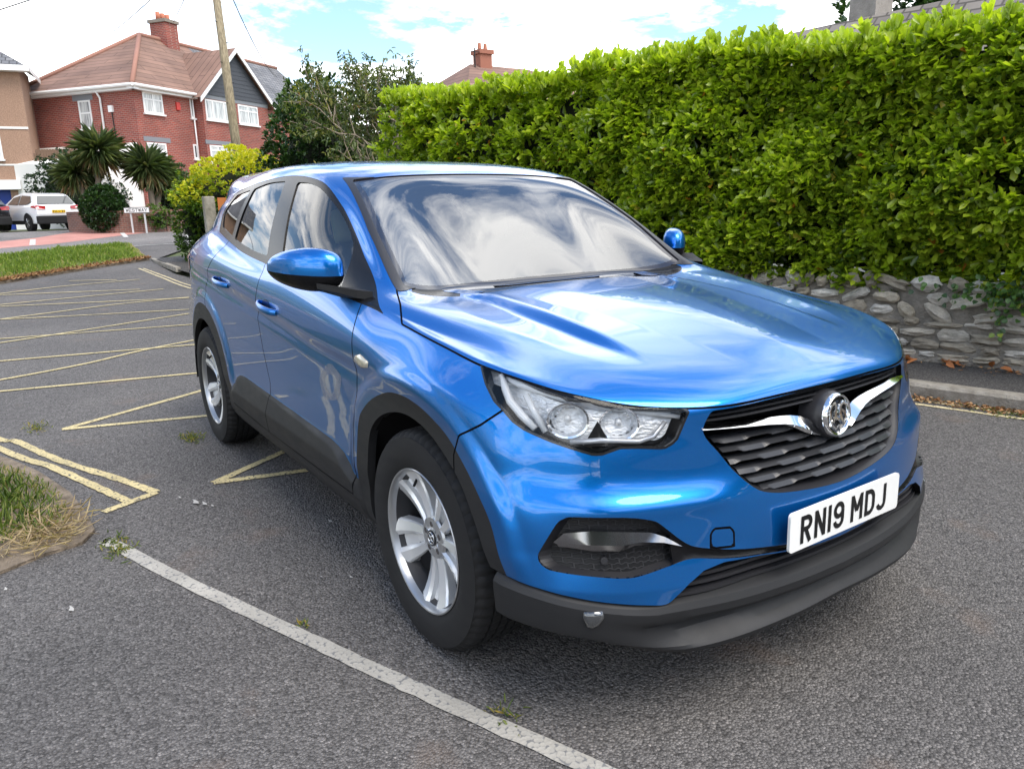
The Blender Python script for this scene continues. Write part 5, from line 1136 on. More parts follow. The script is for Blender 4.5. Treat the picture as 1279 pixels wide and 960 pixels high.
leaf_field('weeds', C, D, rng.uniform(.012, .040, len(C)), .006, WEED, None, kind='stuff')
far_v = [(-14.87, -1.82), (-15.81, -1.0), (-16.67, -.2), (-18.19, 1.27), (-23.58, 1.68), (-22.9, -.16), (-21.4, -1.7), (-21.4, -6), (-14.6, -6)]
sheet('far_verge_soil', far_v, .05, SOIL, thick=.05)
GR2 = m_grass('bright far grass', [(0, (.06, .11, .015)), (.5, (.15, .23, .03)), (.85, (.26, .32, .06)), (1, (.42, .34, .16))])  # brighter greens than the near verge grass
grass('far_grass', [(-15.05, -1.82), (-15.95, -1.0), (-16.85, -.2), (-18.3, 1.2), (-23.5, 1.62), (-22.85, -.16), (-21.35, -1.7), (-21.3, -6), (-14.9, -6)], 26000, .16, GR2, .06, .30, .016, .4)
n_ = 1500; t_ = rng.random(n_); ex = np.interp(t_, [0, .35, .6, 1], [-14.87, -15.81, -16.67, -18.19]); ey = np.interp(t_, [0, .35, .6, 1], [-1.82, -1.0, -.2, 1.27]); ex = ex + rng.uniform(-.35, .04, n_); D = rng.normal(size=(n_, 3)); D[:, 2] = np.abs(D[:, 2]) * .5
leaf_field('dry_leaf_edge', np.stack([ex, ey, gh(ex) + .055], 1), D, .08, .03, LITTER, None, kind='stuff')
# ---- cross street: pale tarmac, red surfaced strip, dashes ----
RED_S = m_asphalt('red surfacing', .15); b_ = bsdf(RED_S); lk(RED_S, ramp(RED_S, noise(RED_S, coords(RED_S), 1.6, 7), [(.3, (.42, .20, .17)), (.7, (.54, .27, .23))]), b_.inputs['Base Color'])
PALE = m_asphalt('pale worn tarmac', .20, chips=.2)
def curve_band(a, b): return [tuple(p) for p in a] + [tuple(p) for p in b[::-1]]
sheet('street', [(-24.2, -30), (-21.6, -5), (-21.4, -1.7), (-22.9, -.16), (-23.58, 1.68), (-24.3, 3.4), (-31.0, 5.6), (-44, 14), (-60, 26), (-80, 40), (-84, 30), (-66, 16), (-48, 6.5), (-40.2, 2.9), (-37.2, .6), (-35.0, -2), (-32.5, -7), (-30, -30)], .003, PALE)
redA = [(-26.5, -30), (-26.2, -7), (-25.0, -1.63), (-25.99, -.21), (-29.75, 2.54), (-32.44, 4.98), (-46, 13.5)]; redB = [(-28.5, -30), (-28.4, -7), (-28.47, -1.57), (-29.82, -.5), (-35.16, 1.9), (-42.0, 6.79), (-54, 15)]
sheet('red_road_surface', curve_band(redA, redB), .0075, RED_S)
marking('street_dashes', [[(-25.8, -.78), (-28.9, -.62)], [(-28.0, 2.15), (-31.3, 2.45)], [(-36, 7.2), (-39.5, 8.1)]], .012, WHT, .16, .01)
marking('street_edge_line', [[(-21.9, -2.5), (-23.0, .15), (-23.4, 2.0), (-24.4, 3.5), (-31.2, 5.3), (-44, 13)]], .012, WHT, .10, .01)
marking('far_kerb_line', [[(-33.5, -6), (-35.3, -2), (-37.4, .5), (-40.3, 2.8), (-47.6, 6.3), (-60, 13)]], .05, KERB, .22, .01)
# white scuffs and scraps on the tarmac
SC_M = mat('chalky scuff', (.40, .39, .37), .9)
V = []; F = []
for cx_, cy_, r in ((-1.72, -1.24, .026), (-1.67, -1.21, .020), (-1.62, -1.185, .012), (-1.83, -1.29, .012), (-1.10, -.80, .014), (-.55, -.93, .010), (-.93, -1.83, .018), (-1.25, -2.02, .012), (-.62, -1.02, .006), (-1.6, -.78, .006), (.9, -1.2, .006), (.6, -1.35, .006)):
    b = len(V); m_ = 9; V += [(cx_ + r * (1.5 if k % 2 else .8) * math.cos(6.28 * k / m_) * 1.2, cy_ + r * .45 * (1.1 if k % 3 else .5) * math.sin(6.28 * k / m_), .0095) for k in range(m_)]; F.append(tuple(range(b, b + m_)))
sc_ = mesh_obj('chalk_scuffs', V, F, SC_M); sc_['kind'] = 'stuff'
# =====================================================================
#  HOUSES, TREES AND STREET FURNITURE
# =====================================================================
def m_brick(name, c1, c2, mort, sc=1.0):
    m = mat(name, c1, .9); uv = nd(m, 'ShaderNodeUVMap'); v = nd(m, 'ShaderNodeTexBrick'); v.inputs['Scale'].default_value = 1; v.inputs['Brick Width'].default_value = .225 * sc; v.inputs['Row Height'].default_value = .075 * sc; v.inputs['Mortar Size'].default_value = .009 * sc
    v.inputs['Color1'].default_value = (*c1, 1); v.inputs['Color2'].default_value = (*c2, 1); v.inputs['Mortar'].default_value = (*mort, 1); lk(m, uv.outputs[0], v.inputs['Vector'])
    n = ramp(m, noise(m, uv.outputs[0], .9, 6), [(.3, (.78,) * 3), (.7, (1.18,) * 3)]); lk(m, mixc(m, 1.0, v.outputs['Color'], n, 'MULTIPLY'), bsdf(m).inputs['Base Color']); bump(m, v.outputs['Fac'], -.4, .01); return m
def m_tiles(name, c1, c2, w_=.30, h_=.30, dark=.35):
    m = mat(name, c1, .85); uv = nd(m, 'ShaderNodeUVMap'); v = nd(m, 'ShaderNodeTexBrick'); v.inputs['Scale'].default_value = 1; v.inputs['Brick Width'].default_value = w_; v.inputs['Row Height'].default_value = h_; v.inputs['Mortar Size'].default_value = .022; v.inputs['Mortar Smooth'].default_value = .3
    v.inputs['Color1'].default_value = (*c1, 1); v.inputs['Color2'].default_value = (*c2, 1); v.inputs['Mortar'].default_value = (c1[0] * dark, c1[1] * dark, c1[2] * dark, 1); lk(m, uv.outputs[0], v.inputs['Vector'])
    n = ramp(m, noise(m, uv.outputs[0], .7, 7), [(.3, (.72,) * 3), (.7, (1.2,) * 3)]); lk(m, mixc(m, 1.0, v.outputs['Color'], n, 'MULTIPLY'), bsdf(m).inputs['Base Color'])
    sp_ = nd(m, 'ShaderNodeSeparateXYZ'); lk(m, uv.outputs[0], sp_.inputs[0]); dv = nd(m, 'ShaderNodeMath', operation='DIVIDE'); dv.inputs[1].default_value = h_; fr_ = nd(m, 'ShaderNodeMath', operation='FRACT'); lk(m, sp_.outputs[1], dv.inputs[0]); lk(m, dv.outputs[0], fr_.inputs[0]); bump(m, fr_.outputs[0], -.7, .05); return m
BRICK = m_brick('red brick', (.30, .062, .042), (.20, .045, .036), (.27, .20, .17)); BRICKD = m_brick('dark garden brick', (.22, .09, .065), (.15, .07, .055), (.22, .19, .16))
TILE = m_tiles('brown red roof tiles', (.235, .14, .105), (.185, .112, .088), 3.1, .34); SLATE = m_tiles('grey slates', (.13, .135, .15), (.20, .20, .21), .25, .25); STILE = m_tiles('weathered stone slates', (.26, .23, .20), (.17, .15, .135), .30, .20)
UPVC = mat('white upvc', (.75, .75, .74), .35); GREYB = mat('slate grey cladding', (.060, .065, .078), .7); LINTEL = mat('grey painted lintel', (.19, .20, .22), .8); RENDER = mat('cream render', (.66, .62, .52), .9); lk(RENDER, ramp(RENDER, noise(RENDER, coords(RENDER), 1.5, 7), [(.3, (.56, .53, .44)), (.7, (.68, .64, .55))]), bsdf(RENDER).inputs['Base Color'])
WREN = mat('white render', (.72, .71, .68), .9); PEBBLE = mat('brown pebbledash', (.30, .19, .13), .95); lk(PEBBLE, ramp(PEBBLE, noise(PEBBLE, coords(PEBBLE), 28, 8, .75), [(.3, (.20, .12, .085)), (.7, (.40, .26, .18))]), bsdf(PEBBLE).inputs['Base Color']); bump(PEBBLE, noise(PEBBLE, coords(PEBBLE), 40, 4), .8, .02)
PANE = mat('window glass', (.03, .035, .04), .04, spec=.9, coat=1.0); CURT = mat('net curtain behind glass', (.42, .43, .42), .25, coat=.8)
lk(CURT, ramp(CURT, noise(CURT, coords(CURT, (9, 9, .6)), 1.5, 3), [(.35, (.16, .17, .18)), (.6, (.55, .56, .55))]), bsdf(CURT).inputs['Base Color'])
def quad_uv(name, quads, m, parent, su=1.0, flat=True):
    """quads given as 3 or 4 corners; uv in metres: u along the first edge, v up the slope"""
    V = []; F = []; UV = []
    for q in quads:
        q = [Vector(p) for p in q]; b = len(V); V += q; F.append(tuple(range(b, b + len(q)))); e = (q[1] - q[0]).normalized(); n = e.cross(q[2] - q[0]).normalized(); f = n.cross(e)
        for p in q: UV.append(((p - q[0]).dot(e) + q[0].dot(e) , (p - q[0]).dot(f) + (q[0].z if abs(n.z) < .2 else 0)))
    o = mesh_obj(name, V, F, m, parent); uvl = o.data.uv_layers.new(name='UVMap')
    for i, c_ in enumerate(UV): uvl.data[i].uv = c_
    return o
class Frame:
    """a vertical plane: a along u, z up, n outward"""
    def __init__(s, o, u, n): s.o = Vector(o); s.u = Vector(u).normalized(); s.n = Vector(n).normalized()
    def p(s, a, z, d=0): return s.o + s.u * a + s.n * d + Vector((0, 0, z))
    def slab(s, mb, a0, a1, z0, z1, d0, d1):
        V = [s.p(a, z, d) for d in (d0, d1) for a, z in ((a0, z0), (a1, z0), (a1, z1), (a0, z1))]
        mb.add(V, [(0, 1, 2, 3)[::-1], (4, 5, 6, 7), (0, 1, 5, 4), (1, 2, 6, 5), (2, 3, 7, 6), (3, 0, 4, 7)])
def window(fr, a0, a1, z0, z1, parent, mull=(.5,), trans=None, frm=None, glass=None, proud=.0, sill=True):
    frm = frm or UPVC; g = MB(); w_ = .065
    for A in ((a0, a0 + w_, z0, z1), (a1 - w_, a1, z0, z1), (a0 + w_, a1 - w_, z1 - w_, z1), (a0 + w_, a1 - w_, z0, z0 + w_)): fr.slab(g, *A, proud - .05, proud + .03)
    for m_ in mull: c = a0 + (a1 - a0) * m_; fr.slab(g, c - w_ * .55, c + w_ * .55, z0 + w_, z1 - w_, proud - .05, proud + .032)
    if trans: z_ = z0 + (z1 - z0) * trans; fr.slab(g, a0 + w_, a1 - w_, z_ - .03, z_ + .03, proud - .05, proud + .027)
    wn_ = g.build('window', frm, parent)
    g = MB(); g.quad(fr.p(a0 + .02, z0 + .02, proud + .012), fr.p(a1 - .02, z0 + .02, proud + .012), fr.p(a1 - .02, z1 - .02, proud + .012), fr.p(a0 + .02, z1 - .02, proud + .012)); g.build('pane', glass or CURT, wn_)
    if sill: g = MB(); fr.slab(g, a0 - .05, a1 + .05, z0 - .07, z0 - .005, .0, proud + .10); g.build('sill', frm if frm is UPVC else UPVC, wn_)
    return wn_
def wallq(fr, a0, a1, z0, z1): return [fr.p(a0, z0), fr.p(a1, z0), fr.p(a1, z1), fr.p(a0, z1)]
# ---------------- red brick house on the far corner ----------------
GO = Vector((-42.22, 5.31, .42)); HU = Vector((-.81199, -.58368, 0)); HV = Vector((-.58368, .81199, 0)); Z = Vector((0, 0, 1))
def L2(a, b, z): return HU * a + HV * b + Z * z
hb = empty('brick_house', GO, label='red brick house with brown tiled hip roof and a dark grey clad gable', cat='house'); hb.scale = (1.226,) * 3
FL_ = Frame((0, 0, 0), HU, -HV); FR_ = Frame((0, 0, 0), HV, -HU)
BA = 6.4; BB = 8.2; EZ = 5.90
quad_uv('wall', [wallq(FL_, 0, BA, 0, EZ), wallq(FR_, 0, BB + 6, 0, EZ), [L2(BA, 0, 0), L2(BA, BB + 6, 0), L2(BA, BB + 6, EZ), L2(BA, 0, EZ)]], BRICK, hb)
R0_ = L2(3.2, 4.0, EZ + 2.85); R1_ = L2(3.2, 7.0, EZ + 2.85); R2_ = L2(3.2, BB + 6, EZ + 2.85); ov = .32
c00, c60, c0b, c6b = L2(-ov, -ov, EZ - .06), L2(BA + ov, -ov, EZ - .06), L2(-ov, 7.0, EZ - .06), L2(BA + ov, 7.0, EZ - .06)
rf = quad_uv('roof', [[c60, c00, R0_], [c00, c0b, R1_, R0_], [c6b, c60, R0_, R1_]], TILE, hb)
quad_uv('slate_roof', [[c0b, L2(-ov, BB + 6, EZ - .06), R2_, R1_], [L2(BA + ov, BB + 6, EZ - .06), c6b, R1_, R2_]], SLATE, hb)
g = MB(); g.tube([c00 + Z * .05, R0_ + Z * .03], .10, 8); g.tube([c60 + Z * .05, R0_ + Z * .03], .10, 8); g.tube([R0_ + Z * .03, R2_ + Z * .03], .10, 8); g.build('ridge_tiles', mat('ridge tile', (.30, .15, .11), .8), rf, True)
g = MB(); g.tube([L2(-ov - .03, -ov - .03, EZ - .08), L2(-ov - .03, 3.5, EZ - .08)], .07, 8); g.tube([L2(-ov - .03, -ov - .03, EZ - .08), L2(BA + ov, -ov - .03, EZ - .08)], .07, 8)
FL_.slab(g, -ov, BA + ov, EZ - .24, EZ - .10, .0, .26); FR_.slab(g, -ov, 3.5, EZ - .24, EZ - .10, .0, .26); g.build('gutter', UPVC, hb)
g = MB(); g.tube([L2(1.78, -.30, EZ - .12), L2(1.78, -.07, EZ - .45), L2(1.78, -.07, 3.2)], .042, 8); g.build('downpipe', UPVC, hb, True); g = MB(); g.tube([L2(-.06, 3.28, EZ - .2), L2(-.06, 3.28, 2.4)], .035, 8); g.build('downpipe', UPVC, hb, True)
g = MB(); FL_.slab(g, 1.18, 1.40, 4.86, 5.12, 0, .09); g.build('alarm_box', UPVC, hb); g = MB(); FR_.slab(g, 2.28, 2.50, 5.10, 5.42, 0, .07); g.build('burglar_alarm', mat('red box', (.5, .04, .03), .5), hb)
g = MB(); g.tube([L2(1.25, -.05, 4.85), L2(1.2, -.05, 3.3)], .022, 6); g.build('cable_pipe', MBLACK, hb)
g = MB(); FL_.slab(g, 2.25, 3.40, 5.42, 5.74, -.05, .012); FR_.slab(g, .22, 1.72, 3.66, 3.86, -.05, .012); g.build('lintel', LINTEL, hb)
window(FL_, 2.42, 3.10, 4.28, 5.42, hb, (), .55); window(FR_, .44, 1.52, 4.82, 5.66, hb, (.5,), .66, sill=True); window(FR_, .34, 1.42, 2.52, 3.62, hb, (.5,), .70)
window(FR_, 3.16, 3.36, 4.84, 5.74, hb, (), None, glass=PANE); window(FR_, 3.06, 3.30, 3.06, 3.70, hb, (), None, glass=PANE)
# projecting gabled bay
bo_ = .45; FB = Frame(L2(-bo_, 0, 0), HV, -HU); b0_, b1_ = 3.45, 8.15; bc = (b0_ + b1_) / 2; gz_ = 8.05
quad_uv('bay_wall', [wallq(FB, b0_, b1_, 0, EZ - .02), [L2(-bo_, b0_, 0), L2(0, b0_, 0), L2(0, b0_, EZ), L2(-bo_, b0_, EZ)][::-1]], BRICK, hb)
g = MB(); V = [FB.p(b0_ - .05, EZ, .0), FB.p(b1_ + .05, EZ, 0), FB.p(bc, gz_, 0), FB.p(b0_ - .05, EZ, .05), FB.p(b1_ + .05, EZ, .05), FB.p(bc, gz_, .05)]; g.add(V, [(3, 4, 5), (0, 2, 1), (0, 1, 4, 3), (1, 2, 5, 4), (2, 0, 3, 5)])
gc_ = g.build('gable_cladding', GREYB, hb)
g = MB()
for k in range(1, 12): z_ = EZ + k * .18; hw_ = (b1_ - b0_) / 2 * (1 - k * .18 / (gz_ - EZ)); FB.slab(g, bc - hw_, bc + hw_, z_ - .008, z_ + .008, .045, .062)
g.build('cladding_boards', GREYB, gc_)
apx = L2(-bo_ - .30, bc, gz_ + .12); bk_ = L2(2.4, bc, gz_ + .12); e0 = L2(-bo_ - .30, b0_ - .40, EZ - .22); e1 = L2(-bo_ - .30, b1_ + .40, EZ - .22)
quad_uv('gable_roof', [[e0, apx, bk_, L2(.2, b0_ - .40, EZ - .22)], [apx, e1, L2(.2, b1_ + .40, EZ - .22), bk_]], TILE, hb)
g = MB()
for e_ in (e0, e1):
    d_ = (apx - e_); up_ = Vector((0, 0, .20)); V = [e_ - HU * .02, apx - HU * .02, apx - up_ - HU * .02, e_ - up_ - HU * .02]; V += [p + HU * .05 for p in V]; g.add(V, [(0, 1, 2, 3), (4, 7, 6, 5), (0, 4, 5, 1), (3, 2, 6, 7)])
g.build('verge_board', UPVC, hb)
g = MB(); FB.slab(g, b0_, b1_, 5.72, 5.90, -.02, .014); FB.slab(g, b0_ - .05, 5.4, 3.72, 3.90, -.02, .014); g.build('bay_lintel', LINTEL, hb)
window(FB, 3.62, 5.30, 4.80, 5.68, hb, (.27, .73), None); window(FB, 5.85, 7.3, 4.80, 5.68, hb, (.5,), .7); window(FB, 3.62, 5.35, 2.90, 3.68, hb, (.3, .7), .7)
g = MB(); g.box(L2(3.2, 5.6, EZ + 3.05), (.78, .95, 1.25), Matrix.Rotation(math.atan2(HV.y, HV.x), 3, 'Z')); ch_ = quad_uv('chimney', [], BRICK, hb) if False else g.build('chimney', BRICK, hb)
ch_.data.uv_layers.new(name='UVMap'); uvd = ch_.data.uv_layers[0].data
for p_ in ch_.data.polygons:
    for li_ in p_.loop_indices: co_ = ch_.data.vertices[ch_.data.loops[li_].vertex_index].co; uvd[li_].uv = (co_.x * .8 + co_.y, co_.z)
g = MB(); g.box(L2(3.2, 5.6, EZ + 3.70), (.92, 1.08, .14), Matrix.Rotation(math.atan2(HV.y, HV.x), 3, 'Z')); g.build('chimney_cap', BRICKD, ch_)
for k in (-.3, 0, .3):
    g = MB(); g.tube([L2(3.2, 5.6 + k, EZ + 3.75), L2(3.2, 5.6 + k, EZ + 4.10)], [.12, .10], 10); g.build('chimney_pot', mat('terracotta pot', (.42, .15, .09), .8), ch_, True)
g = MB(); V = [L2(.15, -2.6, 0), L2(7.6, -2.6, 0), L2(7.6, -.02, 0), L2(.15, -.02, 0), L2(.15, -2.6, 2.75), L2(7.6, -2.6, 2.75), L2(7.6, -.02, 3.6), L2(.15, -.02, 3.6)]
g.add(V, [(0, 1, 5, 4), (1, 2, 6, 5), (3, 0, 4, 7), (4, 5, 6, 7)]); ex_ = g.build('extension', WREN, hb)
window(Frame(L2(0, -2.6, 0), HU, -HV), 5.3, 6.3, 1.5, 2.5, hb, (.5,))
# ---------------- brown pebbledash house at the left edge ----------------
ho_ = Vector((-44.36, .617, .376)); A_ = Vector((-.162, -.987, 0)).normalized(); B_ = Vector((-.987, .162, 0)).normalized()
nb_ = empty('pebbledash_house', ho_, label='brown pebbledash house cut by the left edge, with a blue garage door', cat='house'); nb_.scale = (1.288,) * 3
P2 = lambda a, b, z: A_ * a + B_ * b + Z * z
FP = Frame((0, 0, 0), A_, -B_)
quad_uv('wall', [wallq(FP, 0, 8, 1.9, 6.30), [P2(0, 0, 1.9), P2(0, 2.8, 1.9), P2(0, 2.8, 6.3), P2(0, 0, 6.3)][::-1], wallq(FP, 0, .95, 0, 1.9), wallq(FP, 3.9, 8, 0, 1.9), [P2(0, 0, 0), P2(0, 2.8, 0), P2(0, 2.8, 1.9), P2(0, 0, 1.9)][::-1]], PEBBLE, nb_)
quad_uv('roof', [[P2(8.3, -.4, 6.2), P2(-.35, -.4, 6.2), P2(3.0, 3.0, 8.6), P2(8.3, 3.0, 8.6)][::-1], [P2(-.35, -.4, 6.2), P2(-.35, 3.2, 6.2), P2(3.0, 3.0, 8.6)][::-1]], SLATE, nb_)
g = MB(); FP.slab(g, -.38, 8.3, 6.05, 6.25, .0, .42); V = [P2(-.38, -.4, 6.05), P2(-.38, 3.2, 6.05), P2(-.38, 3.2, 6.25), P2(-.38, -.4, 6.25)]; g.add(V, [(0, 1, 2, 3)]); g.build('gutter', UPVC, nb_)
g = MB(); FP.slab(g, .55, 4.2, 1.72, 2.08, .0, .22); g.build('garage_lintel', UPVC, nb_); g = MB(); FP.slab(g, -.02, .95, 0, 1.15, 0, .04); g.build('white_plinth', UPVC, nb_)
g = MB(); FP.slab(g, .95, 3.9, 0, 1.75, -.25, -.2); g.build('garage_door', mat('blue garage door', (.012, .045, .28), .5), nb_)
g = MB(); FP.slab(g, 0, 8, 3.98, 4.06, 0, .03); FP.slab(g, 0, 8, 2.62, 2.68, 0, .02); g.build('render_band', WREN, nb_)
window(FP, .98, 2.6, 2.86, 4.2, nb_, (.5,)); window(FP, 1.4, 2.7, 5.0, 5.9, nb_, (.5,))
# ---------------- far houses behind, and the hill ----------------
for i, (cx_, cy_, cz_, lab, mt) in enumerate(((-70, 1.0, .9, 'pale terraced house glimpsed in the gap left of the brick house, topmost on the slope', WREN), )):
    t_ = empty('terraced_house', (cx_, cy_, cz_), label=lab, cat='house')
    g = MB(); g.box((0, 0, 4.0), (8, 9, 8.0)); g.build('wall', mt, t_); quad_uv('roof', [[(4.3, -4.8, 8), (4.3, 4.8, 8), (0, 4.8, 10.3), (0, -4.8, 10.3)], [(-4.3, 4.8, 8), (-4.3, -4.8, 8), (0, -4.8, 10.3), (0, 4.8, 10.3)], [(4.3, -4.8, 8), (0, -4.8, 10.3), (-4.3, -4.8, 8)], [(4.3, 4.8, 8), (-4.3, 4.8, 8), (0, 4.8, 10.3)]], SLATE, t_)
    ff = Frame((4.0, 0, 0), (0, 1, 0), (1, 0, 0))
    for a in (-3.2, -.4, 1.6, 3.0):
        for z in (1.2, 4.6): window(ff, a, a + 1.1, z, z + 1.4, t_, (.5,), sill=False, glass=PANE)
n_ = 60; V = []; F = []
for i in range(n_ + 1):
    for j in range(14):
        a = R_(120 + 110 * i / n_); r = 150 + j * 16; h_ = 46 * sstep(0, 1, j / 13.0) * (.75 + .25 * math.sin(i * .35) * math.cos(i * .13)) * (1.0 if True else 0); V.append((r * math.cos(a), r * math.sin(a) , float(h_) + .6 + 1.0 * math.sin(i * 1.7 + j)))
for i in range(n_):
    for j in range(13): F.append((i * 14 + j, i * 14 + j + 1, (i + 1) * 14 + j + 1, (i + 1) * 14 + j))
HILL = mat('grassy hillside', (.12, .14, .05), .95); lk(HILL, ramp(HILL, noise(HILL, coords(HILL), .035, 9, .65), [(.38, (.035, .06, .018)), (.52, (.09, .12, .035)), (.66, (.22, .22, .09))]), bsdf(HILL).inputs['Base Color'])
hl_ = mesh_obj('hill', V, F, HILL, None, True); hl_['kind'] = 'structure'
# ---------------- houses behind the hedge ----------------
t_ = empty('red_roofed_house', (-25.3, 15.0, 0), label='distant house whose tiled roof and brick chimney rise over the hedge', cat='house')
g = MB(); g.box((0, 1.5, 2.6), (6, 7, 5.2)); g.build('wall', WREN, t_); quad_uv('roof', [[(3.3, -2.3, 5.1), (3.3, 5.3, 5.1), (0, 2.8, 6.75), (0, -.05, 6.75)], [(-3.3, 5.3, 5.1), (-3.3, -2.3, 5.1), (0, -.05, 6.75), (0, 2.8, 6.75)], [(-3.3, -2.3, 5.1), (3.3, -2.3, 5.1), (0, -.05, 6.75)], [(3.3, 5.3, 5.1), (-3.3, 5.3, 5.1), (0, 2.8, 6.75)]], TILE, t_)
g = MB(); g.box((.05, .50, 6.65), (.55, .55, 1.25)); g.box((.05, .50, 7.20), (.68, .68, .16)); c_ = g.build('chimney', mat('chimney brick', (.30, .12, .08), .9), t_)
for k in (-.13, .14): g = MB(); g.tube([(.05, .5 + k, 7.27), (.05, .5 + k, 7.55)], [.09, .07], 8); g.build('chimney_pot', mat('pot', (.40, .16, .10), .8), c_)
g = MB(); g.tube([(.35, -.05, 6.2), (.35, -.05, 7.3)], .03, 6); g.tube([(.35, -.35, 7.15), (.35, .25, 7.15)], .015, 5); g.build('aerial', MBLACK, t_)
t_ = empty('slate_roofed_house', (-4, 12.5, 0), label='house with a pale stone tiled roof and square chimney seen above the hedge', cat='house')
g = MB(); g.box((1.5, .6, 1.4), (11, 5, 2.8)); g.build('wall', RENDER, t_)
quad_uv('roof', [[(-4.9, -2.3, 2.75), (8, -2.3, 2.75), (8, .3, 4.62), (-4.6, -.7, 4.50)], [(8, 3.4, 2.75), (-4.6, 3.4, 2.75), (-4.6, -.7, 4.50), (8, .3, 4.62)], [(-4.6, 3.4, 2.75), (-4.9, -2.3, 2.75), (-4.6, -.7, 4.50)]], STILE, t_)
g = MB(); g.box((-2.78, -.20, 4.75), (.52, .55, 1.0)); c_ = g.build('chimney', m_stone('chimney render', (.20, .18, .16), (.36, .33, .30)), t_); g = MB(); g.box((-2.78, -.20, 5.29), (.62, .65, .09)); g.build('chimney_cap', KERB, c_)
# ---------------- boundary wall with the street name ----------------
def uvbox(mb_o):
    me = mb_o.data; l_ = me.uv_layers.new(name='UVMap')
    for p_ in me.polygons:
        for li_ in p_.loop_indices: co_ = me.vertices[me.loops[li_].vertex_index].co; l_.data[li_].uv = (co_.x * .6 + co_.y, co_.z)
pts_ = [(-33.6, .95), (-32.4, 1.55), (-31.4, 1.95), (-30.9, 2.9), (-30.75, 3.7), (-31.0, 4.5), (-33.2, 7.5)]
bw = empty('garden_wall', (-31.2, 2.5, .6), label='low curved brick garden wall on the street corner', cat='wall'); P_ = crm(pts_, 6); g = MB()
for a, b in zip(P_[:-1], P_[1:]):
    t = Vector((b[0] - a[0], b[1] - a[1], 0)); n = Vector((-t.y, t.x, 0)).normalized() * .11; a3 = Vector((a[0], a[1], .5)) - Vector(bw.location) + Vector((0, 0, 0)); b3 = Vector((b[0], b[1], .5)) - Vector(bw.location)
    V = [a3 - n, b3 - n, b3 + n, a3 + n]; V += [v + Z * .92 for v in V]; g.add(V, [(0, 1, 5, 4), (2, 3, 7, 6), (4, 5, 6, 7)])
o = g.build('brickwork', BRICKD, bw); uvbox(o)
sg = empty('street_sign', (-30.35, 2.95, .6), label='white street name board reading WESTWAY on two short posts', cat='sign'); sa = Vector((.56, .83, 0)).normalized(); sn = Vector((.83, -.56, 0))
g = MB(); fs = Frame((0, 0, 0), sa, sn); fs.slab(g, -.48, .48, .72, .93, -.012, .012); brd = g.build('board', UPVC, sg); g = MB()
for A in ((-.48, .48, .915, .935), (-.48, .48, .715, .735), (-.485, -.47, .72, .93), (.47, .485, .72, .93)): fs.slab(g, *A, .010, .016)
g.build('border', PLATE_T, brd)
for k in (-.26, .26): g = MB(); fs.slab(g, k - .025, k + .025, -.1, .80, -.06, -.014); g.build('post', mat('painted post', (.5, .5, .5), .6), sg)
LT = {'W': [[(0, 1), (.25, 0), (.5, .85), (.75, 0), (1, 1)]], 'E': [[(1, 1), (0, 1), (0, 0), (1, 0)], [(0, .5), (.85, .5)]], 'S': [[(1, .9), (.7, 1), (.25, 1), (0, .8), (.1, .55), (.9, .45), (1, .2), (.75, 0), (.25, 0), (0, .12)]], 'T': [[(0, 1), (1, 1)], [(.5, 1), (.5, 0)]], 'A': [[(0, 0), (.5, 1), (1, 0)], [(.2, .36), (.8, .36)]], 'Y': [[(0, 1), (.5, .5), (1, 1)], [(.5, .5), (.5, 0)]]}
g = MB(); xx = -.40; q_ = 0
for c_ in 'WESTWAY':
    for s_ in LT[c_]:
        for (a0, z0), (a1, z1) in zip(s_[:-1], s_[1:]):
            p0, p1 = Vector((xx + a0 * .088, .772 + z0 * .105)), Vector((xx + a1 * .088, .772 + z1 * .105)); t = (p1 - p0).normalized() * .008; n = Vector((-t.y, t.x)) * 1.15; q_ += 1; dd = .0135 + .0002 * q_
            g.add([fs.p(*(p0 - t + n), dd), fs.p(*(p0 - t - n), dd), fs.p(*(p1 + t - n), dd), fs.p(*(p1 + t + n), dd)], [(0, 1, 2, 3)])
    xx += .118
g.build('lettering', PLATE_T, brd)
# ---------------- telegraph pole and wires ----------------
WOOD = mat('weathered pole', (.22, .17, .10), .9); lk(WOOD, ramp(WOOD, noise(WOOD, coords(WOOD, (9, 9, .6)), 3, 6), [(.3, (.12, .095, .06)), (.7, (.30, .25, .16))]), bsdf(WOOD).inputs['Base Color'])
tp = empty('telegraph_pole', (-18.85, 3.85, .25), label='tall wooden telegraph pole rising between the brick house and the dark shrub', cat='pole')
d_ = (Vector((-20.52, 4.11, 7.21)) - Vector((-19.37, 3.93, 2.85))); p_b = Vector((-19.37, 3.93, 2.85)) - d_ * .60; p_t = Vector((-20.52, 4.11, 7.21)) + d_ * .25
g = MB(); g.tube([p_b - Vector(tp.location), p_t - Vector(tp.location)], [.135, .095], 14); g.build('post', WOOD, tp, True); g = MB()
for k in range(9): q = p_b.lerp(p_t, .35 + .065 * k); s_ = 1 if k % 2 else -1; g.tube([q - Vector(tp.location), q + Vector((.10, .14 * s_, 0)) - Vector(tp.location)], .009, 6)
g.build('step_iron', MBLACK, tp)
WIRE = mat('overhead wire', (.06, .06, .065), .6)
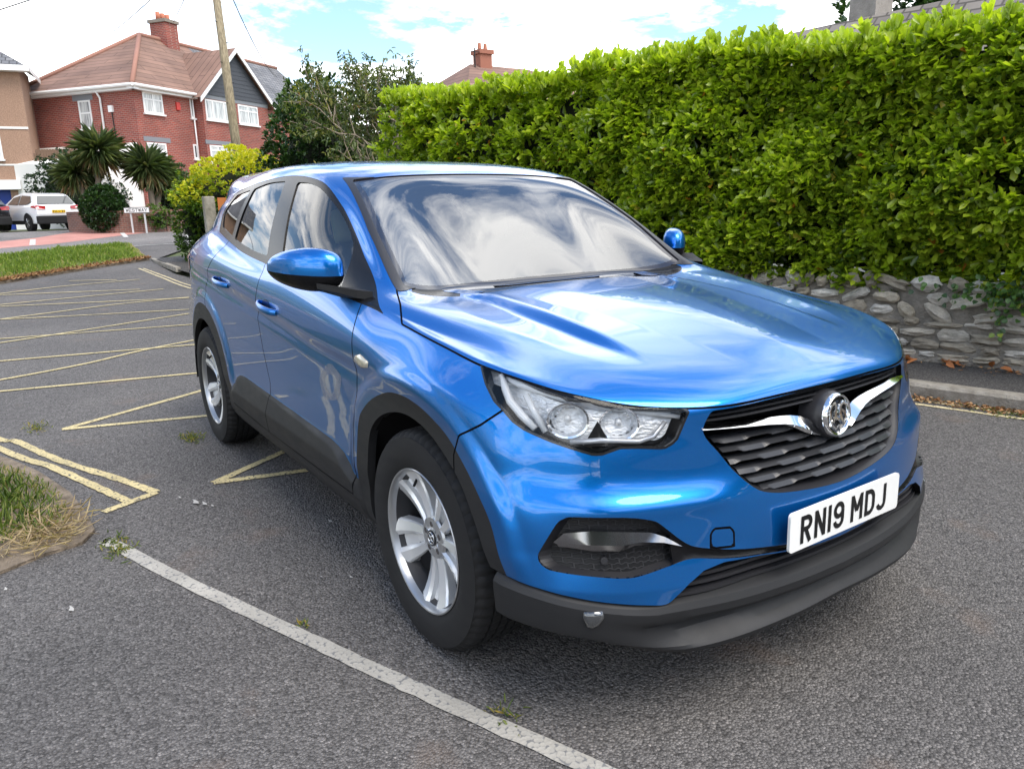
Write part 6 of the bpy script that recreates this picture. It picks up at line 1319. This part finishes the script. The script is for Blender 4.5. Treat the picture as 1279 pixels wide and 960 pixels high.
for i, (a, b, sag, lab) in enumerate((((-23.59, -.72, 6.55), p_t, -.1, 'thin overhead wire crossing the top left corner of the sky'), ((-45.2, 5.2, 10.6), p_t, .1, 'thin overhead wire rising from the ridge of the brick house'), ((-48.6, 9.0, 12.1), p_t, .05, 'thin overhead wire rising from the brick chimney'), (p_t, (-45.5, 13.8, 9.0), .6, 'thin overhead wire sloping away right of the telegraph pole'))):
    a = Vector(a); b = Vector(b); 
    if i == 0: b = a + (Vector((-23.0, .31, 6.9)) - a) * 6; a = a - (Vector((-23.0, .31, 6.9)) - a) * 6
    g = MB(); g.tube([a.lerp(b, t) - Z * sag * 4 * t * (1 - t) for t in np.linspace(0, 1, 13)], .017, 5); tag(g.build('overhead_wire', WIRE, None, True), lab, 'wire', 'telephone wires in the sky')
# ---------------- gate and post by the yellow shrub ----------------
g = MB(); g.box((0, 0, .75), (.20, .22, 1.5), bev=.02); o = g.build('stone_gatepost', m_stone('mossy stone', (.16, .15, .11), (.40, .37, .31), 6)); o.location = (-15.05, 2.06, .15); tag(o, 'pale mossy stone gatepost half hidden under the yellow green shrub', 'gatepost')
g = MB(); g.box((0, 0, .82), (.14, .16, 1.7), bev=.02); o = g.build('concrete_gatepost', KERB); o.location = (-13.94, 2.39, .22); tag(o, 'short pale concrete gatepost showing beside the car roof', 'gatepost')
gt = empty('wooden_gate', (-14.95, 2.22, .12), label='orange stained wooden gate beside the stone gatepost', cat='gate'); OR = mat('orange stained timber', (.45, .15, .035), .6); fg = Frame((0, 0, 0), (.35, .9, 0), (.9, -.35, 0))
for k in range(5): g = MB(); fg.slab(g, k * .20, k * .20 + .175, .08, 1.50 + .10 * abs(math.sin(k * 2.0)), -.01, .01); g.build('board', OR, gt)
g = MB(); fg.slab(g, 0, .98, 1.2, 1.3, -.04, -.011); fg.slab(g, 0, .98, .3, .4, -.04, -.011); g.build('rail', OR, gt)
# ---------------- shrubs and trees ----------------
def bush(name, loc, rad, n, k, L, Wd, m, label, cat, group=None, seed=1, lumps=.22, trunk=True, tintf=None, base=.0, gaps=.15, core=.62, drp=.15):
    r = np.random.default_rng(seed); t_ = empty(name, loc, label=label, cat=cat, group=group); rad = np.array(rad, float)
    d = r.normal(size=(n, 3)); d[:, 2] = d[:, 2]; d /= np.linalg.norm(d, axis=1, keepdims=True); a1 = r.uniform(2, 5, 3); a2 = r.uniform(0, 6, 3)
    lm = 1 + lumps * (np.sin(d[:, 0] * a1[0] * 1.6 + a2[0]) * np.cos(d[:, 2] * a1[1] * 1.4 + a2[1]) + .5 * np.sin(d[:, 1] * a1[2] * 3 + d[:, 2] * 7 + a2[2])); q = 1 - r.random(n) ** 2.2 * .42
    keep = np.sin(d[:, 0] * 7 + a2[0]) * np.sin(d[:, 1] * 6 + a2[1]) * np.sin(d[:, 2] * 8 + a2[2]) < (.55 - gaps); d, lm, q = d[keep], lm[keep], q[keep]; n = len(d)
    C = d * rad * (lm * q)[:, None] + [0, 0, rad[2] + base]; ok = C[:, 2] > .02; C, d, q = C[ok], d[ok], q[ok]; n = len(C)
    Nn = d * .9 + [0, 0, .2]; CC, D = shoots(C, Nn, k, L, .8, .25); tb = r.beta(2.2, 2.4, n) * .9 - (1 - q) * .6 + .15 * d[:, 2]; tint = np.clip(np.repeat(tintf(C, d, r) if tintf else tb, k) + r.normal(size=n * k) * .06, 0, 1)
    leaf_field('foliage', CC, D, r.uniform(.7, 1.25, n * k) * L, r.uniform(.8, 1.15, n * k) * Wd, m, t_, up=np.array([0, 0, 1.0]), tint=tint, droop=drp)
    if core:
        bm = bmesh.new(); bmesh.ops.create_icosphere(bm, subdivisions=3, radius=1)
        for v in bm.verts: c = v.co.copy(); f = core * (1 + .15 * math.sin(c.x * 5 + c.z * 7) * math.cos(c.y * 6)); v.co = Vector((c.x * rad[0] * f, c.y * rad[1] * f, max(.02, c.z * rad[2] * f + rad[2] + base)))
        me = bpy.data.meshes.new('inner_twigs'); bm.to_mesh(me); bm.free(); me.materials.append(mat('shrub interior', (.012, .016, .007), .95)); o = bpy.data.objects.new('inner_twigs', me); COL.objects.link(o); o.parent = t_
    if trunk:
        g = MB(); hh = rad[2] + base
        g.tube([(0, 0, -.1), (.05, .02, hh * .5), (.0, .05, hh * 1.1)], [.07 * rad[0] + .03, .05 * rad[0] + .02, .02], 8)
        for j in range(6): a = j * 1.05; g.tube([(0.03, 0.02, hh * (.35 + .08 * j)), (.35 * rad[0] * math.cos(a), .35 * rad[1] * math.sin(a), hh * (.8 + .06 * j)), (.72 * rad[0] * math.cos(a), .72 * rad[1] * math.sin(a), hh * (1.1 + .1 * (j % 3)))], [.035, .022, .008], 6)
        g.build('trunk', WOOD, t_, True)
    return t_
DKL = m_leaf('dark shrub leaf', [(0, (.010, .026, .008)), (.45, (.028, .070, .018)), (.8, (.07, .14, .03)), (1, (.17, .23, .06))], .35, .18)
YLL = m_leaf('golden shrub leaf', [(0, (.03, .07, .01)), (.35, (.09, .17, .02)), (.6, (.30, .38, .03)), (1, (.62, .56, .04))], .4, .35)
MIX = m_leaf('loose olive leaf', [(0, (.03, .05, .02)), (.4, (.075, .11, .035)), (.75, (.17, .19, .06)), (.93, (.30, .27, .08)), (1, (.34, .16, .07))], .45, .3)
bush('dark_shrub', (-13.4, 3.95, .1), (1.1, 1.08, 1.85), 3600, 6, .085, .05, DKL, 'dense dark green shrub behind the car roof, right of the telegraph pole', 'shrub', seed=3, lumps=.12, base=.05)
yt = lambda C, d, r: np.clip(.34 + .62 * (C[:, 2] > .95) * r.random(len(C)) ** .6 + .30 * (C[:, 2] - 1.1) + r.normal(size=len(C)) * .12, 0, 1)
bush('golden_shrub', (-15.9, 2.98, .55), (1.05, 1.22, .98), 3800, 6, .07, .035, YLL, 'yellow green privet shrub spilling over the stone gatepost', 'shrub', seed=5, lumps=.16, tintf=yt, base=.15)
bush('trailing_creeper', (-16.3, 1.98, .2), (.42, .42, .95), 1000, 6, .07, .04, m_leaf('creeper leaf', [(0, (.02, .05, .01)), (.5, (.08, .15, .02)), (1, (.35, .38, .05))], .4, .3), 'green creeper hanging down to the footpath below the golden shrub', 'creeper', seed=6, trunk=False, core=.5)
def open_tree(name, loc, h, r_, n, label, m, seed, L=.085, Wd=.03, bark=(.33, .27, .20)):
    r = np.random.default_rng(seed); t_ = empty(name, loc, label=label, cat='tree'); g = MB(); tips = []
    def grow(p, d, ln, rad, lev):
        q = p + d * ln; m_ = (p + q) / 2 + Vector(r.normal(size=3) * ln * .06); g.tube([p, m_, q], [rad, rad * .8, rad * .62], 5, caps=False)
        if lev >= 2: tips.extend([p.lerp(q, t) for t in (.4, .7, 1.0)])
        if lev == 4: return
        for _ in range(3 if lev < 3 else 2):
            nd_ = (d + Vector(r.normal(size=3) * (.48 if lev < 2 else .6)) + Vector((0, 0, .22))).normalized(); nd_.x *= r_; nd_.y *= r_; nd_.normalize(); grow(q, nd_, ln * r.uniform(.62, .85), rad * .62, lev + 1)
    for k in range(3): grow(Vector((r.normal() * .06, r.normal() * .06, 0)), Vector((r.normal() * .25, r.normal() * .25, 1)).normalized(), h * .30, .05, 0)
    g.build('trunk', mat('pale bark', bark, .9), t_, True); T_ = np.array([list(t) for t in tips]); C = T_[r.integers(0, len(T_), n)] + r.normal(size=(n, 3)) * .09; CC, D = shoots(C, np.tile([0, 0, -.1], (n, 1)), 4, L, 1.0, -.25)
    zt = (C[:, 2] / h); tb = np.clip(r.beta(2, 2.4, n), 0, 1); leaf_field('crown', CC, D, r.uniform(.7, 1.3, n * 4) * L, Wd, m, t_, up=np.array([0, 0, 1.0]), tint=np.clip(np.repeat(tb, 4) + r.normal(size=n * 4) * .08, 0, 1), droop=.3); return t_
open_tree('willowy_tree', (-10.9, 4.4, .1), 4.1, .95, 2900, 'loose olive tree with bare pale twigs between the dark shrub and the hedge', MIX, 12)
open_tree('slender_sapling', (-9.3, 4.1, .1), 3.2, .8, 500, 'thin sapling poking above the left end of the hedge', MIX, 5)
bush('laurel_tree', (-6.4, 15.6, 2.9), (2.6, 2.0, 1.75), 1500, 6, .17, .09, DKL, 'dark broadleaved tree crown in the top right corner above the hedge', 'tree', seed=9, lumps=.2)
bush('round_shrub', (-31.6, 2.0, .62), (.80, .80, .88), 1500, 6, .10, .06, DKL, 'round clipped dark green shrub behind the brick garden wall', 'shrub', seed=11, lumps=.06, gaps=.0, tintf=lambda C, d, r: np.clip(.15 + .55 * (C[:, 2] / 1.8) * r.random(len(C)) + .1, 0, 1))
bush('ivy_bank', (-41.6, 2.0, .62), (1.2, 1.9, 1.75), 1900, 6, .12, .07, DKL, 'dark ivy covered bank between the white car and the palms', 'shrub', seed=13, tintf=lambda C, d, r: np.clip(.05 + .3 * r.random(len(C)), 0, 1))
bush('conifer_shrub', (-33.3, 4.9, .62), (.9, .9, 1.35), 900, 6, .12, .05, DKL, 'dark bushy shrub under the right hand palm against the brick wall', 'shrub', seed=14)
bush('low_shrub', (-30.9, 3.7, .62), (.55, .6, .45), 500, 6, .09, .05, m_leaf('mid green leaf', [(0, (.02, .05, .01)), (1, (.16, .26, .05))], .4, .3), 'small low bush growing over the garden wall by the name board', 'shrub', seed=15, trunk=False)
PALM = m_leaf('strap leaf', [(0, (.03, .05, .02)), (.5, (.09, .13, .05)), (.85, (.19, .23, .10)), (1, (.33, .24, .13))], .4, .2)
def palm(loc, heads, label):
    t_ = empty('cabbage_palm', loc, label=label, cat='palm', group='cabbage palms in front of the brick house'); g = MB(); Cs = []; Ds = []; Ls = []; Ts = []
    for (hx, hy, hz, r_) in heads:
        g.tube([(0, 0, -.1), (hx * .3, hy * .3, hz * .4), (hx * .8, hy * .8, hz * .8), (hx, hy, hz)], [.16, .12, .10, .09], 9); n = 420; d = rng.normal(size=(n, 3)); d[:, 2] = d[:, 2] * .75 + .15; d /= np.linalg.norm(d, axis=1, keepdims=True)
        Cs.append(np.tile([hx, hy, hz], (n, 1)) + d * .08); Ds.append(d); Ls.append(np.full(n, r_) * rng.uniform(.75, 1.1, n)); Ts.append(np.clip(rng.beta(2, 2.5, n) + .5 * (d[:, 2] < -.45), 0, 1))
    g.build('trunk', mat('palm bark', (.20, .16, .12), .95), t_, True); leaf_field('crown', np.concatenate(Cs), np.concatenate(Ds), np.concatenate(Ls), .05, PALM, t_, fold=.2, up=np.array([0, 0, 1.0]), tint=np.concatenate(Ts), droop=.35)
palm((-31.9, 1.75, .6), [(.15, .35, 3.05, 1.0), (-.45, -.45, 2.25, .85)], 'twin headed cabbage palm with leaning trunk behind the white car')
palm((-31.6, 3.75, .6), [(.1, -.05, 2.45, .95), (-.3, .45, 2.1, .8)], 'shorter cabbage palm in front of the ground floor brick house window')
g = MB(); o0 = Vector((-44.0, .75, 2.7)); fd_ = Vector((.65, .75, 0)).normalized(); ff = Frame((0, 0, 0), fd_, (.75, -.65, 0)); ff.slab(g, 0, 2.3, .3, 1.75, 0, .03)
for k in range(15): ff.slab(g, k * .15, k * .15 + .13, .25, 1.8 + .0 * k, .031, .045)
ff.slab(g, -.06, .06, -.4, 1.62, .0, .12); ff.slab(g, 1.84, 1.96, -.4, 1.62, 0, .12)
o = g.build('wooden_fence', mat('brown fence timber', (.17, .105, .07), .9)); o.location = o0; tag(o, 'brown boarded wooden fence above the ivy bank', 'fence')
# ---------------- parked cars across the street ----------------
def far_car(name, loc, yaw, paint, label, group, plate='white', low=.0, tall=1.6):
    t_ = empty(name, loc, R_(yaw), label=label, cat='car', group=group); s = tall / 1.6
    prof = [(2.10, .42), (2.16, .70), (1.95, .92), (1.05, 1.06), (.30, 1.50 * s), (-.60, 1.60 * s), (-1.45, 1.56 * s), (-1.72, 1.50 * s), (-2.05, 1.08), (-2.16, .98), (-2.20, .70), (-2.14, .42), (-2.0, .30), (1.95, .30)]
    def hw(x, z): return (.90 if z < 1.0 else .90 - (z - 1.0) * .50) - .10 * max(0, abs(x) - 1.7) / .5 * (1.0 if x > 0 else .7)
    bm = bmesh.new(); rings = []
    for kf in (-1, -.93, -.5, 0, .5, .93, 1):
        rings.append([bm.verts.new((x * (1 - .012 * abs(kf) ** 4) , hw(x, z) * kf, z * (1 if abs(kf) < .99 else .985) + (.02 if abs(kf) > .99 and z < .35 else 0))) for x, z in prof])
    n = len(prof)
    for a, b in zip(rings[:-1], rings[1:]):
        for i in range(n): bm.faces.new((a[i], a[(i + 1) % n], b[(i + 1) % n], b[i]))
    bm.faces.new(rings[0][::-1]); bm.faces.new(rings[-1]); bmesh.ops.recalc_face_normals(bm, faces=bm.faces)
    me = bpy.data.meshes.new('body'); bm.to_mesh(me); bm.free(); me.materials.append(paint); o = bpy.data.objects.new('body', me); COL.objects.link(o); o.parent = t_; bv_ = o.modifiers.new('b', 'BEVEL'); bv_.width = .035; bv_.segments = 3; bv_.limit_method = 'ANGLE'; bv_.angle_limit = R_(18); me.polygons.foreach_set('use_smooth', np.ones(len(me.polygons), bool))
    GLS = PANE
    g = MB(); x0, z0, x1, z1 = -1.78, 1.445 * s, -2.04, 1.12; dx_ = -.012; g.add([(x0 + dx_, -.60, z0), (x0 + dx_, .60, z0), (x1 + dx_, .74, z1), (x1 + dx_, -.74, z1)], [(0, 1, 2, 3)]); g.build('rear_window', GLS, t_)
    for sy in (-1, 1):
        g = MB(); V = [(x, sy * (hw(x, z) + .006), z) for x, z in ((.62, 1.12), (.26, 1.40 * s), (-.42, 1.49 * s), (-.42, 1.10))]; g.add(V, [(0, 1, 2, 3)]); V = [(x, sy * (hw(x, z) + .006), z) for x, z in ((-.50, 1.10), (-.50, 1.49 * s), (-1.40, 1.44 * s), (-1.62, 1.20), (-1.30, 1.10))]; g.add(V, [(0, 1, 2, 3, 4)]); g.build('side_windows', GLS, t_)
        g = MB(); V = [(-2.165, sy * .56, 1.03), (-2.185, sy * .56, .90), (-2.165, sy * .80, .92), (-2.10, sy * .835, 1.03), (-1.88, sy * .900, 1.03), (-1.95, sy * .905, .95)]; g.add([(-2.19, sy * .48, 1.02), (-2.20, sy * .52, .90), (-2.17, sy * .80, .90), (-2.12, sy * .86, .97), (-2.09, sy * .84, 1.06)], [(0, 1, 2, 3, 4)]); g.add([(-2.14, sy * .868, .93), (-1.80, sy * .915, .97), (-1.86, sy * .912, 1.04), (-2.10, sy * .865, 1.05)], [(0, 1, 2, 3)]); g.build('tail_light', RED, t_)
        for wx in (1.32, -1.32):
            w_ = empty('wheel', (wx, sy * .80, .34)); w_.parent = t_; g = MB(); g.tube([(0, -.11, 0), (0, .11, 0)], .34, 28); g.build('tyre', TYRE, w_); g = MB()
            g.tube([(0, sy * .112, 0), (0, sy * .118, 0)], .21, 20); rim_ = g.build('rim', mat('dark alloy', (.03, .03, .03), .4), w_); g = MB()
            for k in range(5): a = k * 1.2566; g.tube([(.03 * math.cos(a), sy * .122, .03 * math.sin(a)), (.19 * math.cos(a), sy * .122, .19 * math.sin(a))], .018, 5)
            g.build('spokes', ALLOY, w_)
            g = MB(); V = [(0, 0, 0)]; arcp = [(wx + .42 * math.cos(t), sy * (hw(wx, .5) + .008), .34 + .42 * math.sin(t)) for t in np.linspace(-.1, math.pi + .1, 18)]; arci = [(wx + .35 * math.cos(t), sy * (hw(wx, .5) + .010), .34 + .35 * math.sin(t)) for t in np.linspace(-.1, math.pi + .1, 18)]
            g.add(arcp + arci, [(i, i + 1, 18 + i + 1, 18 + i) for i in range(17)]); g.build('wheel_arch', MBLACK, t_)
            g = MB(); g.add([(wx + .36 * math.cos(t), sy * (hw(wx, .5) + .004), .34 + .36 * math.sin(t)) for t in np.linspace(0, 2 * math.pi, 24, endpoint=False)], [tuple(range(24))]); g.build('wheel_well', WELL, t_)
    g = MB(); g.box((-2.12, 0, .46), (.22, 1.70, .34), bev=.05); g.build('lower_bumper', MBLACK, t_)
    for sy in (-1, 1): g = MB(); g.box((0, sy * .88, .36), (2.0, .06, .16)); g.build('side_skirt', MBLACK, t_)
    g = MB(); g.box((-2.212, 0, .80), (.012, .52, .115)); pl_ = g.build('number_plate', mat('yellow plate', (.80, .50, .02), .4), t_)
    g = MB()
    for k, wd_ in enumerate((.045, .045, .02, .045, .045, .045, .045)): g.box((-2.2195, -.21 + k * .068 + (.02 if k > 3 else 0), .80), (.002, wd_ * .8, .065))
    g.build('plate_characters', PLATE_T, pl_)
    return t_
WPAINT = mat('white car paint', (.72, .73, .74), .25, coat=1); KPAINT = mat('black car paint', (.010, .010, .012), .2, coat=1)
far_car('white_suv', (-37.97, .05, .66), 199, WPAINT, 'white SUV parked tail out on the drive beside the pebbledash house', 'cars parked across the street')
far_car('black_hatchback', (-38.3, -2.45, .66), 199, KPAINT, 'black hatchback cut by the left edge, parked next to the white SUV', 'cars parked across the street', tall=1.46)
# ---------------- what stands behind the photographer: it shows in the paint and glass ----------------
def plain_house(name, loc, rz, w_, d_, eave, wall, roof, label):
    t_ = empty(name, loc, R_(rz), label=label, cat='house'); g = MB(); g.box((0, -d_ / 2, eave / 2), (w_, d_, eave)); g.build('wall', wall, t_)
    a = w_ / 2 + .3; quad_uv('roof', [[(-a, .3, eave), (a, .3, eave), (a - d_ / 2, -d_ / 2, eave + d_ * .36), (-a + d_ / 2, -d_ / 2, eave + d_ * .36)], [(a, -d_ - .3, eave), (-a, -d_ - .3, eave), (-a + d_ / 2, -d_ / 2, eave + d_ * .36), (a - d_ / 2, -d_ / 2, eave + d_ * .36)], [(a, .3, eave), (a, -d_ - .3, eave), (a - d_ / 2, -d_ / 2, eave + d_ * .36)], [(-a, -d_ - .3, eave), (-a, .3, eave), (-a + d_ / 2, -d_ / 2, eave + d_ * .36)]], roof, t_)
    f = Frame((0, 0, 0), (1, 0, 0), (0, 1, 0))
    for x_ in np.arange(-w_ / 2 + 1.0, w_ / 2 - 1.6, 2.9):
        for z_ in (.9, 3.5): window(f, x_, x_ + 1.5, z_, z_ + 1.25, t_, (.35, .7), .7, glass=PANE)
    return t_
plain_house('cream_house', (-12, -14, 0), 0, 15, 7, 5.4, RENDER, TILE, 'long cream rendered house across the car park, seen only in reflections')
plain_house('brick_terrace', (22, -2, 0), 90, 22, 8, 5.6, BRICKD, SLATE, 'brick terrace behind the viewer, seen only in reflections')
bush('street_tree', (15, -12, 0), (3.2, 3.2, 3.6), 1100, 5, .42, .26, DKL, 'spreading tree behind the viewer on the car park side', 'tree', seed=21, base=1.6); bush('garden_tree', (15, 7, 0), (2.6, 2.6, 3.0), 900, 5, .42, .26, DKL, 'rounded tree behind the viewer on the hedge side', 'tree', seed=22, base=1.2)
